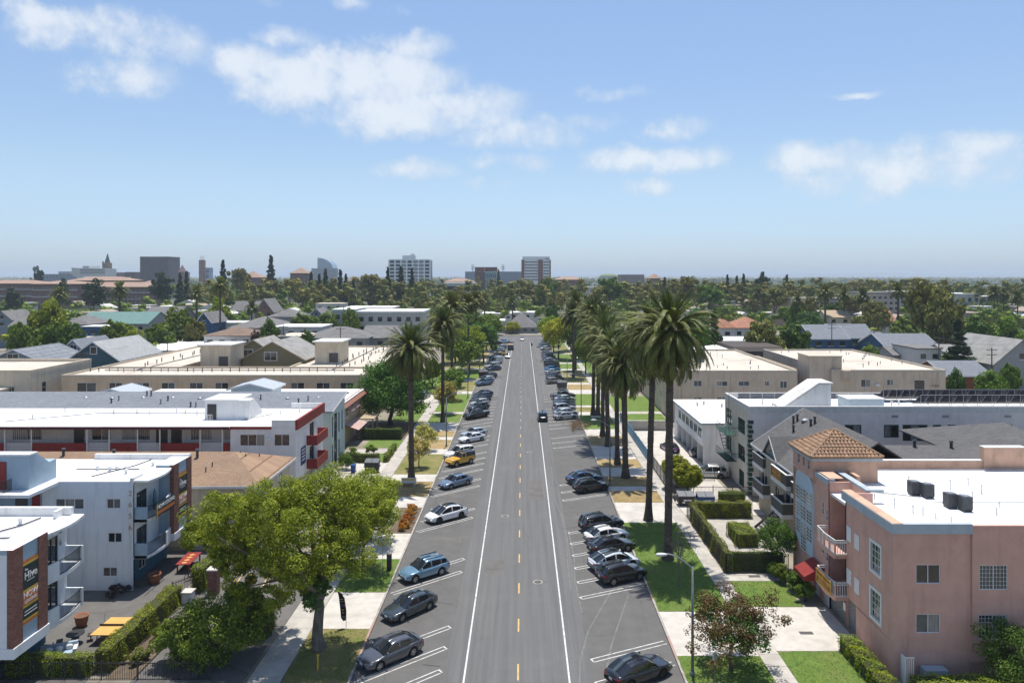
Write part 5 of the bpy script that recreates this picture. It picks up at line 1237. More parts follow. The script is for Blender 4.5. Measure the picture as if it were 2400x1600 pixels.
def hive_block(label,xl,xw,xb,ys,yn,bay,bal,h,s_holes,flip,group):
 """three storeys: recessed ground floor, bay with brick pilasters and banner, curved balconies"""
 t=thing('apartment_building',label,'apartment block',(xb,ys,0),group=group)
 zf=2.85
 b0,b1=bay;c0,c1=bal
 gl=[]
 for zz in(2.95,6.0):
  gl.append((c0+1.9 if not flip else c0+.35,c0+3.15 if not flip else c0+2.0,zz+.1,zz+2.15))
 mb=MB();wall_mb(mb,'E',xw,c0,c1,zf,h,gl,.12);mb.build('wall',BLUEW,t)
 for g in gl:window(t,'E',xw,*g,nx=2,frame=DARKM,panes=[GL_DARK,GL_BLUE],fw=.07)
 mb=MB();fbox(mb,'E',xb,b0+.03,b1-.03,zf-.05,h+.25,-(xb-xw)-.3,0);mb.build('bay',BLUED,t)
 mb=MB();mb.box(xw-.3,xb+.02,b0,b1,h+.251,h+.305);mb.build('bay_roof',ROOFW,t)
 mb=MB();wall_mb(mb,'S',ys,xl,xw if flip else xb-.01,0 if flip else zf,h,s_holes,.14);mb.build('wall',BLUEW,t)
 mb=MB();wall_mb(mb,'N',yn,xl,xw if not flip else xb,zf,h,(),.1);mb.build('wall',BLUEW,t)
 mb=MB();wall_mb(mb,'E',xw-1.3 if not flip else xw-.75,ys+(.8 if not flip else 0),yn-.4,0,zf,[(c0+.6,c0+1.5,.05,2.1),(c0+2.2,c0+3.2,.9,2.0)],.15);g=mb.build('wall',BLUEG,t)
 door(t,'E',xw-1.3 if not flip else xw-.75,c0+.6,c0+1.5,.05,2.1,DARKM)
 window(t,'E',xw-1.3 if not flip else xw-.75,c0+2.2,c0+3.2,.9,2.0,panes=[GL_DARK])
 if not flip:
  mb=MB();mb.box(xl,xw-1.32,ys+.8,ys+.95,0,zf);mb.build('wall',BLUEG,t)
 mb=MB();mb.box(xl,xw,ys+.03,yn-.03,zf-.12,zf+.05);mb.build('soffit',WSTUC,t)
 mb=MB();mb.box(xb-1.2,xb+.14,b0-.06,b1+.06,zf-.1,zf+.55);mb.build('ledge',BLUEW,t)
 pw=.75
 for q0 in(b0,b1-pw-.15):
  mb=MB();fbox(mb,'E',xb,q0-.035,q0+pw+.1,zf+.56,h+.3,-.3,.08);mb.build('brick_pilaster',BRICKM,t)
 hive_sign(t,xb,b0+pw+.14,b1-pw-.2,zf+1.55,h-.75)
 for zz in(2.95,6.0):
  o=MB();curved_slab(o,xb-.25,.3,c0,c1,xw,zz-.22,zz+.04);s=o.build('balcony',BLUEW,t)
  near0,near1=(c0,c0+1.25)if not flip else(c1-1.3,c1)
  f=lambda y:xb-.25+.3*math.sin(math.pi*(y-c0)/(c1-c0))
  mb=MB();n=4
  for i in range(n):
   ya,yb=near0+(near1-near0)*i/n,near0+(near1-near0)*(i+1)/n
   mb.prism([(f(ya)-.12,ya),(f(ya)+.03,ya),(f(yb)+.03,yb),(f(yb)-.12,yb)],zz-.2,zz+1.05)
  mb.build('balustrade',BLUEW,s)
  e0,e1=(c1-.35,c1)if not flip else(c0,c0+.12)
  mb=MB();mb.box(xw,f(e0)+.02,e0 if flip else e1-.12,e0+.12 if flip else e1,zz-.2,zz+1.05);mb.build('balustrade',BLUEW if not flip else BLUED,s)
  rail(s,xb-.25,.3,near1 if not flip else c0+.1,c1-.1 if not flip else near0,c0,c1,zz+.02,zz+1.05)
 o=MB();curved_slab(o,xb-.15,.35,c0,c1+(.1 if not flip else 0),xw-.5,h-.12,h+.06);o.box(xl,xw,ys+.01,yn-.01,h-.2,h+.02);r=o.build('roof',ROOFW,t)
 mb=MB();mb.box(xl,xb-(.9 if not flip else 0),yn-.3,yn+.02,h+.021,h+.62 if not flip else h+.5)
 if not flip:mb.box(xw-.35,xw-.1,c1-1.0,yn-.3,h+.021,h+.6)
 else:mb.box(xw-.28,xw-.03,ys,ys+1.6,h+.021,h+.32)
 mb.build('parapet',WSTUC,t)
 return t
gH='pale blue apartment blocks with banners'
A=hive_block('pale blue apartment block with a leasing banner at the near left edge',-62,-33.0,-31.65,44.05,51.5,(44.05,47.3),(47.3,51.45),9.2,[],False,gH)
B=hive_block('pale blue apartment block past the ping-pong courtyard, with its address down the corner',-40.3,-32.65,-31.35,59.6,67.2,(63.8,67.2),(59.75,63.8),9.25,[(-39.2,-36.8,6.95,7.85),(-34.9,-33.72,7.0,7.85),(-34.8,-33.6,4.15,5.0),(-35.2,-34.0,1.3,2.1)],True,gH)
window(B,'S',59.6,-39.2,-36.8,6.95,7.85,nx=3,panes=[GL_BLUE,GL_CURT,GL_BLUE])
for hrec in((-34.9,-33.72,7.0,7.85),(-34.8,-33.6,4.15,5.0),(-35.2,-34.0,1.3,2.1)):window(B,'S',59.6,*hrec,nx=2,panes=[GL_DARK,GL_BLUE])
mb=MB();mb.box(-33.05,-32.66,59.5,59.6,4.9,8.7);mb.build('number_panel',WSTUC,B)
for i,ch in enumerate('2656'):text_mb(B,ch,'S',59.5,-32.85,8.3-.95*i,.62,BRONZ,d=.02,name='numeral')
for i,ch in enumerate('66'):text_mb(A,ch,'E',-33.0,50.7,8.35-.85*i,.6,BRONZ,d=.03,name='numeral')
t=thing('leasing_banner','black and orange leasing banner tied across the upper balcony','banner',(-31,61,6))
mb=MB();mb.box(-31.0,-30.95,60.1,63.3,6.05,7.15);mb.build('cloth',GREENS,t)
mb=MB();mb.box(-30.949,-30.944,60.25,63.2,6.25,6.55);mb.build('stripe',ORNG,t)
mb=MB();mb.box(-30.949,-30.94,60.1,60.25,6.05,7.15);mb.build('edge',YELS,t)
text_mb(t,'NOW LEASING','E',-30.95,61.75,6.85,.44,SIGNW,d=.01,bold=.004)
surf=thing('surfboard','teal surfboard leaning upright on the upper balcony','surfboard',(-32.3,62.3,6.04))
TEAL=M('teal_board',(.02,.16,.17),(.015,.12,.13),scale=2,rough=.35)
mb=MB();pr=[(-.02,0),(.24,.3),(.28,.9),(.2,1.5),(0,1.85)]
pts=[(0,u,z)for u,z in pr]+[(0,-u,z)for u,z in pr[::-1][1:-1]]
mb.extr(pts,(.07,0,0));mb.build('board',TEAL,surf,local=True)
mb=MB();mb.box(.07,.08,-.015,.015,.1,1.7);mb.build('stringer',SIGNW,surf,local=True)
t=thing('stair_wing','blue rooftop stair wing with red doors behind the near block','building wing',(-45,58,0))
shell(t,-62,-40.35,59.6,67,0,9.0,BLUED,{'S':[(-42.6,-41.5,6.1,8.2),(-41.2,-40.45,6.1,8.2)]},'SEN')
door(t,'S',59.6,-41.2,-40.45,6.1,8.2,REDP);door(t,'S',59.6,-42.6,-41.5,6.1,8.2,DARKM)
mb=MB();mb.box(-62,-38.9,56.0,67,9.0,9.25);mb.build('roof',ROOFW,t)
mb=MB();mb.box(-62,-39.2,56.1,59.6,5.8,6.05);mb.build('walkway',WSTUC,t)
mb=MB();mb.extr([(-39.9,57.4,9.25),(-39.9,60.8,9.25),(-39.9,60.8,10.9),(-39.9,59.9,10.85),(-39.9,58.3,12.0),(-39.9,57.4,12.0)],(-12,0,0));bk=mb.build('stair_bulkhead',BLUED,t)
mb=MB();mb.box(-52,-39.8,57.3,58.35,12.0,12.12);mb.build('coping',WTRIM,bk)
mb=MB();mb.box(-52,-41.7,57.3,57.4,9.25,11.5);mb.build('red_panel',REDP,t)
mb=MB();mb.box(-43.8,-41.2,56.35,56.39,10.2,10.25)
for i in range(22):mb.box(-43.8+i*.12,-43.78+i*.12,56.35,56.39,9.25,10.2)
for i in range(8):mb.box(-41.22,-41.18,56.4+i*.12,56.42+i*.12,9.25,10.2)
mb.build('railing',BLACKM,t)
PURP=M('roof_hose',(.05,.045,.09),(.04,.04,.06),scale=4,rough=.7)
for par,path in((A,[(-36,46.6),(-33.6,46.7)]),(A,[(-36,46.6),(-34.6,49),(-34.3,50.6)]),(B,[(-39.8,63.4),(-34.2,63.4)]),(B,[(-37,61),(-35.2,64.5),(-34.8,66.6)])):pipes(par,path,9.31,.05,PURP)
for par,x,y in((A,-35.4,47.6),(A,-35.0,49.5),(B,-36.6,63),(B,-36.0,63.1),(B,-35.2,63.2),(B,-34.6,62.0),(B,-37.8,63.2),(B,-33.6,64.6)):vent(par,x,y,9.25,.28,.12,WTRIM)
Cb=thing('hip_roof_apartments','tan two-storey building with a brown shingled hip roof','apartment block',(-26,69.3,0))
shell(Cb,-66,-26.0,69.3,79.2,0,6.1,BEIGEW,{'S':[(-30.9,-29.6,4.6,5.5),(-35,-33.6,4.6,5.5)],'E':[(71.0,72.6,4.3,5.5),(75.5,77.0,4.3,5.5)]})
window(Cb,'S',69.3,-30.9,-29.6,4.6,5.5);window(Cb,'S',69.3,-35,-33.6,4.6,5.5)
for y in(71.0,75.5):window(Cb,'E',-26.0,y,y+1.5,4.3,5.5,panes=[GL_CURT])
x0,x1,y0,y1=-66,-25.4,68.7,79.7;ym=(y0+y1)/2;zr=8.2;xh=x1-4.6
mb=MB();slope(mb,[(x0,y0,6.2),(x1,y0,6.2),(xh,ym,zr),(x0,ym,zr)]);slope(mb,[(x1,y1,6.2),(x0,y1,6.2),(x0,ym,zr),(xh,ym,zr)]);rC=mb.build('roof',BSHIN,Cb)
mb=MB();slope(mb,[(x1,y0,6.2),(x1,y1,6.2),(xh,ym,zr)]);mb.build('roof_hip',BSHINH,Cb)
mb=MB();mb.box(x0,x1+.05,y0-.06,y0-.005,5.95,6.18);mb.box(x1+.005,x1+.06,y0,y1,5.95,6.18);mb.build('gutter',WTRIM,rC)
for x,y in((-33.5,73.2),(-42,73),(-47.5,73.5)):vent(Cb,x,y,7.9,.7,.14,DARKM)
for x,y,z in((-31.6,70.9,7.0),(-31.3,71.7,7.3),(-28.0,75.6,7.2),(-29.6,74.6,7.7),(-28.9,74.2,7.5)):vent(Cb,x,y,z,.45,.06,DARKM,cap=False)
Dd=thing('gallery_apartments','long white apartment building with red galleries and a white roof','apartment block',(-26.3,83,0))
yf=83.0;yb=84.7
bays=[-62.5,-58.1,-54.6,-46.0,-41.9,-38.0,-34.4]
doors=[(-53.5,-52.2),(-43.7,-42.3),(-41.9,-40.6),(-32.6,-31.3)]
wins=[(-60.9,-57.3),(-51.4,-49.0),(-47.8,-44.4),(-39.6,-37.0),(-35.6,-33.7)]
for z0 in(.3,3.2,6.1):
 mb=MB();hs=[(a,b,z0+.05,z0+2.15)for a,b in doors]+[(a,b,z0+.85,z0+2.2)for a,b in wins]
 wall_mb(mb,'S',yb,-78,-29.4,z0-.3,z0+2.6,hs,.12);mb.build('wall',M('gallery_wall',(.56,.53,.49),(.51,.48,.44),scale=1,rough=.9,streak=.3),Dd)
 if z0>3:
  for a,b in doors:door(Dd,'S',yb,a,b,z0+.05,z0+2.15,BLACKM)
  for i,(a,b)in enumerate(wins):window(Dd,'S',yb,a,b,z0+.85,z0+2.2,nx=2,panes=[GL_DARK,GL_CURT]if i%2 else[GL_CURT,GL_DARK],grid=(14,1,.03)if i!=1 else None)
 mb=MB();mb.box(-78,-30.0,yf-.02,yb,z0-.3,z0-.05);gal=mb.build('gallery',WSTUC,Dd)
 segs=[(-78,-60.4),(-57.3,-50.8),(-48.2,-44.9),(-42.3,-37.6),(-35.0,-29.2)]
 if z0>3:
  for a,b in segs:
   mb=MB();mb.box(a,b,yf-.08,yf+.06,z0-.28,z0+.92);mb.build('balustrade',REDP,gal)
  for(a,b)in zip([s[1]for s in segs[:-1]],[s[0]for s in segs[1:]]):
   mb=MB();n=int((b-a)/.16)
   mb.box(a,b,yf,yf+.04,z0+.85,z0+.92);mb.box(a,b,yf,yf+.04,z0-.02,z0+.05)
   for i in range(n+1):mb.box(a+(b-a)*i/n-.03,a+(b-a)*i/n+.03,yf,yf+.03,z0,z0+.88)
   for zz in np.linspace(z0+.15,z0+.75,4):mb.box(a,b,yf+.001,yf+.029,zz-.03,zz+.03)
   mb.build('lattice',WTRIM,gal)
for x in(-60.4,-57.3,-50.8,-48.2,-44.9,-42.3,-37.6,-35.0,-30.3):
 mb=MB();mb.box(x-.07,x+.07,yf-.16,yf-.085,0,8.9);mb.build('gallery_post',WTRIM,Dd)
wd=[(-28.9,-26.95-.0,0,0)]
hS=[(-32.4+3.6,-26.9,0,0)]
ws=[]
for z0 in(6.75,3.7):
 ws+=[(-33.0+4.1,-27.0,z0,z0+1.35)]
mb=MB()
front=[(-28.95,-27.6),(-25.9,-24.6)]
hS=[(a-2.2 if i==0 else a-1.5,b-1.9 if i==0 else b-1.9,z0,z0+1.3)for z0 in(6.75,3.75)for i,(a,b)in enumerate([(-31.0+2.2+2.0-3.0+.0,-28.0+1.0),(-26.2,-24.6)])]
hS=[(-32.9,-30.0,6.75,8.1),(-28.9,-27.1,6.75,8.1),(-32.9,-30.0,3.7,5.0),(-28.9,-27.1,3.7,5.0)]
Xe,Xw=-26.4,-34.0
wall_mb(mb,'S',yf-.3,Xw,Xe,2.6,8.85,hS,.14);mb.build('wall',WSTUC,Dd)
for i,hrec in enumerate(hS):window(Dd,'S',yf-.3,*hrec,nx=3 if hrec[1]-hrec[0]>2 else 2,panes=[GL_DARK,GL_DARK,GL_CURT])
mb=MB();mb.box(-29.85,-29.15,yf-.55,yf-.3,7.3,7.7);mb.build('air_conditioner',WTRIM,Dd)
mb=MB();wall_mb(mb,'W',Xw,yf-.3,yb,2.6,8.85);mb.build('wall',WSTUC,Dd)
mb=MB();wall_mb(mb,'E',Xe,yf-.3,94,2.6,8.85,[(88.2,90.2,6.1,8.2),(88.2,90.2,3.2,5.3)],.3);mb.build('wall',WSTUC,Dd)
for z0 in(6.1,3.2):window(Dd,'E',Xe,88.2,90.2,z0,z0+2.1,nx=2,frame=DARKM,depth=.2)
mb=MB();wall_mb(mb,'E',Xe-1.4,yf+.2,93.8,0,2.6);mb.build('wall',BEIGEW,Dd)
mb=MB();wall_mb(mb,'S',yf+.2,-34,Xe-1.4,0,2.6);mb.build('wall',BEIGEW,Dd)
mb=MB();wall_mb(mb,'N',94,-78,Xe,0,8.85);mb.build('wall',WSTUC,Dd)
mb=MB();mb.box(-78,Xw,yf-.55,94,8.86,9.02);mb.box(Xw,Xe,yf-.35,94,8.86,9.0);mb.build('roof',ROOFW,Dd)
FASC=M('plum_fascia',(.10,.022,.035),(.08,.018,.03),scale=3,rough=.6)
mb=MB();mb.box(-78,Xw-.02,yf-.62,yf-.552,8.72,9.04);mb.build('fascia',FASC,Dd)
mb=MB();mb.box(Xw,-29.2,yf-.42,yf-.352,8.7,9.02);mb.build('fascia',REDP,Dd)
mb=MB();mb.box(-29.2,Xe,yf-.33,yf-.1,9.001,9.75);mb.build('parapet',WSTUC,Dd)
mb=MB();mb.box(Xe-.05,Xe+.25,yf-.33,94.1,8.6,9.75);mb.build('parapet_band',REDP,Dd)
mb=MB();mb.box(-30.5,Xe-.06,93.8,94.05,9.001,9.75);mb.build('parapet',WSTUC,Dd)
for z0 in(6.05,3.15):
 mb=MB();mb.box(Xe,Xe+1.25,87.0,91.6,z0-.2,z0);s=mb.build('balcony',WSTUC,Dd)
 mb=MB();mb.box(Xe+1.15,Xe+1.3,86.9,91.7,z0-.22,z0+.95);mb.build('balustrade',REDP,s)
 mb=MB();mb.box(Xe,Xe+1.15,86.9,87.05,z0-.22,z0+.95);mb.build('balustrade',REDP,s)
 mb=MB();mb.box(Xe,Xe+1.15,91.55,91.7,z0-.22,z0+.95);mb.build('balustrade',REDP,s)
mb=MB();mb.box(Xe+1.0,Xe+1.12,87.0,87.12,0,2.94);mb.build('post',WTRIM,Dd)
t=thing('wall_sign','blue sign board on the end wall of the red and white building','sign',(Xe+.06,85,5))
SBL=M('sign_blue',(.03,.07,.20),(.025,.055,.16),scale=2,rough=.5)
mb=MB();mb.box(Xe+.01,Xe+.06,84.6,86.4,3.9,6.0);mb.build('board',SBL,t)
for z in(5.6,5.2,4.8,4.4):mb=MB();mb.box(Xe+.06,Xe+.066,84.9,86.1,z,z+.12);mb.build('line_of_print',SIGNW,t)
mb=MB();mb.box(-38.7,-34.7,86.6,91.0,9.0,11.35);bk=mb.build('roof_bulkhead',WSTUC,Dd)
mb=MB();mb.extr([(-34.7,86.6,9.0),(-34.7,91,9.0),(-34.7,91,9.3),(-34.7,88.2,11.35),(-34.7,86.6,11.35)],(1.4,0,0));mb.build('bulkhead_slope',WSTUC,bk)
mb=MB();mb.box(-38.8,-34.6,86.5,91.1,11.35,11.45);mb.build('coping',WTRIM,bk)
mb=MB();mb.box(-38.4,-37.3,86.55,86.6,9.05,10.9);mb.build('door',BLACKM,bk)
mb=MB()
for i in range(8):mb.box(-38.5+i*.18,-38.46+i*.18,85.2,85.24,9.02,9.9)
mb.box(-38.5,-37.2,85.2,85.24,9.85,9.9);mb.build('railing',WTRIM,bk)
pipes(Dd,[(-62,85),(-54,90.2),(-40,90.2)],9.12,.05,GALV);pipes(Dd,[(-34,86),(-31.5,89.5)],9.12,.05,GALV)
for x,y in((-52,90.4),(-49,90.3),(-47,89.6),(-44.5,91.4),(-43,90.6),(-60,87),(-58.6,91),(-30.6,90),(-28.7,91.5),(-41,89.5)):vent(Dd,x,y,9.0,.45,.08,WTRIM)
E_=thing('grey_roof_apartments','white building with a long grey shingle roof dotted with vents','apartment block',(-25.8,95.8,0))
MINT=M('mint_stucco',(.52,.60,.58),(.47,.55,.535),scale=1,rough=.9,streak=.25)
shell(E_,-80,-25.8,95.8,103.2,0,8.3,MINT,{'E':[(97.4,98.9,.6,7.6),(99.7,100.3,4.6,7.4),(99.7,100.3,1.2,3.6),(96.3,96.8,4.6,7.4),(96.3,96.8,1.2,3.6),(101.4,102.0,4.6,7.4)]})
for hrec in((97.4,98.9,.6,7.6),):window(E_,'E',-25.8,*hrec,nx=2,nz=3,frame=M('navy_frame',(.03,.05,.09),(.025,.04,.07),scale=3,rough=.4),panes=[GL_BLUE,GL_DARK])
for hrec in((99.7,100.3,4.6,7.4),(99.7,100.3,1.2,3.6),(96.3,96.8,4.6,7.4),(96.3,96.8,1.2,3.6),(101.4,102.0,4.6,7.4)):window(E_,'E',-25.8,*hrec,nx=1,nz=2,frame=MATS['navy_frame'],panes=[GL_DARK])
mb=MB();slope(mb,[(-80,95.2,8.35),(-25.4,95.2,8.35),(-25.4,103.2,9.75),(-80,103.2,9.75)]);slope(mb,[(-80,103.2,9.75),(-25.4,103.2,9.75),(-25.4,104.2,9.4),(-80,104.2,9.4)]);mb.build('roof',GSHIN,E_)
mb=MB();mb.extr([(-25.8,95.8,8.3),(-25.8,103.2,8.3),(-25.8,103.2,9.6)],(-.2,0,0));mb.build('gable',MINT,E_)
mb=MB();mb.bar((-25.37,95.1,8.28),(-25.37,103.2,9.7),.05,.24);mb.build('fascia',WTRIM,E_)
for x in np.linspace(-62,-29,9):mb=MB();mb.ball((x,100.6+.4*math.sin(x),9.28),(.32,.3,.18),10,5);mb.build('roof_vent',GALV,E_)
for x,y in((-57,98.5),(-56.6,99.6),(-50,98.2),(-49.6,99.4),(-45.3,97.0),(-44.6,97.0),(-40,99),(-31,98.4),(-30,99.5),(-53.6,101.4),(-53.0,101.4),(-36.8,99.9)):vent(E_,x,y,8.4+(y-95.2)*.175,.5,.1,DARKM if int(x*7)%2 else GALV)
F_=thing('awning_house','tan house with a white flat roof, red trim and striped awnings','house',(-27.6,106,0))
TANB=M('tan_clapboard',(.42,.335,.235),(.37,.295,.205),scale=1,rough=.85,streak=.3)
shell(F_,-62,-27.7,106.2,121.5,0,7.0,TANB,{'E':[(108,109.2,4.3,5.9),(111.5,113,4.2,5.9),(115,116.6,4.2,5.9),(117.2,118.3,.2,2.3)],'S':[(-29.6,-28.6,4.2,5.6)]})
for hrec in((108,109.2,4.3,5.9),(111.5,113,4.2,5.9),(115,116.6,4.2,5.9)):window(F_,'E',-27.7,*hrec,nx=1,nz=2,trim=(WTRIM,.1))
window(F_,'S',106.2,-29.6,-28.6,4.2,5.6,nx=1,nz=2,trim=(WTRIM,.1));door(F_,'E',-27.7,117.2,118.3,.2,2.3,WTRIM)
mb=MB();mb.box(-62,-27.2,105.9,122,7.0,7.15);mb.build('roof',ROOFW,F_)
mb=MB();slope(mb,[(-26.7,105.8,6.5),(-26.7,122,6.5),(-27.6,122,7.25),(-27.6,105.8,7.25)]);slope(mb,[(-30,105.3,6.5),(-26.7,105.3,6.5),(-27.6,105.95,7.25),(-30,105.95,7.25)]);mb.build('mansard_trim',M('red_tile_trim',(.28,.13,.09),(.22,.10,.07),scale=4,rough=.8),F_)
STRA,STRB=M('awning_red',(.30,.06,.05),(.26,.05,.04),scale=3,rough=.8),M('awning_cream',(.66,.62,.55),(.6,.56,.5),scale=3,rough=.8)
for ya,yb_,z in((110.9,113.6,6.1),(114.4,117.2,6.1),(110.6,116.6,3.3)):
 aw=None;n=int((yb_-ya)/.3)
 for i in range(n):
  mb=MB();y=ya+i*.3;d=1.0 if z>5 else 2.2
  slope(mb,[(-27.68,y,z),(-27.68,y+.3,z),(-27.68+d,y+.3,z-.75),(-27.68+d,y,z-.75)],.03)
  if aw is None:aw=mb.build('awning',STRA,F_)
  else:mb.build('awning_stripe',STRA if i%2==0 else STRB,aw)
mb=MB();mb.box(-27.6,-24.6,117,121,0,.35);mb.box(-24.8,-24.6,117,117.2,.35,2.9);mb.box(-24.8,-24.6,120.8,121,.35,2.9);mb.box(-27.6,-24.4,116.8,121.2,2.9,3.1);mb.build('porch',TANB,F_)
PBLUE=M('pale_blue_siding',(.46,.54,.58),(.42,.50,.54),scale=2,rough=.8)
for x0_,x1_,ya,za,zb_ in((-44.5,-38.5,108.5,7.15,9.4),(-65.5,-60,108.5,7.15,8.6)):
 mb=MB();gable_wall(mb,'S',ya,x0_,x1_,za,zb_,zb_+.75);gable_wall(mb,'N',ya+5,x0_,x1_,za,zb_,zb_+.75);wall_mb(mb,'E',x1_,ya,ya+5,za,zb_);wall_mb(mb,'W',x0_,ya,ya+5,za,zb_);sh=mb.build('stair_head',PBLUE,F_)
 gable_roof(sh,x0_,x1_,ya,ya+5,zb_,zb_+.75,'Y',M('pale_grey_roofing',(.40,.44,.47),(.35,.39,.42),scale=2,rough=.85),ov=.5,fascia=WTRIM,th=.1)
mb=MB();mb.box(-70,-58,106,121,0,6.9);mb.build('rear_wing',WSTUC,F_)
for x in(-50,-49,-48,-36,-35,-34.2,-33.6):vent(F_,x,108.2,7.15,.9,.07,GALV,cap=False)
H_=thing('u_shaped_apartments','long tan apartment building with a cream flat roof and a row of windows','apartment block',(-29.4,131,0))
hz=[(-82.2,-78.6,5.1,6.9)]
xs_=[-76.3,-71.3,-66.6,-61.4,-56.7,-52.0,-47.1,-42.7,-38.0,-33.6]
hz+=[(x,x+2.5,5.5,6.9)for x in xs_]+[(x,x+2.5,2.3,3.6)for x in xs_]
shell(H_,-85,-29.4,131,143,0,8.0,TANW,{'S':hz})
for i,hrec in enumerate(hz):window(H_,'S',131,*hrec,nx=2,panes=[[GL_DARK,GL_BLUE],[GL_DARK,GL_DARK],[GL_CURT,GL_DARK]][i%3],fw=.08)
flat_roof(H_,-85,-29.4,131,143,8.25,ROOFC,.3,M('cream_coping',(.56,.47,.36),(.5,.42,.32),scale=2),cw=.3)
for x0_,x1_ in((-85,-69),(-47,-29.4)):
 shell(H_,x0_,x1_,143,186,0,8.0,TANW,{},'WNE');flat_roof(H_,x0_,x1_,143,186,8.25,ROOFC,.3,MATS['cream_coping'],cw=.3,sides='WNE')
for x in np.arange(-84,-34,1.7):vent(H_,x,138+R.uniform(-.6,.6),7.95,.5+R.random()*.3,.09,DARKM if R.random()<.6 else GALV)
for y in np.arange(145,184,3):vent(H_,-77.5+R.uniform(-1,1),y,7.95,.7,.1,DARKM);vent(H_,-38+R.uniform(-1,1),y,7.95,.7,.1,DARKM);vent(H_,-35+R.uniform(-1,1),y+1,7.95,.6,.1,DARKM)
pipes(H_,[(-82,139.5),(-33,139.5)],8.05,.08);pipes(H_,[(-76,140),(-75,184)],8.05,.08);pipes(H_,[(-37.5,140),(-37.5,184)],8.05,.08)
for x0_,x1_,y0_,zt_ in((-66.2,-60.0,146,12.2),(-43.8,-38.4,150,12.5)):
 mb=MB();mb.box(x0_,x1_,y0_,y0_+7,0,zt_);b_=mb.build('stair_tower',BEIGEW,H_)
 mb=MB();mb.box(x0_-.5,x1_+.5,y0_-.5,y0_+7.5,zt_,zt_+.25);mb.build('tower_roof',ROOFD,b_)
 mb=MB();mb.box(x1_-2.4,x1_-.5,y0_-.04,y0_+.02,zt_-4.2,zt_-2.2);mb.build('tower_opening',DARKM,b_)
OLV=M('olive_siding',(.24,.215,.125),(.21,.19,.11),scale=1,rough=.85,stretch=(1,1,8))
def gable_house(name,label,x0,x1,y0,y1,ze,zr,axis,wall,roof,fascia=None,wins=(),cat='house',ov=.5,group=None,chim=False,panes=None):
 t=thing(name,label,cat,(x0,y0,0),group=group)
 by={}
 for w in wins:by.setdefault(w[0],[]).append(w[1:5])
 for f in 'SNWE':
  mb=MB();a={'S':y0,'N':y1,'W':x0,'E':x1}[f];u0,u1=(x0,x1)if f in 'SN' else(y0,y1)
  wall_mb(mb,f,a,u0,u1,0,ze,by.get(f,()))
  if(axis=='Y' and f in 'SN')or(axis=='X' and f in 'WE'):
   mb.poly([P3(f,a,u0,ze),P3(f,a,u1,ze),P3(f,a,(u0+u1)/2,zr)])
  mb.build('wall',wall,t)
 for w in wins:
  if w[4]<=ze:window(t,w[0],{'S':y0,'N':y1,'W':x0,'E':x1}[w[0]],*w[1:5],nx=w[5]if len(w)>5 else 2,trim=(WTRIM,.1),panes=panes)
  else:
   a={'S':y0,'N':y1,'W':x0,'E':x1}[w[0]];window(t,w[0],a,*w[1:5],nx=w[5]if len(w)>5 else 2,trim=(WTRIM,.12),depth=-.05,panes=panes)
 gable_roof(t,x0,x1,y0,y1,ze,zr,axis,roof,ov=ov,fascia=fascia)
 if chim:
  mb=MB();mb.box(x0+(x1-x0)*.7,x0+(x1-x0)*.7+.8,y0+(y1-y0)*.6,y0+(y1-y0)*.6+.7,ze,zr+1.0);mb.build('chimney',BRICKM,t)
 return t
ROOFG2=M('weathered_roofing',(.30,.295,.28),(.23,.225,.215),scale=.6,rough=.9,stain=(.17,.165,.155),sscale=.3,samt=.5)
TANROOF=M('tan_trim',(.42,.33,.23),(.36,.28,.19),scale=2)
gable_house('gabled_house','olive gabled house rising inside the tan apartment courtyard',-59.5,-46.5,151,166,9.0,12.6,'Y',OLV,ROOFG2,TANROOF,[('S',-54.8,-52.2,8.6,10.3),('S',-58.5,-56.5,4.0,5.4),('S',-52,-50,3.6,5.0)])
gable_house('gabled_house','smaller olive gable set just behind the courtyard house',-64.0,-54.0,156,168,9.2,12.6,'Y',OLV,ROOFG2,TANROOF,[('S',-61.3,-59.2,8.8,10.4)])
I_=thing('beige_block','old beige stucco block with an outside stair at the left edge','building',(-90,128,0))
shell(I_,-110,-88.6,128,146,0,9.2,BEIGEW,{'E':[(131,132.2,5.0,7.0)],'S':[(-92.6,-91.6,5.4,6.6),(-97,-96,5.0,6.2)]})
window(I_,'E',-88.6,131,132.2,5.0,7.0,nx=1,nz=2);window(I_,'S',128,-92.6,-91.6,5.4,6.6);window(I_,'S',128,-97,-96,5.0,6.2)
flat_roof(I_,-110,-88.6,128,146,9.5,ROOFC,.5,BEIGEW,cw=.4)
mb=MB();mb.box(-112,-92.5,120,127.95,0,6.2);mb.build('front_annex',BEIGEW,I_)
mb=MB();mb.box(-112,-92.2,119.7,127.94,6.2,6.45);mb.build('annex_roof',ROOFC,I_)
for x in(-99,-98,-97.2):vent(I_,x,124,6.45,.6,.12,GALV)
mb=MB()
for i in range(14):mb.box(-88.5,-87.4,128.5+i*.35,128.8+i*.35,4.6-i*.32,4.66-i*.32)
mb.bar((-87.4,128.5,5.6),(-87.4,133.2,1.2),.05);mb.bar((-87.4,128.5,4.6),(-87.4,133.2,.2),.08);mb.build('outside_stair',DARKM,I_)
SLATE=M('slate_blue_siding',(.20,.24,.29),(.175,.21,.255),scale=1,rough=.8,stretch=(1,1,8))
TEALB=M('teal_siding',(.055,.115,.15),(.045,.10,.13),scale=1,rough=.8,stretch=(1,1,8))
LGR=shingle('light_grey_shingle',(.36,.37,.37),(.29,.30,.305),stain=(.24,.245,.25),samt=.35,axis='Y')
GSHY=shingle('grey_shingle_side',(.22,.235,.26),(.16,.175,.20),stain=(.12,.13,.15),samt=.35,axis='Y')
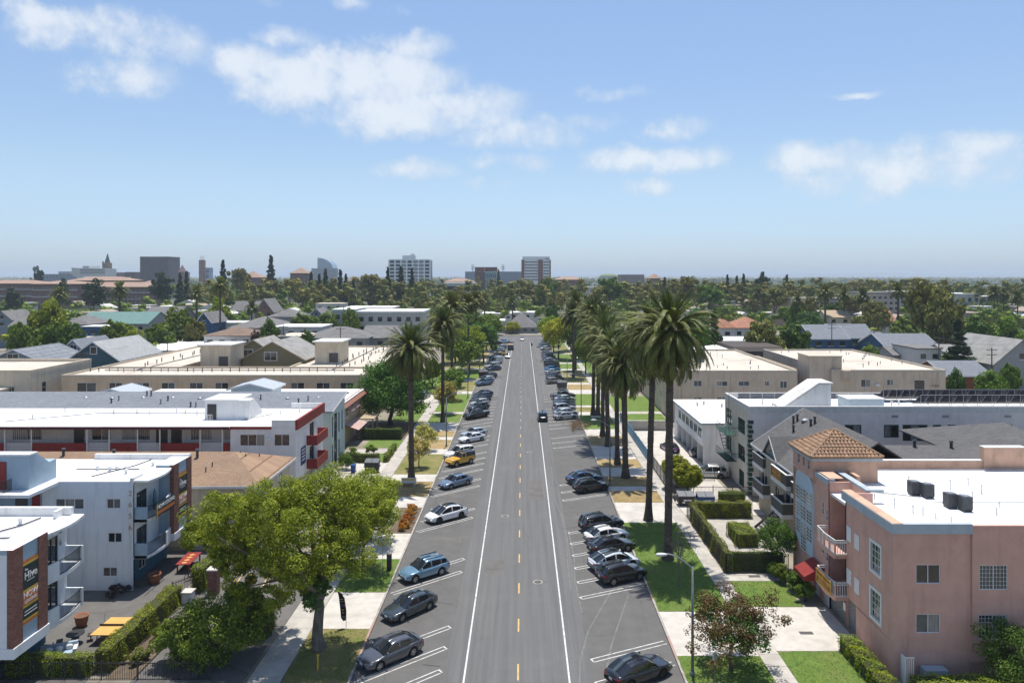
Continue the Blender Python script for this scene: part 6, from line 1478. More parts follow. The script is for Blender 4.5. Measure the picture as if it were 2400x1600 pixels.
gable_house('gabled_house','slate blue gabled house with white windows behind the beige block',-115,-102.5,152,166,8.2,10.9,'Y',SLATE,GSHY,WTRIM,[('S',-110.2,-107.8,8.3,9.9)])
gable_house('gabled_house','light blue cross gable beside the slate blue house',-109,-103.2,168,180,8.6,11.6,'Y',M('light_blue_siding',(.30,.36,.40),(.27,.32,.36),scale=1,rough=.8),GSHY,WTRIM,[('S',-106.9,-105.4,8.7,10.3)])
gable_house('gabled_house','teal gabled house with a pale grey roof and skylights',-102.2,-91.0,160,178,7.8,11.8,'Y',TEALB,LGR,WTRIM,[('S',-97.3,-95.9,9.0,10.6,1),('S',-100.6,-98.6,5.0,6.6),('E',162,164,5.6,7.2),('E',167,169,5.6,7.2),('E',172,174,5.6,7.2)])
# -- buildings on the right side of the street
PINK=M('pink_stucco',(.62,.375,.30),(.56,.335,.268),scale=1.0,rough=.92,bump=.25,bscale=30,streak=.26,stain=(.44,.25,.195),sscale=.25,samt=.3)
PEACH=M('peach_stucco',(.60,.38,.27),(.55,.345,.245),scale=1.0,rough=.92,bump=.25,bscale=30,streak=.3,stain=(.30,.21,.16),sscale=.5,samt=.5)
BAND=M('grey_blue_band',(.40,.46,.50),(.36,.415,.455),scale=1.5,rough=.85,streak=.2,stain=(.30,.33,.34),sscale=.5,samt=.4)
PBL=M('arch_panel_blue',(.47,.56,.63),(.43,.52,.59),scale=1.0,rough=.8)
Pk=thing('pink_apartment_building','pink stucco apartment building with a white roof and tiled corner tower','apartment block',(24.4,46.7,0))
XP,YP,ZP=24.4,46.7,10.25
wA=[(48.35,49.65,6.1,8.0),(48.35,49.65,2.85,4.75)]
mb=MB();wall_mb(mb,'W',XP,YP,53.6,0,ZP-.1,wA+[(51.9,53.6,0,2.45)],.16);mb.build('wall',PINK,Pk)
for h_ in wA:window(Pk,'W',XP,*h_,nx=1,trim=(WTRIM,.2),grid=(3,4,.04),panes=[GL_DARK])
mb=MB();wall_mb(mb,'W',XP,56.4,63.4,0,ZP+.2,[(56.4,57.2,0,2.45),(57.4,57.9,7.2,8.2),(56.7,57.15,6.9,7.8),(57.4,57.9,4.0,5.0),(56.7,57.15,3.7,4.6),(58.2,59.2,0,2.3)],.16);mb.build('wall',PINK,Pk)
for h_ in((57.4,57.9,7.2,8.2),(56.7,57.15,6.9,7.8),(57.4,57.9,4.0,5.0),(56.7,57.15,3.7,4.6)):window(Pk,'W',XP,*h_,nx=1,nz=2,frame=WTRIM,fw=.05)
door(Pk,'W',XP,58.2,59.2,0,2.3,WTRIM)
mb=MB();wall_mb(mb,'W',XP+2.0,53.6,56.4,2.4,ZP-.2,[(54.0,55.8,2.6,4.7),(54.0,55.8,5.8,7.9)],.12);mb.box(XP,XP+2,53.45,53.6,2.4,ZP-.1);mb.box(XP,XP+2,56.4,56.55,2.4,ZP-.1);mb.build('recess_wall',PINK,Pk)
for z in(2.6,5.8):window(Pk,'W',XP+2.0,54.0,55.8,z,z+2.1,nx=2,frame=DARKM)
mb=MB();wall_mb(mb,'W',XP+.01,53.4,56.5,0,2.4,[(53.4,56.5,0,2.35)]);mb.box(XP,XP+2,53.4,56.6,2.2,2.42);mb.build('soffit',PINK,Pk)
for z in(5.55,2.4):
 mb=MB();mb.prism([(XP+2,53.3),(XP+2,56.5),(23.45,56.5),(23.3,54.9),(23.45,53.3)][::-1],z-.25,z+.05);bal=mb.build('balcony',PINK,Pk)
 mb=MB()
 for i in range(5):
  a=i/4;xa=23.3+.17*abs(2*a-1);mb.box(xa,xa+.12,53.35+a*3.0,53.45+a*3.0,z,z+1.05)
 mb.build('balcony_kerb',PINK,bal)
 mb=MB()
 for zz in(z+1.12,z+.95,z+.12):
  mb.bar((23.5,53.3,zz),(23.36,54.9,zz),.07);mb.bar((23.36,54.9,zz),(23.5,56.5,zz),.07);mb.bar((23.5,53.3,zz),(XP,53.3,zz),.06);mb.bar((23.5,56.5,zz),(XP,56.5,zz),.06)
 for i in range(22):y=53.3+3.2*i/21;mb.box(23.38+.1*abs(2*i/21-1),23.41+.1*abs(2*i/21-1),y-.015,y+.015,z,z+1.1)
 for i in range(6):x=23.5+.9*i/5;mb.box(x-.02,x+.02,53.28,53.31,z,z+1.1)
 mb.build('railing',WTRIM,bal)
YB=M('yellow_banner',(.58,.36,.07),(.52,.27,.06),scale=1.6,rough=.7,stain=(.36,.13,.035),sscale=1.4,samt=.7)
YBD=M('banner_mark',(.26,.10,.03),(.22,.09,.03),scale=4,rough=.7)
def yellow_banner(label,x,y0,y1,z0,z1):
 t=thing('yellow_banner',label,'banner',(x,y0,z0))
 mb=MB();mb.box(x-.03,x,y0,y1,z0,z1);mb.build('cloth',YB,t)
 w,h=y1-y0,z1-z0
 for(u0,u1,v0,v1)in((.05,.19,.12,.5),(.80,.95,.12,.5),(.24,.76,.42,.5),(.24,.70,.28,.34),(.24,.74,.14,.2),(.06,.5,.72,.9),(.55,.94,.72,.9)):
  mb=MB();mb.box(x-.038,x-.031,y0+u0*w,y0+u1*w,z0+v0*h,z0+v1*h);mb.build('printed_mark',YBD,t)
yellow_banner('yellow printed banner on the lower balcony of the pink building',23.26,53.5,56.2,2.45,3.5)
GSH=M('garage_shutter',(.22,.22,.215),(.17,.17,.165),scale=3,rough=.6,stretch=(1,1,6))
mb=MB();mb.box(XP+.2,XP+.26,51.9,56.4,0,2.4);g=mb.build('garage_door',GSH,Pk)
mb=MB();mb.bar((XP+.17,51.95,.1),(XP+.17,56.2,2.3),.04,.05);mb.bar((XP+.17,51.95,2.3),(XP+.17,56.2,.1),.04,.05);mb.build('brace',GALV,g)
mb=MB();mb.box(XP+.1,XP+.17,53.7,54.2,1.1,1.7);mb.build('notice',SIGNW,g)
mb=MB();mb.box(XP-.02,XP+.2,56.4,57.2,0,2.4);mb.build('garage_post',BAND,Pk)
mb=MB();mb.box(XP-.06,XP+.0,46.7,51.8,2.15,2.4);mb.build('string_course',PINK,Pk)
for y,z in((52.6,6.75),(51.35,6.6),(52.6,3.55),(51.35,3.4)):mb=MB();mb.box(XP-.05,XP-.002,y,y+.72,z,z+1.1);mb.build('blank_panel',WTRIM,Pk)
ws=[(25.9,27.5,6.3,7.55),(25.9,27.5,3.05,4.3)]
mb=MB();wall_mb(mb,'S',YP,XP,29.5,0,ZP-.1,ws,.14);mb.build('wall',PINK,Pk)
for h_ in ws:window(Pk,'S',YP,*h_,nx=2,panes=[GL_BLUE,GL_CURT]if h_[2]<5 else[GL_DARK],fw=.045)
ws=[(30.0,31.85,5.95,7.55),(29.95,31.8,2.7,4.3)]
mb=MB();wall_mb(mb,'S',YP-.12,29.5,32.9,1.3,ZP-.1,ws,.14);wall_mb(mb,'S',YP+.1,29.5,32.9,0,1.3);mb.box(29.5,29.52,YP-.12,YP+.1,1.3,ZP-.1);mb.box(29.5,32.9,YP-.12,YP+.1,1.2,1.3);mb.build('wall',PINK,Pk)
for h_ in ws:window(Pk,'S',YP-.12,*h_,nx=2,grid=(8,6,.018),fw=.045,panes=[GL_DARK,GL_CURT]if h_[2]<5 else[GL_BLUE,GL_DARK])
mb=MB();wall_mb(mb,'E',32.9,YP-.12,48,0,9.5);wall_mb(mb,'S',48,32.9,52,0,8.6);mb.build('wall',PINK,Pk)
t=thing('white_gate','white picket gate at the near corner of the pink building','gate',(24.5,45.3,0))
mb=MB()
for i in range(14):mb.box(24.45+i*.03,24.48+i*.03,45.3+i*.1,45.33+i*.1,.1,2.2-i*.03)
mb.build('leaf',WTRIM,t)
mb=MB()
for i in range(5):mb.box(24.45+i*.12,24.49+i*.12,45.26,45.29,.1,2.2)
mb.bar((24.4,45.27,.2),(25.0,45.27,.2),.05);mb.bar((24.4,45.27,2.2),(25.0,45.27,2.2),.05);mb.build('frame',WTRIM,t)
mb=MB();mb.box(26.1,27.6,45.9,46.6,0,1.0);mb.build('meter_box',BAND,Pk)
mb=MB();mb.box(XP+.1,56,YP+.1,63.2,9.1,9.3);mb.build('roof',ROOFW,Pk)
mb=MB();mb.box(XP-.14,XP+.22,YP-.14,54.0,9.6,ZP);mb.build('parapet_band',BAND,Pk)
mb=MB();mb.box(XP+.22,29.55,YP-.14,YP+.2,9.6,ZP-.003);mb.build('parapet_band',BAND,Pk)
mb=MB();mb.box(XP-.1,XP+.6,YP-.1,54.02,ZP,ZP+.04);mb.build('parapet_cap',PEACH,Pk)
mb=MB();mb.box(29.56,33.0,YP-.14,YP+.1,9.301,ZP-.1);mb.build('parapet',PINK,Pk)
mb=MB();mb.box(XP+1.7,XP+2.0,53.8,59.4,9.0,10.15);mb.build('parapet',PINK,Pk)
mb=MB();mb.box(XP+1.66,XP+2.2,53.75,59.4,10.15,10.32);mb.box(XP+2.2,XP+3.0,53.75,54.1,10.15,10.32);mb.build('parapet_band',BAND,Pk)
mb=MB();mb.box(XP-.12,XP+.5,56.5,59.0,9.9,10.35);mb.build('parapet_band',BAND,Pk)
mb=MB();mb.box(XP+.0,XP+1.2,56.6,58.9,10.35,10.4);mb.build('parapet_cap',PEACH,Pk)
mb=MB();mb.box(29.9,56,63.2,63.5,0,10.1);mb.build('parapet_wall',PEACH,Pk)
mb=MB();mb.box(41.0,44.6,63.0,63.6,9.31,11.3);mb.build('chimney_wall',PEACH,Pk)
mb=MB();mb.box(29.9,56,63.15,63.55,10.1,10.16);mb.box(40.95,44.65,62.95,63.65,11.3,11.36);mb.build('coping',WTRIM,Pk)
mb=MB();mb.box(27.0,27.3,57.3,58.9,9.31,10.35);mb.build('parapet_wall',PEACH,Pk)
for x,y in((30.9,56.0),(31.55,55.3),(31.9,52.9),(32.55,52.2)):roof_box(Pk,x,y,9.32,.72,.72,1.05,M('unit_grey',(.10,.105,.11),(.07,.07,.075),scale=4,rough=.5))
pipes(Pk,[(31.2,53.8),(40,53.8)],9.4,.05,WTRIM);pipes(Pk,[(28,56.5),(31,55.2)],9.35,.03,GALV);pipes(Pk,[(30.5,62.6),(50,62.6)],9.45,.06,GALV)
for x,y in((27.6,52.6),(28.4,51.6),(28.9,51.2),(29.3,50.3),(27.2,54.8),(28.1,53.6),(30.0,49.6),(33.6,54.5),(34.2,51.2),(35.0,55.2),(35.6,53),(36.3,56.1),(37.2,52.4),(34.6,57.4),(36.8,58.6),(31.8,58.4)):vent(Pk,x,y,9.3,.3+.4*R.random(),.05,WTRIM,cap=R.random()<.4)
mb=MB();x0,x1,y0,y1=24.2,29.6,59.1,63.4
mb=MB();wall_mb(mb,'W',x0,y0,y1,9.6,11.4,[(62.0,62.4,10.2,11.0),(60.9,61.3,10.2,11.0),(59.8,60.2,10.2,11.0)],.12);mb.build('tower_wall',PINK,Pk)
for y in(62.0,60.9,59.8):window(Pk,'W',x0,y,y+.4,10.2,11.0,nx=1,nz=2,frame=BAND,fw=.05)
mb=MB();wall_mb(mb,'S',y0,x0,x1,9.3,11.4);wall_mb(mb,'E',x1,y0,y1,9.3,11.4);wall_mb(mb,'N',y1,x0,x1,0,11.4);mb.build('tower_wall',PEACH,Pk)
mb=MB();mb.box(23.98,29.9,58.88,59.05,11.15,11.45);mb.box(23.98,24.15,59.05,63.6,11.15,11.45);mb.box(29.75,29.9,59.05,63.6,11.15,11.45);mb.build('tower_cornice',BAND,Pk)
TX0,TX1,TY0,TY1,TZ,TA=23.9,29.95,58.8,63.7,11.47,13.25
ax,ay=(TX0+TX1)/2,(TY0+TY1)/2
TILE=M('clay_tile',(.35,.22,.135),(.26,.165,.105),scale=3,rough=.8,stain=(.20,.13,.08),sscale=1.2,samt=.6,rnd=.22)
mb=MB()
for q in([(TX0,TY0),(TX1,TY0)],[(TX1,TY0),(TX1,TY1)],[(TX1,TY1),(TX0,TY1)],[(TX0,TY1),(TX0,TY0)]):mb.extr([(*q[0],TZ),(*q[1],TZ),(ax,ay,TA)],(0,0,-.08))
tr_=mb.build('tower_roof',TILE,Pk)
mb=MB();n=6;tl=.42
for i in range(n):
 a,b=math.pi*i/n,math.pi*(i+1)/n
 f=lambda t,r,y,dz:(-r*math.cos(t),y,r*math.sin(t)*.75+dz)
 mb.poly([f(a,.15,0,.045),f(b,.15,0,.045),f(b,.12,tl,.0),f(a,.12,tl,.0)])
 mb.poly([f(a,.15,0,.045),f(b,.15,0,.045),f(b,.11,0,.02),f(a,.11,0,.02)])
tile_me=mb.mesh('roof_tile',TILE,smooth=True)
oT=Vector(ORG[Pk.name])
def tile_face(p0,p1,apex):
 """courses of tiles up one triangular roof face"""
 p0,p1,apex=Vector(p0),Vector(p1),Vector(apex)
 u=(p1-p0).normalized();m_=(p0+p1)/2;v=(apex-m_);H=v.length;v.normalize();nn=u.cross(v)
 rot=Matrix((u,v,nn)).transposed().to_euler();W=(p1-p0).length
 k=int(H/.36)
 for r_ in range(k):
  s=r_*.36;half=W/2*(1-s/H)-.16
  c=int(2*half/.31)
  for i in range(c+1):
   x=(i-c/2)*.31
   if abs(x)>half:continue
   p=m_+u*x+v*s-oT
   inst('roof_tile',tile_me,tr_,tuple(p),tuple(rot))
tile_face((TX0,TY0,TZ),(TX1,TY0,TZ),(ax,ay,TA));tile_face((TX0,TY1,TZ),(TX0,TY0,TZ),(ax,ay,TA))
for a in((TX0,TY0),(TX1,TY0),(TX0,TY1)):
 p,q=Vector((*a,TZ+.08)),Vector((ax,ay,TA+.08));k=10
 for i in range(k):
  mb=MB();mb.cyl(p.lerp(q,i/k),p.lerp(q,(i+1.12)/k),.13,.10,n=7);mb.build('ridge_tile',TILE,tr_)
def arch_panel():
 mb=MB();pts=[(59.3,2.9),(59.3,8.5)]+[(61.2-1.9*math.cos(math.pi*i/12),8.5+1.35*math.sin(math.pi*i/12))for i in range(1,12)]+[(63.1,8.5),(63.1,3.9),(61.8,2.9)]
 mb.extr([(XP-.001,y,z)for y,z in pts],(-.14,0,0));o=mb.build('arched_panel',PBL,Pk)
 for k,z in enumerate((7.0,5.55,4.1,2.95)):
  for j,y in enumerate((59.45,60.7,61.95)):
   if k==3 and j!=1:continue
   q=MB();q.box(XP-.17,XP-.13,y,y+1.0,z,z+1.2);w=q.build('window',GL_DARK if(k+j)%3 else GL_CURT,o)
   q=MB()
   for i in range(4):q.box(XP-.2,XP-.16,y+i*.32,y+i*.32+.05,z,z+1.2)
   for i in range(5):q.box(XP-.199,XP-.161,y,y+1.0,z+i*.29,z+i*.29+.05)
   q.build('glazing_bar',WTRIM,w)
arch_panel()
AWR=M('awning_dark_red',(.24,.03,.026),(.20,.024,.021),scale=2,rough=.8)
t=thing('red_awning','dark red awning over the entrance of the pink building','awning',(24.3,58,2.3))
mb=MB();mb.extr([(XP-.17,57.2,3.1),(XP-1.7,57.2,2.3),(XP-1.7,57.2,1.95),(XP-.17,57.2,1.95)],(0,2.1,0));mb.build('canvas',AWR,t)
mb=MB();mb.bar((XP-1.68,57.25,2.0),(XP-1.68,59.25,2.0),.04);mb.build('frame',DARKM,t)
TAUPE=M('taupe_siding',(.38,.33,.25),(.33,.285,.215),scale=1,rough=.85,stretch=(1,1,8),streak=.2)
GREYB=M('balustrade_grey',(.11,.105,.095),(.09,.085,.078),scale=1,rough=.8,stretch=(1,8,1))
T2=thing('balcony_townhouses','taupe townhouses with grey balconies under charcoal gable roofs','townhouses',(27,66,0))
mb=MB();hw_=[(78.3,80.2,5.9,7.1),(74.4,76.2,4.9,7.0),(69.6,71.4,5.3,7.3),(71.9,73.5,5.3,7.3),(78.3,80.2,2.9,4.6),(74.6,76.0,2.2,4.3),(70,73,2.2,4.4)]
wall_mb(mb,'W',27.0,65,81,0,7.5,hw_,.15);wall_mb(mb,'N',81,27,38,0,7.5);wall_mb(mb,'S',65,27,38,0,7.5);mb.build('wall',TAUPE,T2)
for h_ in hw_:window(T2,'W',27.0,*h_,nx=2,panes=[GL_DARK])
mb=MB();slope(mb,[(26.3,81.6,7.3),(26.3,64.6,7.3),(32.4,64.6,11.4),(32.4,81.6,11.4)]);slope(mb,[(32.4,81.6,11.4),(32.4,64.6,11.4),(38.6,64.6,7.3),(38.6,81.6,7.3)]);r2=mb.build('roof',DSHINY,T2)
mb=MB();mb.bar((26.27,64.6,7.2),(26.27,81.6,7.2),.05,.22);mb.bar((26.3,81.63,7.22),(32.4,81.63,11.3),.05,.22);mb.build('fascia',WTRIM,r2)
mb=MB();slope(mb,[(33,63.9,8.0),(66,63.9,8.0),(66,70.5,9.75),(33,70.5,9.75)]);slope(mb,[(66,77,8),(33,77,8),(33,70.5,9.75),(66,70.5,9.75)]);mb.build('roof',DSHIN,T2)
mb=MB();slope(mb,[(44.5,64.2,8.4),(55.5,64.2,8.4),(50.2,74,11.3)]);slope(mb,[(44.5,84,8.4),(44.5,64.2,8.4),(50.2,74,11.3)]);slope(mb,[(55.5,64.2,8.4),(55.5,84,8.4),(50.2,74,11.3)]);mb.build('roof_hip',DSHIN,T2)
mb=MB();wall_mb(mb,'S',64.6,33,66,0,8.0);mb.build('wall',M('rust_siding',(.30,.14,.09),(.26,.12,.08),scale=1,rough=.85),T2)
mb=MB();mb.poly([(26.5,73.6,5.2),(26.5,77.2,5.2),(26.5,77.2,7.6),(26.5,75.4,9.3),(26.5,73.6,7.6)]);mb.box(26.5,27.0,73.6,77.2,4.9,5.2);d=mb.build('entrance_gable',TAUPE,T2)
mb=MB();slope(mb,[(26.2,73.2,7.35),(26.2,75.4,9.5),(31.2,75.4,9.5),(28.0,73.2,7.35)],.12);slope(mb,[(26.2,75.4,9.5),(26.2,77.6,7.35),(28.0,77.6,7.35),(31.2,75.4,9.5)],.12);mb.build('gable_roof',DSHIN,d)
mb=MB();mb.bar((26.17,73.2,7.3),(26.17,75.4,9.45),.05,.2);mb.bar((26.17,75.4,9.45),(26.17,77.6,7.3),.05,.2);mb.build('bargeboard',WTRIM,d)
mb=MB();pts=[(75.4-.75*math.cos(math.pi*i/8),7.2+.95*math.sin(math.pi*i/8))for i in range(9)];mb.extr([(26.49,y,z)for y,z in pts],(-.06,0,0));mb.build('arched_light',GL_BLUE,d)
for y0_,y1_,z,xo in((77.4,80.8,5.55,26.2),(77.4,80.8,2.65,26.2),(69.2,73.4,6.0,25.7),(70.2,73.4,2.9,25.7),(66.6,69.0,5.5,26.1)):
 mb=MB();mb.box(xo,27,y0_,y1_,z-.42,z);b_=mb.build('balcony',WTRIM,T2)
 mb=MB();mb.box(xo+.02,xo+.14,y0_,y1_,z,z+1.05);mb.box(xo+.14,27,y0_,y0_+.12,z,z+1.05);mb.box(xo+.14,27,y1_-.12,y1_,z,z+1.05);mb.build('balustrade',GREYB,b_)
 mb=MB();mb.box(xo-.02,xo+.18,y0_-.03,y1_+.03,z+1.05,z+1.14);mb.box(xo+.18,27,y0_-.03,y0_+.15,z+1.05,z+1.138);mb.build('cap_rail',WTRIM,b_)
yellow_banner('yellow printed banner on the grey townhouse balcony',25.7,70.6,73.0,6.05,6.95)
mb=MB()
for i in range(9):mb.box(24.2+i*.32,24.5+i*.32,72.5,73.9,.3+i*.27,.36+i*.27)
mb.bar((24.2,72.45,.35),(27.1,72.45,2.8),.07,.25);mb.bar((24.2,73.95,.35),(27.1,73.95,2.8),.07,.25)
for i in range(7):mb.box(22.9+i*.19,23.05+i*.19,71.2,72.4,.12+i*.02,.2+i*.03)
mb.bar((24.2,72.45,1.3),(27.1,72.45,3.8),.05);mb.build('entrance_stair',DARKM,T2)
for x,y,z in((30.4,79.6,10.2),(30.8,79.5,10.4),(31.0,76.3,10.5),(31.4,76.2,10.8),(29.6,77.5,9.6)):vent(T2,x,y,z-.3,.85,.12,BLACKM)
for x,y in((38.8,70.2),(42.3,70.0),(48,66.5),(52.5,69.8),(36,66)):vent(T2,x,y,9.5-abs(70.5-y)*.26,.8,.14,BLACKM)
for x,y,z in((31.2,78.2,10.6),(41,66.6,8.8),(46,66.5,8.8),(51,70,10.0)):mb=MB();mb.ball((x,y,z),(.5,.4,.28),10,5);mb.build('turbine_vent',GALV,T2)
MAUVE=M('mauve_stucco',(.72,.675,.66),(.65,.605,.59),scale=.7,rough=.92,bump=.25,bscale=20,streak=.35,stain=(.52,.48,.48),sscale=.2,samt=.6)
CREAMW=M('cream_stucco',(.64,.585,.49),(.58,.53,.445),scale=.7,rough=.92,streak=.35)
GREENP=M('green_paint',(.025,.075,.06),(.02,.06,.05),scale=2,rough=.6)
R3=thing('quoined_apartment_block','tall mauve-grey block with green quoins and a roof full of solar racks','apartment block',(27.3,85.4,0))
hs=[(43.5,45.3,7.1,8.65),(45.75,48.75,6.7,8.65),(49.4,50.4,7.25,8.65),(51.15,52.15,7.25,8.65),(52.95,55.95,6.7,8.65),(38.8,40.8,7.1,8.65),(57.2,59,7.1,8.65),(33,35,7.1,8.65)]
mb=MB();wall_mb(mb,'S',85.4,27.3,76,0,10.8,hs,.14);mb.build('wall',MAUVE,R3)
for i,h_ in enumerate(hs):window(R3,'S',85.4,*h_,nx=3 if h_[1]-h_[0]>2.5 else 2,frame=GREENP,panes=[GL_DARK,GL_CURT]if i%2 else[GL_CURT,GL_DARK,GL_BLUE],fw=.1)
for x in(48.1,53.3):mb=MB();mb.box(x,x+.6,85.0,85.4,6.85,7.3);mb.build('air_conditioner',WTRIM,R3)
for x in(44.4,50.5,58):mb=MB();mb.box(x,x+.8,85.36,85.39,9.5,9.8);mb.build('wall_grating',GALV,R3)
hw2=[(87.0,89.8,7.0,8.8),(87.0,89.8,3.6,5.5),(92.6,95.0,7.0,9.0),(92.6,95.0,3.6,5.5),(87.4,89.4,.4,2.4)]
mb=MB();wall_mb(mb,'W',27.3,85.4,95.6,0,10.8,hw2,.2);mb.build('wall',CREAMW,R3)
for h_ in hw2:window(R3,'W',27.3,*h_,nx=3,nz=2,frame=GREENP,fw=.1)
for i in range(16):
 mb=MB();w=.5 if i%2 else .35
 mb.box(27.22,27.3+w,85.32,85.398,.2+i*.57,.2+i*.57+.42);mb.box(27.22,27.298,85.4,85.4+(.85-w),.2+i*.57,.2+i*.57+.42);mb.build('quoin',GREENP,R3)
mb=MB();wall_mb(mb,'N',95.6,27.3,76,0,10.8);mb.build('wall',MAUVE,R3)
flat_roof(R3,27.3,76,85.4,95.6,10.8,ROOFW,.7,M('parapet_white',(.62,.61,.59),(.55,.54,.52),scale=2,stain=(.4,.39,.37),samt=.5),cw=.3,ch=.04)
for i in range(28):
 x=29.0+i*1.65
 mb=MB();mb.box(x,x+1.5,95.22,95.28,10.12,10.82);mb.build('parapet_panel',M('tar_panel',(.16,.17,.19),(.12,.13,.15),scale=1.2,rough=.7,rnd=.15),R3)
mb=MB();mb.extr([(32.3,87.8,10.1),(38.2,87.8,10.1),(38.2,87.8,13.1),(36.6,87.8,13.1)],(0,3.2,0));bk=mb.build('stair_bulkhead',WSTUC,R3)
mb=MB();mb.extr([(32.0,87.6,10.25),(36.6,87.6,13.35),(38.4,87.6,13.35),(38.4,87.6,13.15),(36.7,87.6,13.15),(32.3,87.6,10.1)],(0,3.6,0));mb.build('bulkhead_roof',ROOFD,bk)
mb=MB();mb.box(40.2,44.6,87.5,90.5,10.1,11.35);hb=mb.build('plant_housing',PBLUE,R3)
mb=MB();mb.box(40.1,44.7,87.4,90.6,11.35,11.42);mb.build('housing_lid',ROOFW,hb)
PANEL=M('solar_panel',(.02,.022,.035),(.03,.02,.025),scale=2,rough=.25,spec=.6)
for(xa,xb_,y,n)in((47.0,76,92.4,17),(49.5,76,88.2,15)):
 for i in range(n):
  x=xa+(xb_-xa)*i/n;w=(xb_-xa)/n
  q=MB();q.extr([(x,y,11.75),(x+w-.06,y,11.75),(x+w-.06,y+1.9,10.4),(x,y+1.9,10.4)],(0,0,-.06));pn=q.build('solar_panel',PANEL,R3)
  q=MB();q.bar((x,y-.03,10.12),(x,y-.03,11.72),.05);q.bar((x,y-.03,10.2),(x+w*.55,y-.03,11.65),.04);q.bar((x,y-.05,11.76),(x+w,y-.05,11.76),.06);q.build('rack',GALV,pn)
for x,y in((46.3,89),(48,90.5),(52,91),(45.4,91.5),(31,88),(30.8,91),(40,93)):vent(R3,x,y,10.1,.6,.1,WTRIM)
mb=MB()
for z in(6.3,3.0):
 mb.box(25.9,27.2,90.0,95.0,z,z+.05)
 for y in np.arange(90.0,95.1,.5):mb.box(25.9,25.93,y,y+.03,z,z+1.0)
 mb.bar((25.9,90,z+1.0),(25.9,95,z+1.0),.05);mb.bar((25.9,90,z+.5),(25.9,95,z+.5),.03);mb.bar((25.9,90,z+1),(27.3,90,z+1),.05)
for i in range(9):mb.box(26.1,26.9,90.6+i*.4,90.8+i*.4,3.1+i*.36,3.14+i*.36)
mb.bar((26.1,90.5,3.0),(26.1,94.3,6.3),.06);mb.bar((26.9,90.5,3.0),(26.9,94.3,6.3),.06);mb.bar((26.5,91,6.3),(26.5,91,11.6),.05);mb.build('fire_escape',GREENP,R3)
R4=thing('carport_house','white two-storey house over open carports with a flat white roof','house',(25.3,99.3,0))
hw3=[(100.2+i*2.55,102.2+i*2.55,3.7,4.95)for i in range(6)]
mb=MB();wall_mb(mb,'W',25.3,99.3,117.7,2.7,5.85,hw3,.14);mb.build('wall',WSTUC,R4)
for i,h_ in enumerate(hw3):window(R4,'W',25.3,*h_,nx=2,panes=[GL_BLUE,GL_DARK],frame=BAND)
mb=MB();wall_mb(mb,'S',99.3,25.3,34,0,5.85,[(30.2,31.2,3.9,4.6)],.12);mb.build('wall',WSTUC,R4);window(R4,'S',99.3,30.2,31.2,3.9,4.6,nx=1)
mb=MB();wall_mb(mb,'W',30.5,99.5,117.7,0,2.7);wall_mb(mb,'N',117.7,25.3,34,0,5.85);mb.build('wall',WSTUC,R4)
for y in(99.3,102.6,105.9,109.2,112.5,115.2):mb=MB();mb.box(25.32,30.4,y+.02,y+.2,0,2.7);mb.build('carport_wall',WSTUC,R4)
mb=MB();mb.box(25.2,34,115.3,117.6,0,2.7);mb.build('ground_room',WSTUC,R4)
mb=MB();mb.box(25.3,34,99.4,117.7,2.6,2.72);mb.build('ceiling',WSTUC,R4)
mb=MB();mb.box(24.9,34.4,98.9,118.0,5.86,6.04);mb.build('roof',ROOFW,R4)
mb=MB();mb.box(24.84,34.4,98.84,98.9,5.8,6.06);mb.box(24.84,24.9,98.9,118.0,5.8,6.06);mb.build('fascia',BAND,R4)
for x,y in((27.6,112),(28.9,113),(31.2,111),(31.5,104.5)):vent(R4,x,y,6.04,.4,.12,GALV)
STB=M('stained_beige',(.60,.50,.385),(.55,.45,.345),scale=.6,rough=.92,bump=.2,bscale=20,streak=.65,stain=(.46,.35,.255),sscale=.3,samt=.5)
R5=thing('beige_apartments','stained beige apartment building with two cream-roofed wings','apartment block',(27.2,130,0))
hs=[(31.4,32.9,6.3,7.4),(35.6,37.6,6.4,7.3),(39.6,41.6,6.4,7.3),(44.4,45.2,6.4,7.3),(47.2,48.5,6.0,7.3),(31.4,32.9,3.4,4.4),(35.6,37.6,3.4,4.4)]
shell(R5,27.2,50.4,130,168,0,9.0,STB,{'S':hs,'W':[(y,y+1.8,z,z+1.3)for y in(132,138,144,150,156)for z in(3.0,6.0)]})
for i,h_ in enumerate(hs):window(R5,'S',130,*h_,nx=2,panes=[GL_CURT,GL_DARK]if i%2 else[GL_BLUE])
for y in(132,138,144,150,156):
 for z in(3.0,6.0):window(R5,'W',27.2,y,y+1.8,z,z+1.3,nx=2)
flat_roof(R5,27.2,50.4,130,168,9.2,ROOFC,.3,M('cream_parapet',(.52,.46,.37),(.46,.41,.33),scale=2),cw=.25)
hs=[(62.4,64.2,6.1,7.5),(67.2,68.4,6.4,7.5),(72.2,74.2,4.6,7.4)]
shell(R5,57,78,130.8,168,0,9.0,STB,{'S':hs})
for h_ in hs:window(R5,'S',130.8,*h_,nx=2 if h_[1]-h_[0]<1.9 else 1,panes=[GL_BLUE,GL_CURT]if h_[2]>5 else[GL_DARK])
mb=MB();mb.box(65.0,65.8,130.5,130.8,6.3,6.7);mb.build('air_conditioner',WTRIM,R5)
for i,ch in enumerate('1308'):text_mb(R5,ch,'S',130.8,75.3+i*.42,6.3,.6,DARKM,d=.03,name='numeral')
flat_roof(R5,57,78,130.8,168,9.2,ROOFC,.3,MATS['cream_parapet'],cw=.25)
mb=MB();mb.box(53.2,59.2,131.5,137,0,11.6);tw=mb.build('stair_tower',STB,R5)
mb=MB();mb.box(53.1,59.3,131.4,137.1,11.6,11.75);mb.build('tower_coping',MATS['cream_parapet'],tw)
